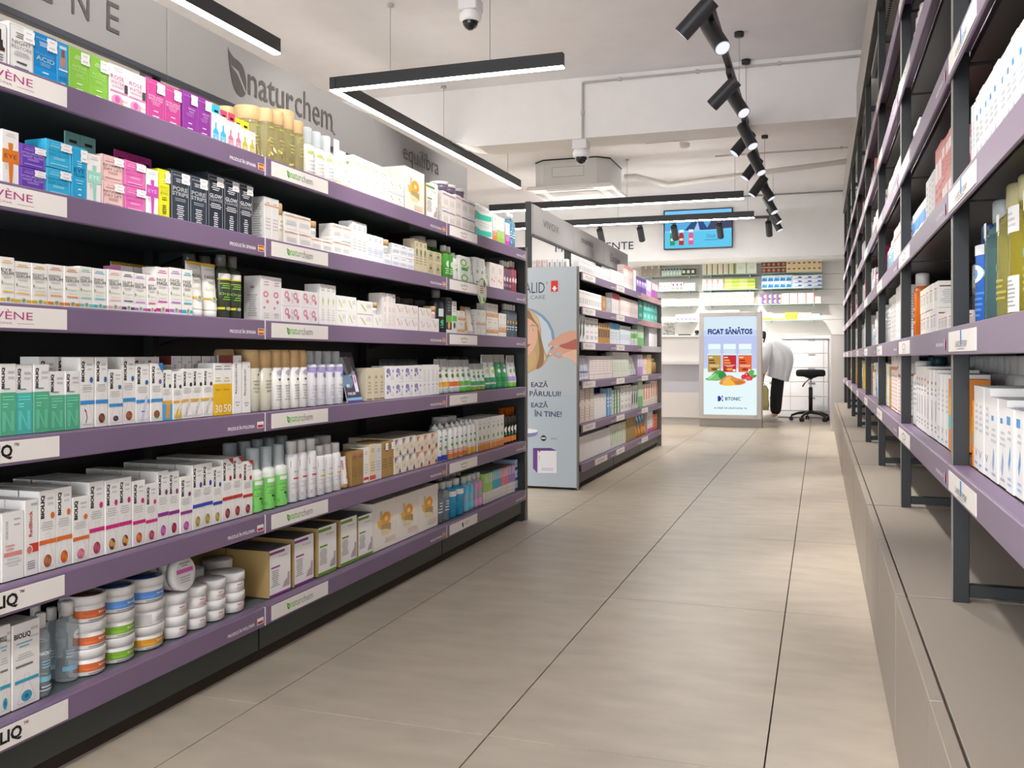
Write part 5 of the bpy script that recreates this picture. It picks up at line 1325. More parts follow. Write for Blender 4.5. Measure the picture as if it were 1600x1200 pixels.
B('blk', 'cap', 'shampoo_bottle', 'bottle', ('22282a', '77756f'), [R(.2, .38, .8, .56, 'c5cdca'), E(.5, .25, .2, .06, '4fae8a'), N(.2, .1, .8, .2, 2, '5f9a6a')], fin='gloss')
C('blkbox', 'shampoo_box', 'carton', '33373a', [R(0, .3, 1, .5, '6fbf4a'), E(.5, .22, .2, .1, 'e6a85a'), N(.2, .6, .8, .9, 4, '8a8f90'), R(0, 0, 1, .1, 'e9e6e0')], d=.05)
C('grnbox', 'shampoo_box', 'carton', 'e6e6e2', [R(0, .38, 1, .55, '5fc04f'), E(.5, .25, .25, .1, '4a4f4a'), N(.2, .65, .8, .9, 3, 'b5b8b4')], d=.05)
Lrow(2, MB_, [
    (408, 441, 430, 2, 'pkb', 'tall white box with pink petals'), (441.5, 498, 450, 2, 'pkc', 'white cream box with pink petals', {'st': 2}), (500.5, 526, 443, 3, 'lfb', 'tall white box with green leaf'), (527, 558, 461, 2, 'lfc', 'white cream box with green leaf', {'st': 2}), (541, 551, 464, 1, 'wjar', 'pale jar with wooden lid', {'sb': .06, 'h': .095}),
    (559, 583, 469, 1, 'lfc', 'wide white cream box', {'st': 2}), (584, 598, 491, 1, 'lfc', 'low white cream box'), (584.5, 593, 472, 1, 'wjar', 'little jar with wooden lid on low box', {'yb': 491}), (598.5, 619, 457, 3, 'rsb', 'tall white box with blush print'),
    (619.5, 654, 474, 3, 'rsc', 'white cream box with blush petal', {'st': 2}), (656, 675, 480, 2, 'rsc', 'shorter blush petal box', {'st': 2}), (675.5, 687, 497, 1, 'rsc', 'single low blush petal box'), (676, 684, 478, 1, 'wjarp', 'blush jar with wooden lid', {'yb': 497}), (600, 700, 458, 5, 'blk', 'black shampoo bottle standing behind', {'sb': .1}), (687.5, 697, 452, 1, 'blk', 'black shampoo bottle at the front')])
LV = '8f86b8'
B('beiw', 'wood', 'body_lotion_bottle', 'bottle', ('c9c4b2', 'e0bb84'), [N(.3, .3, .8, .52, 4, 'a9a690'), E(.6, .6, .08, .02, '8a8860')], sy=.8)
B('whiw', 'wood', 'body_lotion_bottle', 'bottle', ('e6e3de', 'e0bb84'), [E(.6, .62, .3, .05, 'c3bdd8'), E(.5, .5, .1, .02, '6a6a5c'), N(.25, .14, .8, .42, 6, 'b5b2ac')], sy=.8)
B('pumpl', 'spray', 'spray_bottle', 'bottle', ('e6e6ea', 'e9ecee'), [E(.35, .66, .35, .05, 'a99fce'), E(.6, .56, .2, .05, LV), N(.2, .1, .8, .4, 5, 'c5c3cc')])
C('slimb', 'eye_gel_box', 'carton', 'cfc5ac', [E(.5, .72, .2, .05, 'a9987a'), N(.2, .2, .8, .6, 4, 'a59a80'), R(.1, .04, .9, .07, '6a5f4a')], d=.05)
C('lavc', 'cream_box', 'carton', 'ebe9ea', [E(.3, .7, .2, .16, LV), E(.2, .4, .1, .1, LV), E(.45, .5, .1, .12, 'a59cc8'), E(.78, .7, .06, .08, '6a6a70'), N(.5, .15, .9, .4, 3, 'cfcdd2')], d=.055)
C('slimw', 'serum_box', 'carton', 'ecebea', [E(.5, .35, .2, .03, 'b9b5d0'), N(.25, .45, .75, .85, 6, 'd3d1d0'), N(.25, .08, .75, .28, 3, 'd9d7d6')], d=.05)
TU('tdark', 'hand_cream_tube', '4a5654', '33393a')
Lrow(3, MB_, [
    (392.5, 430, 546, 2, 'beiw', 'beige lotion bottle with wooden cap'), (430.5, 485, 546, 4, 'whiw', 'white lotion bottle with wooden cap'), (352, 398, 545, 2, 'beiw', 'beige lotion bottle standing behind', {'sb': .08}), (486, 541, 548, 4, 'pumpl', 'white spray bottle with lilac flowers'),
    (573, 602, 575, 3, 'slimb', 'slim beige gel box'), (602.5, 660, 572, 4, 'lavc', 'white box with lilac flowers', {'st': 2}), (603, 662, 561, 5, 'tdark', 'dark tube standing behind', {'sb': .09}), (660.5, 687, 570, 4, 'slimw', 'slim white serum box')])
# tilted advert card in a stand
yA, yB = Yof(541, -1.445), Yof(569, -1.445)
t = thing('shelf_card', 'dark tilted advert card in a clear stand, fourth shelf', 'card', None, (-1.452, (yA + yB) / 2 + .012, ZT[3] + .0005), math.pi / 2)
cw, chh = .10, Zof(541, 548, -1.45) - ZT[3]
m = MB().box(-cw / 2, 0, 0, cw / 2, .0025, chh, mat('dfe3e6', 'plastic'), .0006)
card = ob('card', m, t)
card.rotation_euler = (math.radians(-14), 0, 0)
m = MB().art([R(0, 0, 1, 1, '4a4657'), R(0, .9, 1, 1, '2c2a30'), P([(0, .9), (.6, .9), (.9, .55), (.4, .5), (0, .75)], '9aa9b8'), P([(.3, .9), (.8, .88), (.7, .6), (.45, .55)], '6a5f60'), E(.3, .42, .35, .14, '6d87a0'), R(.68, .2, .9, .62, 'e6dff0'), E(.79, .45, .07, .08, 'c87ab8'), T('89', .25, .33, .2, .06, 'f0eef4', 0, .02), T('103,50', .38, .17, .5, .06, 'f0eef4', 0, .03), R(0, .04, 1, .09, '7fb4d8'), R(0, 0, 1, .04, '5a4a8a')], flat(cw, chh, -cw / 2, 0, 0))
ob('print', m, t).rotation_euler = (math.radians(-14), 0, 0)
ob('foot', MB().box(-cw / 2, .004, 0, cw / 2, .06, .002, mat('dfe3e6', 'plastic')), t)
B('foamg', 'foam', 'apple_foam_bottle', 'bottle', ('e4e8e0', 'e0e3e2', 'dfe9ec'), [R(-.1, .012, 1.1, .50, '7fd06a'), R(-.1, .50, 1.1, .52, 'a5e08c'), T('APPLE', .42, .36, .42, .03, '4f9a45'), E(.66, .16, .16, .06, '4fb83a'), E(.5, .21, .08, .02, '2f4a2a'), N(.2, .24, .7, .31, 2, '5fae50'), R(.25, .43, .62, .49, 'eceae8'), R(.12, .07, .25, .13, '6fc05a')], sy=.85)
def shamp(key, tri, circ):
    B(key, 'fat', 'baby_wash_bottle', 'bottle', ('e6e6e6', 'd0cfcd'), [P([(.15, .68), (.62, .68), (.15, .57)], tri), T('KUR', .5, .5, .3, .025, '4a4a50'), N(.2, .36, .8, .42, 1, tri), N(.2, .22, .8, .33, 3, 'c5c5c6'), E(.72, .13, .2, .05, circ), R(.2, .08, .34, .14, 'c0c0c2')], sy=.8)
shamp('sh_rd', 'd2473f', 'e5a59f')
shamp('sh_ye', 'dbb024', 'e3d06a')
gen('kraftb', 'oil_box', 'a8834a', 'd05f86', .86, .9, lines='8a6a3a', mark=None)
gen('kraft2', 'oil_box', 'b08c52', None, lines='8a6a3a', stk=1)
gen('creamb', 'cream_box', 'dccdb0', 'c9554f', .05, .16, lines='bfae8e')
gen('whred', 'lotion_box', 'e9e5de', 'c9453f', .08, .16, lines='cfcac2')
gen('grey', 'lotion_box', 'd3d3d2', None, lines='b5b5b4')
C('crs_p', 'soap_box', 'carton', 'e3d9c3', [P([(.05, .95), (.5, .95), (.15, .6)], '7f76a8'), R(.62, .62, .9, .9, 'f0ece4'), N(.1, .3, .6, .5, 2, 'b9a98a'), P([(.62, .05), (.95, .05), (.78, .36)], '5f5a8f')], d=.06, top='b5ab98')
C('crs_r', 'soap_box', 'carton', 'e3d9c3', [P([(.05, .95), (.5, .95), (.15, .6)], 'd07a6a'), R(.62, .62, .9, .9, 'f0ece4'), N(.1, .3, .6, .5, 2, 'b9a98a'), E(.78, .18, .14, .14, 'b8504a')], d=.06, top='b5ab98')
TU('ktube', 'face_cream_tube', 'ebe7e4', 'b08c52', [P([(.15, .9), (.4, .9), (.3, .6), (.2, .6)], 'd98ab0'), E(.6, .35, .15, .05, 'c9556a')])
B('conew', 'spike', 'intimate_wash_bottle', 'bottle', ('ecebe9', 'efeeec'), [R(-.1, .03, 1.1, .16, '2f3fae'), E(.45, .36, .14, .045, '6fae4a'), E(.45, .56, .12, .03, '4f9a8f'), N(.3, .62, .7, .7, 1, '8fb0ac'), R(.75, .3, .95, .45, '77777a')])
B('coneo', 'spike', 'intimate_wash_bottle', 'bottle', ('ecebe9', 'efeeec'), [R(-.1, .03, 1.1, .15, 'd9742e'), R(-.1, .18, 1.1, .2, 'd9742e'), R(-.1, .23, 1.1, .25, 'd9742e'), E(.45, .4, .14, .045, '6fae4a'), E(.45, .58, .12, .03, '4f9a8f'), R(.75, .3, .95, .45, '77777a')])
B('coney', 'spike', 'intimate_wash_bottle', 'bottle', ('ecebe9', 'efeeec'), [R(-.1, .03, 1.1, .2, 'e0a83a'), E(.45, .4, .14, .045, '6fae4a'), E(.45, .58, .12, .03, '4f9a8f')])
B('domeg', 'fat', 'wash_bottle', 'bottle', ('b5b9c0', 'cfcfce'))
Lrow(4, MB_, [
    (397, 456, 702, 3, 'foamg', 'green apple foam bottle with clear cover'), (362, 460, 694, 5, 'foamg', 'green foam bottle standing behind', {'sb': .09}), (457.5, 499, 690, 3, 'sh_rd', 'white wash bottle with red corner'), (499.5, 537, 697, 3, 'sh_ye', 'white wash bottle with yellow corner'), (472, 528, 688, 3, 'domeg', 'grey capped bottle standing behind', {'sb': .09}),
    (537.5, 549, 715, 1, 'ktube', 'white tube with brown cap'), (549.5, 568.5, 706, 2, 'kraftb', 'brown box with pink mark'), (569, 577, 700, 1, 'whred', 'white lotion box with red mark'), (577.5, 587, 695, 1, 'creamb', 'cream box with red fruit', {'rows': 2}), (587.5, 597, 695, 1, 'grey', 'grey lotion box'), (597.5, 616, 691, 2, 'kraft2', 'plain brown oil box', {'rows': 2}),
    (616.5, 650, 686, 3, 'crs_p', 'cream soap box with purple corner', {'st': 2, 'rows': 3}), (650.5, 684.5, 681, 3, 'crs_r', 'cream soap box with red corner', {'st': 2, 'rows': 3}), (685, 703, 664, 2, 'conew', 'white pointed bottle with blue band')])
Lrow(5, MB_, [
    (421, 455, 862, 1, 'kpurp', 'brown kit box, purple stripe, beside jars', {'rows': 2}), (460, 491, 843, 1, 'kpurp', 'second brown kit box with purple stripe', {'rows': 2}), (497, 526, 826, 1, 'kgreen', 'brown kit box with green stripe', {'rows': 2}), (532, 558, 813, 1, 'kgreen', 'middle kit box with green stripe', {'rows': 2}), (560, 583.5, 808, 1, 'kgreen', 'kit box, green stripe, touching white boxes', {'rows': 2}),
    (584.5, 685, 788, 3, 'orange', 'big white gift box with orange slice', {'rows': 2})])
EB = 'end left bay'
gen('dotb', 'vitamin_box', 'e9e3dc', '9a86b8', .78, .86, mark=None, lines='cfc6be', d=.05)
gen('dotr', 'vitamin_box', 'e9e3dc', 'd99a94', .78, .86, lines='cfc6be', d=.05)
gen('dotn', 'vitamin_box', 'eae5df', '6a86c0', .78, .86, lines='cfc6be', d=.05)
C('teal', 'pad_box', 'carton', 'eeeeec', [P([(0, .1), (.3, .14), (.7, .22), (.95, .3), (.95, .62), (.6, .56), (.3, .5), (0, .66)], '3fd0b4'), N(.2, .75, .8, .9, 2, 'c9d3d0')], d=.08, side=[R(0, .1, 1, .6, 'd9469f')])
gen('orw', 'cream_box', 'ebe9e4', 'e08a3a', .0, .4, lines='cfccc8')
gen('limew', 'cream_box', 'ebece4', '9ad04a', .0, .5, lines='cfd3c4')
gen('magw', 'cream_box', 'ebe9ea', 'c93ab0', .0, .5, lines='d0ccd0')
B('bluew', 'cap', 'tonic_bottle', 'bottle', ('9fd0ec', 'dfe4e2'), [N(.2, .3, .8, .5, 3, 'c5e0f0')], fin='liquid')
B('jarw', 'tub', 'vitamin_jar', 'jar', ('6a5a74', 'e6e3de'))
Lrow(0, EB, [
    (692.5, 712, 297, 2, 'dotb', 'white vitamin box with purple band', {'st': 2}), (712.5, 721, 303, 1, 'dotr', 'white vitamin box with coral band', {'st': 2}), (721.5, 742, 308, 2, 'dotn', 'white vitamin box with navy band', {'st': 2}),
    (676, 693.5, 279, 1, 'jarw', 'purple vitamin jar beside the box stack', {'sb': .05, 'zb': ZT[0], 'h': .178}), (694.5, 706, 283, 1, 'jarw', 'white lidded jar on the box stack', {'sb': .02, 'zb': ZT[0] + .158, 'h': .035}), (706.5, 717, 287, 1, 'jarw', 'second white lidded jar on box stack', {'sb': .02, 'zb': ZT[0] + .158, 'h': .035}), (718, 732, 293, 1, 'jarw', 'navy jar with white lid on box stack', {'sb': .02, 'zb': ZT[0] + .158, 'h': .035}),
    (743.5, 770, 319, 1, 'teal', 'white pad box with teal wave', {'st': 2}), (770.5, 777, 333, 1, 'orw', 'white cream box with orange base'), (777.5, 789, 337, 2, 'limew', 'white cream box with lime base'), (790, 797, 347, 1, 'magw', 'white cream box with magenta base'), (797.5, 808, 331, 2, 'bluew', 'blue tonic bottle with pale cap')])
C('aloew', 'gel_box', 'carton', 'ebece6', [O(.4, .75, .3, .14, .4, '7fc04f'), R(.2, .45, .8, .58, '4f9a5a'), O(.5, .18, .35, .14, .45, '7fc04f'), E(.8, .6, .12, .06, '9ac86a'), N(.2, .3, .8, .42, 2, 'c5ccc0')], d=.06)
C('aloen', 'gel_box', 'carton', 'ecece8', [E(.45, .5, .18, .07, '8fc060'), N(.2, .65, .8, .9, 3, 'c5ccc0'), R(.2, .1, .7, .16, '5fa070')], d=.08, top='d9d9d4')
B('whb2', 'cap', 'lotion_bottle', 'bottle', ('e6e9e2', 'dfe0da'), [E(.5, .4, .2, .06, '8fc060'), N(.2, .5, .8, .6, 2, 'b9ccb4')])
TU('whtube', 'gel_tube', 'e3e6de', 'dadcd6', [E(.5, .4, .15, .06, '8fc060'), N(.2, .5, .8, .7, 2, 'b9ccb4')])
C('blush', 'facial_box', 'carton', 'e9e1dc', [E(.3, .35, .1, .06, 'd9988a'), E(.6, .3, .08, .05, 'd9988a'), E(.85, .45, .06, .05, 'e0a898'), N(.2, .6, .8, .85, 3, 'cfc2bc')], d=.08)
B('plum', 'cap', 'body_mist_bottle', 'bottle', ('7a5a6a', 'dfdbd0'), [E(.5, .4, .25, .08, 'd9c9d0'), N(.2, .15, .8, .25, 2, 'c99aa8')], fin='gloss')
B('plum2', 'cap', 'body_mist_bottle', 'bottle', ('a85a6a', 'd9d5c9'), [E(.5, .4, .25, .08, 'e6d0d4')], fin='gloss')
B('greenf', 'cap', 'aloe_gel_bottle', 'bottle', ('4f9a3a', 'd5d2ca'), [E(.5, .45, .22, .1, 'cfe0c9'), N(.2, .15, .8, .34, 3, 'b5d4a8')], fin='gloss')
Lrow(1, EB, [
    (697.5, 711, 382, 2, 'greenf', 'green gel bottle with pale cap'), (711.5, 718, 394, 1, 'whb2', 'white lotion bottle'), (718.5, 735, 398, 1, 'aloew', 'white gel box with green aloe rings'), (735.5, 742, 401, 1, 'whtube', 'white gel tube'), (743, 758, 401, 2, 'aloen', 'white gel box with pale lid'), (758.5, 765, 407, 1, 'whtube', 'second white gel tube'),
    (765.5, 787, 409, 2, 'blush', 'blush facial box'), (787.5, 800, 406, 3, 'plum', 'plum mist bottle with cream cap'), (800.5, 812, 407, 2, 'plum2', 'rose mist bottle with cream cap')])
gen('argan', 'argan_box', 'e9e5dd', 'd9974a', .18, .4, lines='cfc8bc', d=.05)
gen('whtall', 'argan_box', 'ebe8e3', 'c99a5a', .4, .48, lines='d3cec6', d=.05)
TU('amber', 'argan_tube', 'd6a45c', 'd9d2c4', [N(.2, .4, .8, .7, 2, 'e6d0a8')])
TU('whamb', 'argan_tube', 'e9e3d8', 'c5c3c0', [E(.5, .4, .15, .06, 'd0a060')])
B('clrb', 'cap', 'micellar_bottle', 'bottle', ('c9dae4', 'd6d2c6'), [E(.5, .45, .2, .05, 'd09a4a'), N(.2, .2, .8, .35, 2, 'c9dae4')], fin='liquid')
Lrow(2, EB, [
    (697.5, 706.5, 464, 1, 'blkbox', 'black shampoo box with green band'), (707, 714, 470, 1, 'grnbox', 'white shampoo box with green band'), (716, 727, 485, 1, 'argan', 'white argan box with amber print', {'st': 2}), (727.5, 735, 478, 1, 'amber', 'amber argan tube'), (735.5, 744, 479, 1, 'whamb', 'white argan tube'), (745, 759, 483, 2, 'whtall', 'tall white argan box'),
    (760.5, 779, 473, 2, 'argan', 'stacked argan box', {'st': 2}), (779.5, 791.5, 489, 2, 'argan', 'shorter argan box with amber print'), (792, 811, 474, 4, 'clrb', 'clear blue bottle with cream cap')])
def tb(key, c, capc, band, mark):
    TU(key, 'gel_tube', c, capc, [R(0, .78, 1, 1, 'a9aaa6'), R(0, .2, 1, .34, band), E(.45, .52, .26, .06, mark), N(.2, .62, .8, .72, 1, mark)], z0=.15)
tb('tb_y', 'e9e8e4', 'a9b0b4', 'e0a83a', '5f7a2a')
tb('tb_o', 'e9e8e4', 'a9b0b4', 'e0783a', '6a8a2a')
tb('tb_g', 'e9ebe6', '4fae3a', '6fbf5a', '4f9a50')
tb('tb_g2', 'e6ebe4', '8fae3a', '4fae6a', '3f9a5a')
tb('tb_dg', 'e4e9e6', '2f8a5a', '3f9a6a', 'b5cc6a')
tb('tb_fg', '3f9a60', '2f8a5a', '2f8a50', 'dfe9e0')
tb('tb_l', 'e6e6ea', '6fbf3a', 'b5a9d0', '6fae6a')
Lrow(3, EB, [(687.5, 706, 561, 2, 'tb_y', 'white tube with yellow band'), (706.5, 722.5, 562, 2, 'tb_o', 'white tube with orange band'), (723, 740, 562, 2, 'tb_g', 'white tube, green leaves, green cap'), (740.5, 761, 568, 3, 'tb_g2', 'small white tube with olive cap'), (761.5, 779, 554, 2, 'tb_dg', 'tall white tube with dark green base'), (779.5, 797, 554, 2, 'tb_fg', 'tall green tube'), (797.5, 812, 555, 2, 'tb_l', 'white tube with lilac print'), (700, 775, 557, 5, 'tdark', 'grey tube standing behind', {'sb': .08})])
C('orstr', 'wash_box', 'carton', 'e6e3dc', [R(0, 0, 1, .2, 'e08f3a'), R(0, .22, 1, .25, 'e08f3a'), E(.5, .4, .18, .07, '6fae4a'), E(.5, .7, .14, .05, '6a9a94'), N(.3, .78, .7, .88, 1, 'b5b8b4')], d=.06, side=[N(.15, .3, .85, .8, 6, 'cfccc6')])
B('blor', 'spray', 'tan_spray_bottle', 'bottle', ('22211f', 'b8651e'), [E(.5, .4, .25, .09, 'e6e6e2'), R(-.1, .05, 1.1, .2, 'd9853a'), E(.5, .28, .2, .04, '4fae8a')], fin='gloss')
Lrow(4, EB, [(704.5, 733, 661, 4, 'coneo', 'white pointed bottle with orange bands'), (733.5, 746, 656, 2, 'coney', 'white pointed bottle with yellow base'), (697, 722, 652, 2, 'domeg', 'grey capped bottle behind pointed ones', {'sb': .07}), (747, 767, 655, 3, 'orstr', 'white wash box with orange base', {'rows': 2}), (768, 788, 651, 3, 'orstr', 'second group wash box with orange base', {'rows': 2}), (789, 809, 638, 4, 'blor', 'black spray bottle with amber cap')])
B('clr0', 'cap', 'micellar_bottle', 'bottle', ('d3dbde', 'd3d2cd'), [N(.25, .25, .75, .55, 4, 'c9d3d6')], fin='liquid')
B('bl0', 'cap', 'mouthwash_bottle', 'bottle', ('2f9ac4', 'd9d8d2'), [R(-.1, .58, 1.1, .72, 'e6e6e4'), N(.2, .2, .8, .45, 2, '2a7fa8')], fin='gloss')
B('cy0', 'cap', 'micellar_bottle', 'bottle', ('8fbfd0', 'd3d4d0'), [R(-.1, .5, 1.1, .72, '5fbcdc'), R(-.1, .08, 1.1, .26, '6fc8e0')], fin='gloss')
B('pk0', 'cap', 'micellar_bottle', 'bottle', ('b9adb8', 'd6d3cf'), [R(-.1, .55, 1.1, .72, 'e09ac4'), R(-.1, .05, 1.1, .25, 'e3a5cc')], fin='gloss')
def tooth(key, c): C(key, 'toothpaste_box', 'carton', 'e6e2d9', [R(0, .38, 1, 1, c), R(.3, .68, .75, .95, 'e6e6e2'), N(.2, .08, .8, .3, 3, 'c9c4b9')], d=.16, side=[R(0, .4, 1, 1, c)], top='9a948a')
tooth('tp_g', 'a5d46a')
tooth('tp_c', '3fb0cc')
tooth('tp_p', 'e07f94')
tooth('tp_v', 'a87fc0')
C('blst', 'denture_box', 'carton', 'a9c4dc', [R(0, 0, 1, .28, '343a8f'), E(.7, .6, .1, .12, '3a4a7a'), N(.2, .5, .5, .8, 2, 'd9e4ee')], d=.12, top='8aa9c4', side=[R(0, 0, 1, .28, '343a8f')])
Lrow(5, EB, [(685.5, 706, 758, 2, 'clr0', 'clear bottle with grey cap'), (706.5, 729, 753, 2, 'bl0', 'blue mouthwash bottle'), (729.5, 743.5, 746, 2, 'cy0', 'pale cyan bottle'), (744, 757.5, 741, 2, 'pk0', 'pink labelled bottle'), (692, 730, 744, 4, 'clr0', 'clear bottle standing behind', {'sb': .09}), (758, 770, 741, 4, 'tp_g', 'thin lime toothpaste box'), (770.3, 783, 736, 4, 'tp_c', 'thin cyan toothpaste box'), (783.3, 795, 732, 4, 'tp_p', 'thin pink toothpaste box'), (795.3, 804.6, 728, 4, 'tp_v', 'thin violet toothpaste box'), (805, 812.6, 719, 1, 'blst', 'blue denture box', {'st': 3})])
# round green shelf talker hanging under the second shelf
yt_ = Yof(753.5, -1.412)
t = thing('shelf_talker', 'round green and white shelf sign hanging from second rail of end bay', 'sign', None, (-1.4135, yt_, 1.06), math.pi / 2)
rz_ = (Zof(753, 433, -1.41) - Zof(753, 477, -1.41)) / 2
ry_ = rz_ * .95
zc = Zof(753, 455, -1.41) - 1.06
m = MB().rod((0, -.0016, zc), (0, -.0004, zc), ry_, mat('e9ebe2', 'paper'), 28)
ob('disc', m, t)
ob('print', MB().art([O(0, 0, 1, 1, .1, '9ac86a'), P([(.3, .9), (.7, .6), (.5, .2), (.2, .5)], '6f9a3a'), P([(-.8, -.3), (-.4, -.5), (-.2, -.9), (-.6, -.7)], '8fb84a'), E(.35, -.6, .25, .18, '7fae3a'), N(-.6, -.2, .3, .45, 4, 'c07a5a')], lambda u, v, o: (u * ry_, -.0017 - o, zc + v * ry_)), t)
ob('strip', MB().box(-.008, -.0012, zc + ry_ * .95, .008, -.0004, zc + ry_ + .008, mat('e9ebe2', 'paper')), t)
# ---- gondola past the cross aisle
gen('g_w', 'supplement_box', 'ebe9e6', None, lines='8d8b8b', nl=6)
C('g_grey', 'supplement_box', 'carton', 'ebe9e6', [R(.3, .2, .7, .82, 'a5a4a4'), N(.1, .05, .9, .15, 1, 'cfcdca')])
C('g_plain', 'supplement_box', 'carton', 'efeeec', [N(.2, .7, .8, .9, 2, 'dcdad7')])
gen('g_pk', 'skin_box', 'e9d9d4', None, lines='d0b8b2')
gen('g_pk2', 'skin_box', 'ead9d6', 'c98a86', .85, 1, lines='d0b0ac')
C('g_pur', 'shampoo_carton', 'carton', '6a4aa0', [R(0, .45, 1, .8, 'a58fc8'), R(0, .8, 1, 1, '5a3a94'), E(.5, .7, .3, .12, 'e0d6ee')])
C('g_lil', 'shampoo_carton', 'carton', 'd9cfe4', [R(0, 0, 1, .4, 'b88fcf'), E(.5, .75, .3, .15, 'efeaf2')])
C('g_mag', 'shampoo_carton', 'carton', 'e3c9dc', [R(0, 0, 1, .55, 'b85fb0'), R(.2, .6, .8, .9, 'f0eaee')])
C('g_brn', 'tablet_box', 'carton', 'b07f4f', [N(.2, .3, .8, .7, 3, 'd9b98a')])
C('g_gr2', 'tablet_box', 'carton', 'a9adb2', [N(.2, .3, .8, .7, 3, 'c9ccd0')])
C('g_red', 'tablet_box', 'carton', 'ece9e6', [R(0, .72, 1, 1, 'c23a3a'), N(.2, .2, .8, .6, 4, 'd9c4c2')])
C('g_tea', 'diaper_pack', 'pack', '5fc0b4', [E(.5, .5, .3, .2, '9fdcd2'), R(0, .8, 1, 1, '3fa394')], d=.1)
C('g_tea2', 'diaper_pack', 'pack', '2f8a78', [E(.5, .5, .3, .2, '7fc0b0')], d=.1)
C('g_must', 'tincture_box', 'carton', 'b8873a', [R(.1, .3, .9, .7, '6a5238'), R(.3, .75, .7, .95, 'd9c08a')])
C('g_blt', 'drops_box', 'carton', 'e3e9ee', [R(0, .7, 1, 1, '3a9ac8'), N(.2, .2, .8, .6, 3, 'b5c6d4')])
gen('g_lbl', 'drops_box', 'd9e2ea', None, lines='a9bccc')
C('g_wgr', 'gel_carton', 'carton', 'e6ebe6', [R(0, .45, 1, .75, '7fcf5a'), N(.2, .1, .8, .35, 3, 'cfd6cf')])
TU('g_tbl', 'cream_tube', 'c3c6d4', 'd9d9dc', [R(0, .3, 1, .36, '7a7fb0')])
C('g_wpk', 'cream_carton', 'carton', 'e6dedb', [N(.1, .3, .9, .9, 6, 'd3c0bc'), R(0, .2, 1, .22, 'c98a8a')])
C('g_pgr', 'cream_carton', 'carton', 'd6ddcf', [R(0, .75, 1, 1, 'e3e6df'), N(.2, .2, .8, .6, 4, 'b9c4ae')])
TU('g_wt', 'cream_tube', 'e6e6e2', 'd9dcd2', [E(.5, .4, .2, .08, '9ab88a')])
C('g_yel', 'cream_carton', 'carton', 'e6c87a', [N(.2, .3, .8, .8, 4, 'd0ac54')])
B('g_amb', 'cap', 'syrup_bottle', 'bottle', ('b89a6a', 'dfdcd2'), fin='gloss')
C('g_stk', 'patch_box', 'carton', 'e4ddd4', [R(0, .1, .2, .9, 'c99a7a'), N(.3, .2, .9, .8, 4, 'cfc4b9')])
C('g_blu', 'patch_box', 'carton', '9ac4e6', [R(0, 0, .5, 1, '5f9ad4'), N(.1, .3, .9, .7, 3, 'dfeaf2')])
C('g_nvy', 'patch_box', 'carton', '2f4a8f', [N(.2, .3, .8, .7, 3, '8fa4d0')])
C('g_grw', 'gel_carton', 'carton', 'dfe6dc', [R(.6, 0, 1, 1, '4f8a4a'), N(.1, .2, .5, .8, 4, 'a9bca4')])
C('g_bkw', 'gel_carton', 'carton', 'dfe3e2', [P([(.2, .1), (.8, .3), (.7, .9), (.3, .6)], '3a4444')])
C('g_grn', 'gel_carton', 'carton', 'bfe0bc', [R(0, 0, 1, .4, '6fc06a')])
C('g_ow', 'gel_carton', 'carton', 'ece0d6', [R(.3, .3, .7, .9, 'dd7f4a'), N(.1, .05, .9, .25, 2, 'd9b8a4')])
C('g_krf', 'soap_carton', 'carton', 'b99b62', [N(.2, .45, .8, .55, 1, '8f7440')], d=.12)
TU('g_obl', 'sun_tube', '3f9ad0', 'e08f2e', [R(0, .12, 1, .5, 'e59a35'), E(.5, .7, .3, .1, 'e6eef2')])
C('g_grs', 'sachet_pack', 'sachet', 'dfe3d6', [P([(.2, .2), (.6, .8), (.8, .7), (.4, .1)], 'a5c48a')], d=.02)
C('g_rdo', 'sun_box', 'carton', 'dd6a3f', [R(0, .7, 1, 1, 'e08a54'), N(.2, .2, .8, .6, 3, 'f0c0a0')])
C('g_wpm', 'sun_box', 'carton', 'e3dcdc', [R(0, 0, 1, .2, 'c0559a'), N(.2, .4, .8, .8, 3, 'b9a9b0')])
GP = 'past poster panel'
LIM[2] = gs[3] - .012
def Grow(k, items): row('L', ZT[k], f'{SH[k]} {GP}', items, tiny=False)
Grow(0, [(905.5, 955, 404, 16, 'g_w', 'white supplement box'), (832, 852, 400, 6, 'g_pk', 'pale box seen above the poster', {'sb': .2, 'h': .17}) if 0 else (955.5, 974, 420, 3, 'g_plain', 'plain white box'), (974.5, 989, 413, 3, 'g_pk2', 'blush box with red top'), (989.5, 994, 421, 1, 'g_plain', 'single white box'), (994.5, 1010, 431, 4, 'g_pur', 'purple shampoo carton'), (1010.5, 1018, 437, 2, 'g_lil', 'lilac shampoo carton'), (1018.5, 1029, 441, 3, 'g_mag', 'magenta and white carton')])
Grow(1, [(905.5, 940, 452, 10, 'g_w', 'white tablet box with grey writing'), (941, 947, 462, 1, 'g_brn', 'brown tablet box'), (947.5, 956, 464, 1, 'g_gr2', 'grey tablet box'), (956.5, 968, 457, 3, 'g_red', 'white box with red top'), (968.5, 997, 463, 7, 'g_pk', 'blush white skin box'), (997.5, 1005, 468, 1, 'g_tea2', 'dark teal pack', {'st': 2}), (1005.5, 1030, 463, 4, 'g_tea', 'turquoise pack', {'st': 2})])
Grow(2, [(905.5, 914, 490, 2, 'g_bkw', 'white and black carton'), (914.5, 934.5, 495, 3, 'g_w', 'white box with grey writing', {'st': 2}), (935, 953, 504, 5, 'g_must', 'mustard tincture box'), (953.5, 968, 504, 4, 'g_blt', 'white drops box with blue top'), (968.5, 986, 508, 6, 'g_lbl', 'pale blue drops box'), (986.5, 996, 514, 2, 'g_wgr', 'white gel carton with green band'), (996.5, 1006, 508, 2, 'g_grn', 'green gel carton'), (1014, 1028, 505, 4, 'g_plain', 'plain white carton')])
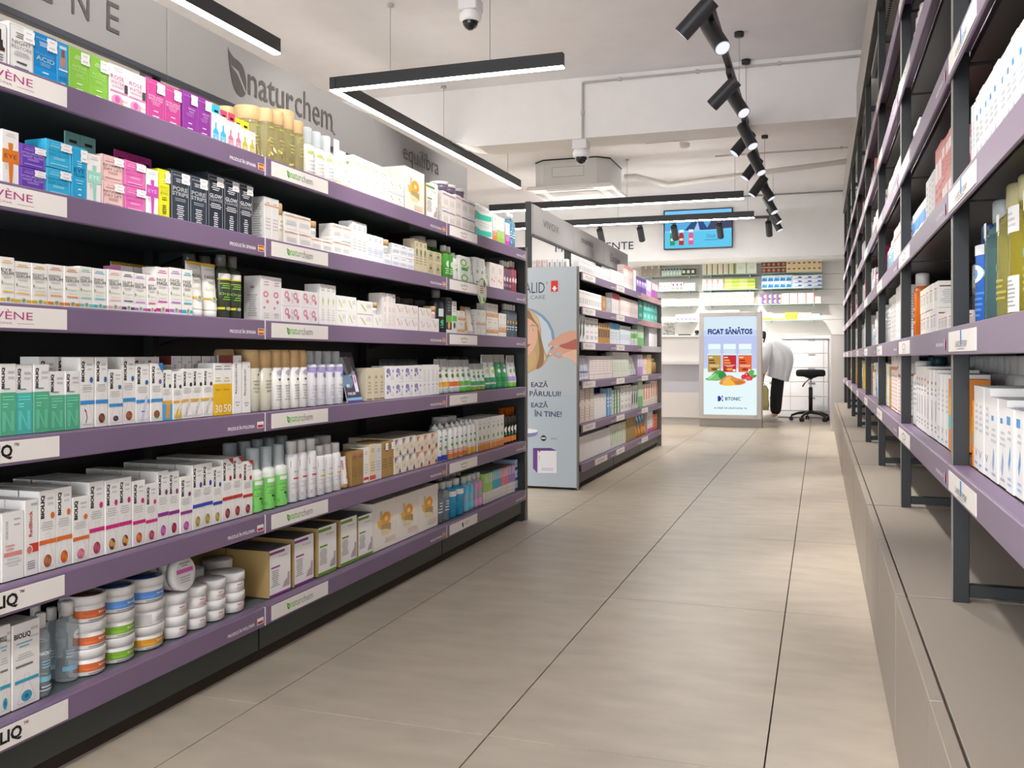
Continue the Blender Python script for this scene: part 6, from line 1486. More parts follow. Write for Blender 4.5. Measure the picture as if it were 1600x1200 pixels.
Grow(3, [(905.5, 921.5, 555, 4, 'g_tbl', 'grey blue tube'), (922, 957, 556, 6, 'g_wpk', 'blush white cream carton'), (957.5, 982.5, 550, 5, 'g_pgr', 'pale green cream carton'), (983, 996, 555, 3, 'g_wt', 'white cream tube'), (996.5, 1004, 554, 2, 'g_lil', 'lilac carton'), (1004.5, 1011, 556, 2, 'g_pk2', 'pink carton with red top'), (1011.5, 1018, 554, 2, 'g_yel', 'yellow carton'), (1018.5, 1026.5, 560, 3, 'g_amb', 'amber syrup bottle')])
Grow(4, [(905.5, 928, 602, 3, 'g_stk', 'beige patch box', {'st': 2}), (928.5, 947.5, 617, 3, 'g_plain', 'plain white carton'), (930, 947, 608, 2, 'g_nvy', 'navy box standing behind', {'sb': .07}), (948, 956, 607, 2, 'g_blu', 'pale blue patch box'), (956.5, 969, 610, 3, 'g_grw', 'white gel carton with green side'), (969.5, 986, 603, 3, 'g_w', 'white box with grey writing', {'st': 2}), (986.5, 997, 603, 3, 'g_bkw', 'white carton with black swirl'), (997.5, 1004, 594, 2, 'g_grn', 'green carton'), (1004.5, 1016, 601, 3, 'g_ow', 'orange and white carton'), (1016.5, 1028, 595, 3, 'g_ow', 'second group orange white carton')])
Grow(5, [(905.5, 954.5, 683, 11, 'g_plain', 'plain white upright carton', {'rows': 2}), (955, 978, 665, 6, 'g_grs', 'green leaf sachet'), (978.5, 993.5, 647, 2, 'g_krf', 'plain brown soap carton'), (994, 1011, 645, 4, 'g_obl', 'blue sun tube with orange cap'), (1011.5, 1020, 644, 2, 'g_wpm', 'white sun box with magenta base'), (1020.5, 1030, 648, 2, 'g_rdo', 'orange sun box')])
# boxes on the back of that gondola seen over the poster
for i in range(9):
    px = 831 + i * 8
    sk = ['g_pk', 'g_w', 'g_grey'][0 if i < 3 else 2]
    Y_ = g0 + .16
    xa, xb = Xof(px, Y_), Xof(px + 7.6, Y_)
    if xb > -1.53:
        break
    o, cat = make(sk, xb - xa - .001, .10, ((xa + xb) / 2, Y_, 1.372), 0)
    o['category'] = cat
    o['group'] = 'boxes above the poster panel'
    PEND.append((o, 'pale box showing over the panel' if i < 3 else 'grey white box showing over panel', 'behind the poster top', px))
# ---------------------------------------------------------------- person bending at the drawers
def skinned(name, vs, es, m, parent, root=0, lv=2, flat_=None):
    me = bpy.data.meshes.new(name)
    me.from_pydata([v[:3] for v in vs], es, [])
    o = bpy.data.objects.new(name, me)
    COL.objects.link(o)
    o.parent = parent
    sk = o.modifiers.new('skin', 'SKIN')
    sk.use_smooth_shade = True
    if not me.skin_vertices:
        me.attributes
    lay = me.skin_vertices[0].data
    for i, v in enumerate(vs):
        r = v[3]
        lay[i].radius = (r, v[4] if len(v) > 4 else r)
        lay[i].use_root = i == root
    sb = o.modifiers.new('smooth', 'SUBSURF')
    sb.levels = lv
    sb.render_levels = lv
    me.materials.append(m)
    return o
PYX, PYY = Xof(1219, 12.45), 12.45
SKIN = mat('d8a98f', 'plastic')
pr = bpy.data.objects.new('person', None)
COL.objects.link(pr)
pr.location = (PYX, PYY, 0)
pr['label'] = 'person in white coat and black trousers bending forward behind the advert box'
pr['category'] = 'person'
# local frame: -x is the way the person leans, y to the side
hx = .0
body = [(hx, 0, .82, .09, .09), (.0, 0, .90, .08, .08), (-.06, 0, .95, .08, .08), (-.12, 0, 1.0, .07, .07), (-.165, 0, 1.05, .045), (-.18, 0, 1.075, .05), (-.195, 0, 1.095, .085), (-.235, 0, 1.065, .082),
        (hx, -.08, .78, .075), (-.035, -.09, .45, .058), (-.055, -.09, .1, .042), (-.10, -.09, .045, .035), (-.18, -.09, .03, .026),
        (hx, .08, .78, .075), (-.045, .09, .45, .058), (-.065, .09, .1, .042), (-.12, .09, .045, .035), (-.20, .09, .03, .026),
        (-.15, -.15, .99, .05), (-.185, -.18, .77, .042), (-.22, -.16, .57, .033), (-.23, -.155, .50, .036, .02),
        (-.15, .15, .99, .05), (-.20, .18, .78, .042), (-.27, .15, .59, .033), (-.285, .145, .52, .036, .02)]
be = [(0, 1), (1, 2), (2, 3), (3, 4), (4, 5), (5, 6), (6, 7), (0, 8), (8, 9), (9, 10), (10, 11), (11, 12), (0, 13), (13, 14), (14, 15), (15, 16), (16, 17), (3, 18), (18, 19), (19, 20), (20, 21), (3, 22), (22, 23), (23, 24), (24, 25)]
hands = []
for (bi, hxx, hy, hz) in ((21, -.23, -.155, .50), (25, -.285, .145, .52)):
    for q, (dx, dy, ln) in enumerate(((-.024, 0, .062), (-.010, 0, .072), (.005, 0, .07), (.019, 0, .055))):
        a = len(body)
        body += [(hxx + dx, hy, hz - .03, .0095), (hxx + dx * 1.1, hy + .004, hz - .03 - ln * .55, .0085), (hxx + dx * 1.0, hy + .014, hz - .03 - ln, .0075)]
        be += [(bi, a), (a, a + 1), (a + 1, a + 2)]
    a = len(body)
    body += [(hxx - .04, hy + .01, hz - .005, .010), (hxx - .048, hy + .022, hz - .045, .0085)]
    be += [(bi, a), (a, a + 1)]
skinned('body', body, be, SKIN, pr)
# the coat is a shell of rings: collar, shoulders, rounded back, hips, flared hem
rings = [(-.185, 1.075, .07, .075, 72), (-.16, 1.062, .085, .14, 64), (-.105, 1.015, .12, .195, 48), (-.045, .945, .147, .21, 28), (-.005, .865, .162, .205, 13), (.005, .78, .165, .205, 4), (-.008, .69, .158, .205, -6), (-.03, .61, .152, .21, -12), (-.04, .56, .152, .215, -16)]
cm = MB()
n = 56
vs = []
for k, (cx_, cz, rx, ry, tilt) in enumerate(rings):
    tl = math.radians(tilt)
    for i in range(n):
        a = 2 * math.pi * i / n
        wv = 1 + .05 * math.sin(5 * a + k * .7) * min(1, k / 4) + .06 * math.sin(11 * a - k * .5) * (k / 8)
        lx, ly = rx * wv * math.cos(a), ry * wv * math.sin(a)
        vs.append((cx_ + lx * math.cos(tl), ly, cz + lx * math.sin(tl)))
fs = [[j_ * n + i, j_ * n + (i + 1) % n, (j_ + 1) * n + (i + 1) % n, (j_ + 1) * n + i] for j_ in range(len(rings) - 1) for i in range(n)]
COATM = mat('eef0f6', 'cloth')
cm.add(vs, [f_[::-1] for f_ in fs], COATM, True)
coat = ob('coat', cm, pr)
so = coat.modifiers.new('thick', 'SOLIDIFY')
so.thickness = .004
sd = coat.modifiers.new('smooth', 'SUBSURF')
sd.levels = sd.render_levels = 1
for sgn, pts in ((-1, [(-.10, -.09, 1.02, .08), (-.14, -.15, .98, .08), (-.18, -.19, .79, .064), (-.215, -.168, .62, .052)]), (1, [(-.10, .09, 1.02, .08), (-.14, .15, .98, .08), (-.195, .19, .80, .064), (-.262, .157, .635, .052)])):
    skinned('sleeve', pts, [(0, 1), (1, 2), (2, 3)], COATM, pr)
skinned('trousers', [(-.02, 0, .68, .08, .08), (-.015, -.08, .61, .085), (-.035, -.09, .45, .088), (-.05, -.09, .22, .080), (-.055, -.09, .085, .074), (-.015, .08, .61, .085), (-.045, .09, .45, .088), (-.06, .09, .22, .080), (-.065, .09, .085, .074)],
        [(0, 1), (1, 2), (2, 3), (3, 4), (0, 5), (5, 6), (6, 7), (7, 8)], mat('1d1f24', 'cloth'), pr)
for y, x in ((-.09, -.05), (.09, -.065)):
    s_ = skinned('shoe', [(x + .035, y, .045, .042), (x - .04, y, .045, .044, .05), (x - .12, y, .035, .036, .046), (x - .185, y, .027, .025, .036)], [(0, 1), (1, 2), (2, 3)], mat('e6e4df', 'plastic'), pr)
    ob('sole', MB().box(x - .205, y - .045, 0, x + .075, y + .045, .014, mat('d9d5cc', 'plastic'), .006), s_)
skinned('hair', [(-.17, 0, 1.09, .09, .09), (-.205, 0, 1.095, .11, .105), (-.24, 0, 1.075, .09)], [(0, 1), (1, 2)], mat('1c1a1a', 'matte'), pr)
fc = MB()
for s in (-1, 1):
    fc.lathe([(0, -.008), (.011, -.003), (.011, .003), (0, .008)], mat('efe9e4', 'gloss'), -.30, s * .032, 1.02, 10)
ob('eyes', fc, pr)['kind'] = 'stuff'
ob('nose', MB().rod((-.315, 0, 1.02), (-.325, 0, .995), .009, SKIN, 8, .013), pr)
ob('mouth', MB().rod((-.305, -.02, .985), (-.305, .02, .985), .005, mat('b5685f', 'plastic'), 8), pr)
for s in (-1, 1):
    ob('ear', MB().lathe([(0, -.022), (.012, -.012), (.014, .006), (0, .022)], SKIN, -.21, s * .086, 1.06, 10), pr)
t = thing('carrier_bag', 'pale yellow bag hanging from the hand of bending person', 'bag', None, (PYX - .215, PYY - .25, .16))
b = MB()
pr_ = [(-.075, -.05, 0), (.075, -.05, 0), (.085, .05, 0), (-.07, .05, 0)]
lv = [(1, 0), (1.06, .06), (.98, .16), (.9, .26), (.72, .315)]
vs = []
for s, z in lv:
    for i, (x, y, _) in enumerate(pr_):
        vs.append((x * s + .006 * math.sin(z * 40 + i * 2), y * (s if z < .3 else .35), z))
fs = [[3, 2, 1, 0]] + [[j * 4 + i, j * 4 + (i + 1) % 4, j * 4 + 4 + (i + 1) % 4, j * 4 + 4 + i] for j in range(4) for i in range(4)]
b.add(vs, fs, mat('d9cf86', 'plastic'), True)
ob('sack', b, t)
ob('handle', MB().path([(-.04, 0, .31), (-.02, .0, .345), (.02, 0, .345), (.045, 0, .31)], .005, mat('cfc57a', 'plastic')), t)
# ---- right wall shelving
LV_ = ['lowest level', 'second level', 'third level', 'fourth level', 'fifth level', 'top level']
ZRT = [z + RHR for z in ZR]
def Rrow(k, bay, items, tiny=False):
    LIM[:] = [PY[bay] + .004, PY[bay + 1] - .028, 99]
    row('R', ZRT[k], f'{LV_[k]}, {order[bay]} right bay', items, tiny=tiny)
BLU = '4f9ad6'
C('r_w', 'dermo_box', 'carton', 'edebe8', [R(.2, .72, .5, .78, BLU), N(.15, .45, .85, .65, 3, 'c5cbd4'), P([(.3, .2), (.5, .4), (.6, .3), (.45, .12)], '9fb9e0'), N(.2, .05, .8, .12, 1, 'b5b8c0')], d=.10, side=[N(.1, .3, .9, .85, 12, '9fb0c4'), R(.1, .88, .9, .93, 'b9d0e6')])  # right-shelf cartons of one kind, contents unknown, told apart by their print
C('r_w2', 'serum_pack', 'carton', 'efedea', [T('V', .4, .2, .5, .09, '9a9aa0'), N(.2, .45, .8, .8, 5, 'c9cdd3'), R(.2, .06, .6, .09, '7fb4e0')], d=.09, side=[N(.1, .2, .9, .85, 14, 'a9b5c4')])
C('r_w3', 'lotion_pack', 'carton', 'eeece9', [R(.15, .8, .6, .9, BLU), P([(.35, .35), (.6, .55), (.65, .4), (.45, .25)], '6fa4dc'), N(.2, .6, .8, .75, 2, 'c0c8d2'), N(.2, .06, .8, .2, 2, 'a9c4e0')], d=.12, side=[N(.1, .5, .9, .9, 8, '9fb9cc'), R(.05, .3, .95, .45, 'd3e0ea')])
C('r_red', 'balm_pack', 'carton', 'ebe8e4', [R(.35, .78, .65, .82, 'd2504a'), N(.2, .6, .8, .74, 2, '9a98a0'), P([(.35, .25), (.6, .25), (.6, .55), (.35, .55)], 'c3bccb'), N(.3, .08, .7, .2, 2, '8f8d94')], d=.10, side=[N(.1, .2, .9, .85, 10, 'd3d0ce')])
C('r_stk', 'soap_pack', 'carton', 'e6e2da', [R(.2, .72, .8, .76, 'b5605a'), N(.2, .3, .8, .65, 6, 'b5b2ae')], d=.06, side=[R(.08, .78, .7, .83, '7a3f44'), N(.1, .15, .9, .7, 8, 'b0adb0'), R(.75, 0, 1, 1, 'e0c3b4')])
C('r_blu', 'drops_pack', 'carton', 'dfe6ee', [R(0, 0, 1, .55, '4f8fd0'), N(.2, .62, .8, .9, 3, 'a9b9cc')], d=.05, side=[R(0, 0, 1, .3, '8fb4dc')])
C('r_pnk', 'mask_pack', 'carton', 'd98a84', [R(.1, .55, .9, .8, 'efe0dc'), N(.1, .1, .9, .5, 4, 'c0605a')], d=.07, side=[R(.1, .3, .9, .7, 'ecd6d2'), N(.1, .05, .9, .25, 3, 'b85a54')])
C('r_gry', 'cream_pack', 'carton', 'd6d4d0', [N(.2, .1, .8, .9, 8, 'b5b3b0')], d=.07, side=[N(.1, .1, .9, .9, 10, 'b0aeac')])
C('r_or', 'slim_box', 'carton', 'dd8a3a', [R(0, .3, 1, .5, '6fc0b8'), R(0, .5, 1, .75, 'e0b04a')], d=.08)
C('r_ors', 'gel_pack', 'carton', 'ebe4de', [R(0, .72, 1, .78, 'd9704f'), N(.2, .1, .8, .65, 8, 'd9a090'), R(.1, .04, .9, .07, 'd9704f')], d=.08, side=[R(0, .75, 1, .8, 'd9704f'), N(.1, .1, .9, .6, 6, 'c9c0ba')])
C('r_must', 'oil_pack', 'carton', 'b8973f', [N(.2, .2, .8, .8, 6, '8f7430')], d=.07)
C('r_yel', 'sun_box', 'carton', 'e3c02a', [N(.2, .2, .8, .7, 4, 'c9a41a'), R(0, .85, 1, 1, 'e9e3c9')], d=.07)
C('r_mag', 'mask_pack', 'carton', 'b83a5e', [N(.2, .2, .8, .7, 4, 'd98aa4')], d=.07)
C('r_brd', 'back_box', 'carton', '7a2f2a', [N(.1, .2, .9, .8, 4, '94443c')], d=.06)
B('r_ylb', 'cap', 'shower_oil_bottle', 'bottle', ('e6dc84', 'e3dca8'), [R(.1, .66, .6, .78, 'eef0f2'), R(.1, .62, .35, .67, '4fb0e0'), E(.4, .4, .12, .03, '6fb0a8'), N(.2, .15, .8, .32, 4, 'b0a440')], fin='liquid', sy=.62)
B('r_ylb2', 'cap', 'shower_oil_bottle', 'bottle', ('e3d65c', 'e3dca8'), [R(.2, .60, .8, .78, 'ecebea'), N(.25, .63, .75, .75, 3, 'c5c5c8'), R(.1, .05, .8, .3, 'eae8e6'), N(.15, .08, .75, .28, 7, '9a9a98')], fin='liquid', sy=.62)
B('r_blb', 'cap', 'atopic_gel_bottle', 'bottle', ('2a63b8', '34508c'), [R(.2, .7, .9, .8, 'e6e9ee'), E(.5, .52, .36, .09, 'e9eef2'), E(.5, .52, .16, .05, '5fa4dc'), N(.1, .08, .9, .35, 5, '4f86d0')], fin='gloss', sy=.62)
B('r_teb', 'cap', 'micellar_bottle', 'bottle', ('86b0b0', 'c5cdc9'), [R(.1, .7, .6, .82, 'eceeee'), E(.4, .42, .16, .035, '4fb4d8')], fin='liquid', sy=.62)
B('r_orb', 'fat', 'sun_lotion_bottle', 'bottle', ('cf6a1e', 'd6d2cd'), [N(.3, .2, .7, .5, 3, 'e09a4a')], fin='gloss', sy=.62)
B('r_wb', 'fat', 'cleanser_bottle', 'bottle', ('e3e3e2', 'd9d9d8'), [N(.2, .3, .8, .6, 4, 'b5b8bc'), E(.4, .65, .12, .03, '4f5f9a')])
B('r_wb2', 'cap', 'cleanser_bottle', 'bottle', ('d9e0e4', 'e3e3e2'), [R(.1, .3, .9, .5, '8fb9d0'), N(.2, .55, .8, .65, 2, 'a9b5bc')])
B('r_teal', 'fat', 'hair_bottle', 'bottle', ('2a6f78', '1f5a62'), fin='gloss')
B('r_spr', 'fat', 'thermal_spray', 'can', ('d9dfe4', 'd6d0c9'), [N(.3, .55, .8, .65, 2, '9a86a8'), R(.55, .62, .8, .7, '4a4a90'), N(.2, .2, .7, .4, 3, 'b5c0c9')])
# first bay, beside the photographer
Rrow(0, 0, [(1513, 1519, 0, 1, 'r_or', 'thin orange box beside the post', {'h': .135}), (1519.5, 1546, 0, 3, 'r_w2', 'tall white box with grey V', {'h': .165}), (1546.5, 1571, 0, 2, 'r_w', 'white box with blue square', {'h': .150}), (1571.5, 1597, 0, 2, 'r_w3', 'white box with blue drop', {'h': .138}), (1597.5, 1640, 0, 3, 'r_w', 'low white box at picture edge', {'h': .118}), (1640.5, 1720, 0, 4, 'r_w3', 'low white box with blue drop', {'h': .115}),
             (1512, 1600, 0, 3, 'r_must', 'mustard box behind the white row', {'h': .19, 'sb': .205}), (1546, 1640, 0, 4, 'r_gry', 'grey box behind the white row', {'h': .165, 'sb': .125})])
Rrow(1, 0, [(1518, 1531, 0, 1, 'r_blb', 'bright blue bottle with white label', {'h': .20, 'w': .082}), (1531.5, 1547, 0, 1, 'r_teb', 'teal bottle beside the blue one', {'h': .23, 'w': .098}), (1547.5, 1566, 0, 1, 'r_ylb', 'yellow oil bottle with blue square', {'h': .24, 'w': .105}), (1566.5, 1587, 0, 1, 'r_ylb2', 'yellow oil bottle with barcode label', {'h': .235, 'w': .10}), (1587.5, 1618, 0, 1, 'r_ylb', 'large yellow oil bottle at picture edge', {'h': .245, 'w': .12}), (1618.5, 1700, 0, 3, 'r_ylb2', 'yellow oil bottle beyond picture edge', {'h': .25}),
             (1535, 1610, 0, 3, 'r_ylb', 'yellow oil bottle standing behind', {'h': .262, 'sb': .09}), (1512, 1530, 0, 1, 'r_gry', 'grey carton behind blue bottle', {'h': .12, 'sb': .16})])
Rrow(2, 0, [(1514, 1522, 0, 2, 'r_w2', 'slim white box beside the post', {'h': .165}), (1522.5, 1600, 0, 9, 'r_w', 'white box with blue square', {'h': .17}), (1600.5, 1720, 0, 8, 'r_w', 'white box beyond the picture edge', {'h': .172}), (1516, 1640, 0, 5, 'r_brd', 'dark red box at the back', {'h': .20, 'sb': .24})])
Rrow(3, 0, [(1505, 1531, 0, 3, 'r_w2', 'tall white box beside the post', {'h': .2}), (1532, 1720, 0, 14, 'r_w', 'white box with blue square', {'h': .19}), (1516, 1700, 0, 6, 'r_brd', 'dark red box at the back', {'h': .22, 'sb': .24})])
Rrow(4, 0, [(1515, 1720, 0, 14, 'r_w3', 'white box with blue drop', {'h': .17})])
# second bay
Rrow(0, 1, [(1420, 1430, 0, 1, 'r_wb', 'white bottle with grey cap', {'h': .21}), (1430.5, 1447, 0, 2, 'r_red', 'white box with red mark', {'h': .195}), (1447.5, 1463, 0, 2, 'r_red', 'shorter white box with red mark', {'h': .188}), (1463.5, 1481, 0, 2, 'r_w2', 'white box with grey V', {'h': .18}), (1481.5, 1488, 0, 1, 'r_or', 'thin orange box beside the post', {'h': .17}), (1422, 1488, 0, 4, 'r_wb', 'pale bottle standing behind', {'h': .225, 'sb': .13}), (1420, 1490, 0, 5, 'r_brd', 'dark red box at back', {'h': .22, 'sb': .24})])
Rrow(1, 1, [(1421, 1436, 0, 1, 'r_orb', 'orange bottle with white cap', {'h': .215, 'w': .09}), (1437, 1463, 0, 5, 'r_stk', 'small white stacked box', {'h': .142, 'st': 2}), (1464, 1486, 0, 4, 'r_stk', 'low white box beside the stack', {'h': .05}), (1455, 1468, 0, 1, 'r_gry', 'grey carton behind the stack', {'h': .19, 'sb': .10}), (1426, 1490, 0, 4, 'r_gry', 'dark carton at the back', {'h': .16, 'sb': .2})])
Rrow(2, 1, [(1420, 1424, 0, 1, 'r_wb', 'white bottle with grey cap', {'h': .17}), (1424.5, 1445, 0, 5, 'r_blu', 'small white and blue box', {'h': .125, 'st': 2}), (1445.5, 1459, 0, 2, 'r_gry', 'tall grey box', {'h': .165}), (1459.5, 1470, 0, 1, 'r_pnk', 'salmon box', {'h': .21}), (1470.5, 1486, 0, 2, 'r_pnk', 'stacked salmon box', {'h': .2, 'st': 2})])
Rrow(3, 1, [(1420, 1426, 0, 1, 'r_ors', 'cream box beside the post', {'h': .07}), (1426.5, 1436, 0, 2, 'r_w2', 'white box with grey V', {'h': .12}), (1436.5, 1487, 0, 8, 'r_w', 'white box with blue square', {'h': .085}), (1430, 1445, 0, 1, 'r_blu', 'blue box behind the white ones', {'h': .13, 'sb': .105, 'w': .07})])
Rrow(4, 1, [(1420, 1434, 0, 1, 'r_spr', 'tall white spray can', {'h': .215}), (1462, 1488, 0, 4, 'r_w3', 'white box with blue drop', {'h': .16}), (1435, 1461, 0, 4, 'r_w', 'low white box with blue square', {'h': .06})])
Rrow(5, 1, [(1421, 1487, 0, 8, 'r_gry', 'pale grey box', {'h': .1})])
# third bay
Rrow(0, 2, [(1383, 1388, 0, 1, 'r_w2', 'white box beside the post', {'h': .19}), (1388.5, 1392, 0, 1, 'r_must', 'mustard box', {'h': .18}), (1392.5, 1402, 0, 2, 'r_ors', 'white box with orange stripe', {'h': .235}), (1402.5, 1407, 0, 1, 'r_ors', 'second white box, orange stripe', {'h': .2}), (1382, 1406, 0, 3, 'r_teal', 'teal capped bottle behind', {'h': .225, 'sb': .1})])
Rrow(1, 2, [(1382, 1390, 0, 2, 'r_wb', 'white bottle with rounded cap', {'h': .21}), (1390.5, 1399, 0, 2, 'r_gry', 'grey box', {'h': .2}), (1399.5, 1406, 0, 1, 'r_w2', 'tall white box beside the near post', {'h': .22})])
Rrow(2, 2, [(1381, 1390, 0, 3, 'r_wb2', 'slim blue and white bottle', {'h': .19}), (1390.5, 1396, 0, 1, 'r_wb2', 'tall blue and white bottle', {'h': .21}), (1396.5, 1406, 0, 2, 'r_ors', 'cream box with orange stripe', {'h': .18})])
Rrow(3, 2, [(1381, 1384, 0, 1, 'r_blu', 'blue and white box', {'h': .11}), (1384.5, 1406, 0, 7, 'r_w2', 'white box with grey V', {'h': .15}), (1388, 1400, 0, 1, 'r_wb', 'pale bottle behind', {'h': .19, 'sb': .1})])
Rrow(4, 2, [(1381, 1388, 0, 1, 'r_spr', 'white spray bottle with violet mark', {'h': .17}), (1388.5, 1406, 0, 5, 'r_ors', 'cream box with orange stripe', {'h': .16})])
# the bays farther on: a stock of bottles and cartons, each facing its own thing
NM = {'r_w': 'white box with blue square', 'r_w2': 'white box with grey V', 'r_wb': 'white bottle with grey cap', 'r_blu': 'white and blue box', 'r_yel': 'yellow sun box', 'r_ors': 'cream box with orange stripe', 'r_gry': 'pale grey box', 'r_mag': 'magenta box', 'r_teal': 'teal bottle', 'r_wb2': 'blue and white bottle', 'r_pnk': 'salmon box', 'r_must': 'mustard box', 'r_orb': 'orange bottle'}
PAL = {0: ['r_yel', 'r_must', 'r_blu', 'r_w2', 'r_ors', 'r_wb2'], 1: ['r_w2', 'r_wb', 'r_wb2', 'r_gry', 'r_w'], 2: ['r_mag', 'r_w2', 'r_wb', 'r_gry', 'r_blu'], 3: ['r_blu', 'r_w', 'r_wb2', 'r_w2', 'r_gry'], 4: ['r_w', 'r_gry', 'r_wb', 'r_pnk'], 5: ['r_w', 'r_gry']}
r3 = random.Random(21)
for bay in range(3, 8):
    for k in range(5 if bay < 6 else 4):
        y = PY[bay + 1] - .03
        end = PY[bay] + .03
        pl_ = f'{LV_[k]}, {order[bay]} right bay'
        while y > end + .1:
            key = r3.choice(PAL[k])
            n = r3.choice([1, 2, 3]) if STY[key][0] == 'C' else r3.choice([1, 2])
            wd = r3.uniform(.05, .075) if STY[key][0] == 'C' else r3.uniform(.055, .07)
            if bay > 5:
                n, wd = 1 if n < 3 else 2, wd * 1.7
            h = r3.uniform(.12, .21)
            for i in range(n):
                if y - wd < end:
                    break
                o, cat = make(key, wd - .001, h, (.292 + r3.uniform(0, .006), y - wd / 2, ZRT[k] + .0002), -math.pi / 2, True)
                o['category'] = cat
                o['group'] = 'products on the ' + pl_
                PEND.append((o, NM[key], pl_, 20 - y))
                y -= wd
            y -= r3.uniform(.004, .02)
# ---- glass shelves on the counter wall
GLS = mat('f0faf6', 'clear')
GED = mat('8fd0b8', 'gloss')
GY = 13.35
GZ = [Zat(427.0, -.9, GY), Zat(451.2, -.9, GY), Zat(475.5, -.9, GY), Zat(500.5, -.9, GY)]
for ci, (pa, pb, wn) in enumerate(((1003, 1088, 'first'), (1096, 1184, 'middle'), (1190, 1286, 'last'))):
    for k, z in enumerate(GZ):
        xa, xb = Xof(pa, GY), Xof(pb, GY)
        t = thing('glass_shelf', f'clear glass shelf, {ORD[k]} from top, in {wn} column above counter', 'shelf', None, ((xa + xb) / 2, 13.63, z), group='glass shelves on the counter wall')
        ob('pane', MB().box(-(xb - xa) / 2, -.285, -.008, (xb - xa) / 2, -.002, -.0005, GLS, .001), t)
        ob('edge', MB().box(-(xb - xa) / 2, -.2862, -.008, (xb - xa) / 2, -.2852, -.0005, GED, .0002), t)
        for q in (-.35, .35):
            ob('bracket', MB().box(q * (xb - xa) - .008, -.14, -.03, q * (xb - xa) + .008, -.0005, -.0085, mat('c9c9c9', 'metal')), t)
gen('c_bag', 'gift_bag', 'b5a99c', None, lines='9a8f84', cat='bag')
C('c_bag', 'gift_bag', 'bag', 'aca296', [R(.6, .7, .8, 1.02, 'efeeec'), N(.3, .1, .7, .25, 1, 'd9d3cc')], d=.08)
B('c_drop', 'cap', 'dropper_bottle', 'bottle', ('d3ece2', '1f2726'), [R(0, .1, 1, .5, 'e6f2ec')])
C('c_olv', 'tea_box', 'carton', '4f5a34', [R(.1, .3, .7, .75, 'ecebe4')], d=.07)
C('c_wg', 'vial_pack', 'carton', 'eef0ec', [N(.1, .1, .5, .6, 3, '4a5a50')], d=.07)
C('c_wr', 'vial_pack', 'carton', 'efeceb', [R(.1, .1, .8, .4, 'e0907f'), E(.4, .7, .2, .14, '7a4a9a')], d=.07)
C('c_wp', 'vial_pack', 'carton', 'f0eff0', [N(.4, .3, .8, .5, 1, '9aa9d9')], d=.07)
C('c_wy', 'lozenge_box', 'carton', 'f0ede0', [R(.3, .2, .7, .4, 'ead67a')], d=.07)
C('c_wo', 'lozenge_box', 'carton', 'f0e9e2', [R(.2, .15, .8, .4, 'e0855a')], d=.07)
C('c_mg', 'lozenge_box', 'carton', 'efe6ea', [E(.5, .3, .25, .2, 'b8508a'), E(.4, .6, .2, .14, 'd0a0b8')], d=.07)
C('c_strp', 'tablet_pack', 'carton', 'ece9d9', [R(.75, 0, 1, 1, '9a8a54'), R(.45, .1, .55, .9, 'd9d0a4')], d=.07)
C('c_wgn', 'tablet_pack', 'carton', 'f0f2ea', [R(0, 0, .12, 1, '8fd06a'), N(.3, .4, .8, .6, 2, 'c5d6b5')], d=.07)
C('c_lim', 'effervescent_box', 'carton', 'cfe07a', [R(.5, 0, 1, 1, 'b5d63a'), R(0, .45, 1, .6, 'eef4c9')], d=.07)
C('c_wpa', 'effervescent_box', 'carton', 'f0eee6', [R(.8, .1, 1, .9, 'e0a89a')], d=.07)
C('c_wor', 'tablet_pack', 'carton', 'f2efea', [R(.85, .05, 1, .5, 'e8a44a'), N(.25, .4, .7, .55, 2, 'd0ccc6')], d=.07)
C('c_brn', 'coffee_box', 'carton', '5a4438', [E(.5, .4, .38, .32, 'b06a44'), E(.45, .42, .2, .15, 'd09a74'), R(0, .82, 1, 1, 'c9c0b8')], d=.07)
C('c_crm', 'coffee_box', 'carton', 'ecd9ae', [E(.55, .6, .3, .14, 'b5762e'), E(.6, .62, .15, .08, '6a3f1e')], d=.07)
C('c_bwh', 'throat_box', 'carton', 'dfeef8', [P([(0, .1), (.9, .1), (.95, .7), (.6, .6), (.2, .65)], '2f86d0'), P([(.5, .5), (.95, .75), (.9, .4)], '5fc0e8'), N(.1, .8, .9, .95, 1, 'c9d3d9')], d=.07)
C('c_wav', 'nasal_box', 'carton', 'eef2f8', [P([(0, .1), (1, .3), (1, .65), (.7, .45), (.3, .3)], '6f9ae0'), E(.75, .6, .18, .14, '4a5fb8')], d=.07)
C('c_col', 'kids_box', 'carton', '4a4f9a', [R(0, 0, .15, 1, 'd2503f'), E(.7, .5, .25, .3, 'eee6c9'), R(.85, 0, 1, 1, 'e0963a')], d=.07)
C('c_red', 'tablet_pack', 'carton', 'f4f2ef', [R(.88, 0, 1, 1, 'dd6a4a')], d=.07)
C('c_yba', 'syrup_box', 'carton', 'f0eedb', [R(0, 0, 1, .2, 'e6e04a')], d=.07)
C('c_oba', 'syrup_box', 'carton', 'f2e3dc', [R(0, 0, 1, .3, 'e89a3a')], d=.07)
C('c_ygn', 'syrup_box', 'carton', 'e3dc5a', [R(.3, .2, .7, .8, '9aa83a')], d=.07)
def Wrow(ci, k, items): row('W', GZ[k], f'{ORD[k]} glass shelf, {("first", "middle", "last")[ci]} column', items)
Wrow(0, 0, [(1002, 1032, 415.5, 3, 'c_bag', 'small grey paper bag with white tag'), (1033, 1065, 420, 7, 'c_drop', 'pale bottle with black dropper'), (1065.5, 1087, 419.5, 3, 'c_olv', 'dark olive tea box')])
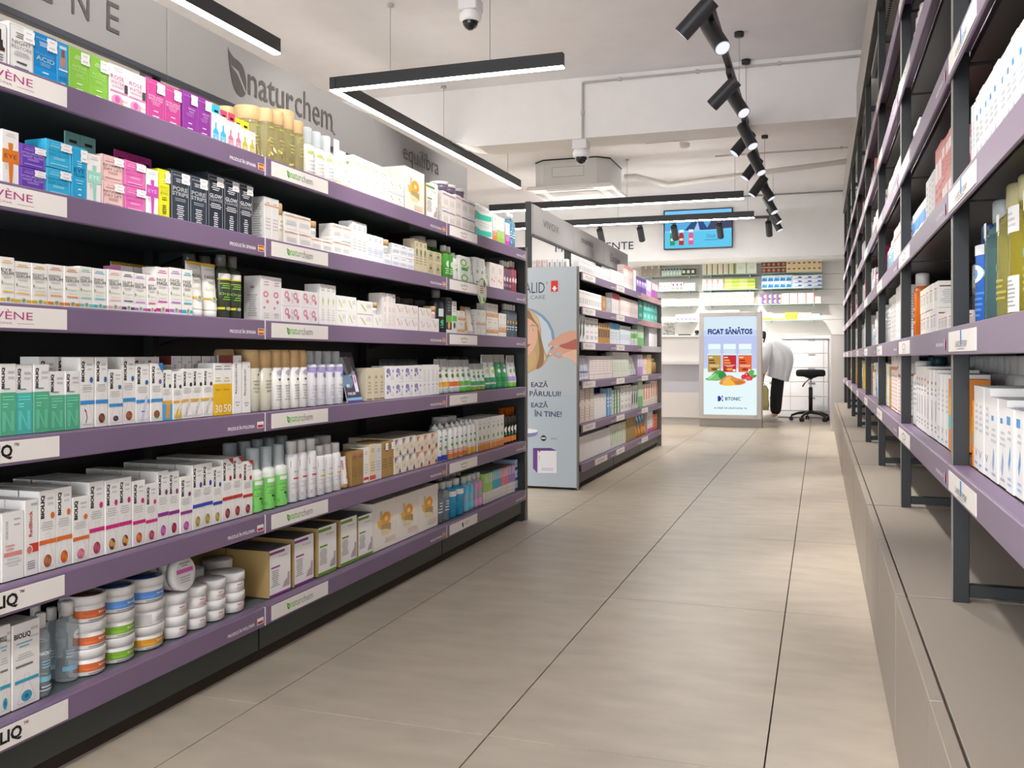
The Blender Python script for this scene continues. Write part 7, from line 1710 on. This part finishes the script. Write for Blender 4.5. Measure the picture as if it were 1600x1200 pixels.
Wrow(0, 1, [(1030, 1049, 441, 3, 'c_wg', 'white pack with dark marks'), (1049.5, 1068, 441, 3, 'c_wr', 'white pack with coral patch'), (1068.5, 1086, 442, 2, 'c_wp', 'plain white pack')])
Wrow(0, 2, [(1034, 1055, 467, 4, 'c_wy', 'white lozenge box with yellow mark'), (1056, 1087, 467, 5, 'c_wo', 'white lozenge box with orange mark')])
Wrow(0, 3, [(1056, 1088, 491, 5, 'c_mg', 'white box with purple berries')])
Wrow(1, 0, [(1097, 1148, 409, 6, 'c_strp', 'cream tablet pack with brown edge'), (1148.5, 1182, 408, 2, 'c_wgn', 'white pack with green edge')])
Wrow(1, 1, [(1097, 1131, 436, 4, 'c_wpa', 'pale effervescent box', {'st': 2}), (1131.5, 1180, 435, 2, 'c_lim', 'long lime yellow box', {'st': 3})])
Wrow(1, 2, [(1098, 1178, 457, 6, 'c_wor', 'white pack with amber corner', {'st': 2})])
Wrow(1, 3, [(1098, 1155, 485, 6, 'c_wpa', 'low pale box behind the advert')])
Wrow(2, 0, [(1190, 1228, 407.5, 5, 'c_brn', 'brown coffee box', {'st': 2}), (1228.5, 1284, 407, 7, 'c_crm', 'cream coffee box', {'st': 2})])
Wrow(2, 1, [(1190, 1237.5, 430, 5, 'c_bwh', 'white and bright blue box', {'st': 2}), (1238, 1284, 430, 3, 'c_wav', 'white box with blue wave', {'st': 3})])
Wrow(2, 2, [(1190, 1221, 459, 4, 'c_col', 'multicoloured kids box', {'st': 2}), (1221.5, 1273, 458, 4, 'c_red', 'white pack with red edge', {'st': 2}), (1273.5, 1284, 463, 1, 'c_red', 'small white pack with red edge')])
Wrow(2, 3, [(1191, 1206, 488, 4, 'c_oba', 'white box with orange base'), (1206.5, 1226, 490, 3, 'c_yba', 'white box with yellow base'), (1226.5, 1246, 488, 4, 'c_ygn', 'yellow green syrup box'), (1247, 1268, 488.5, 4, 'c_wpa', 'pale box with blush edge'), (1268.5, 1281, 490, 2, 'c_wp', 'plain white box')])
finish_labels()
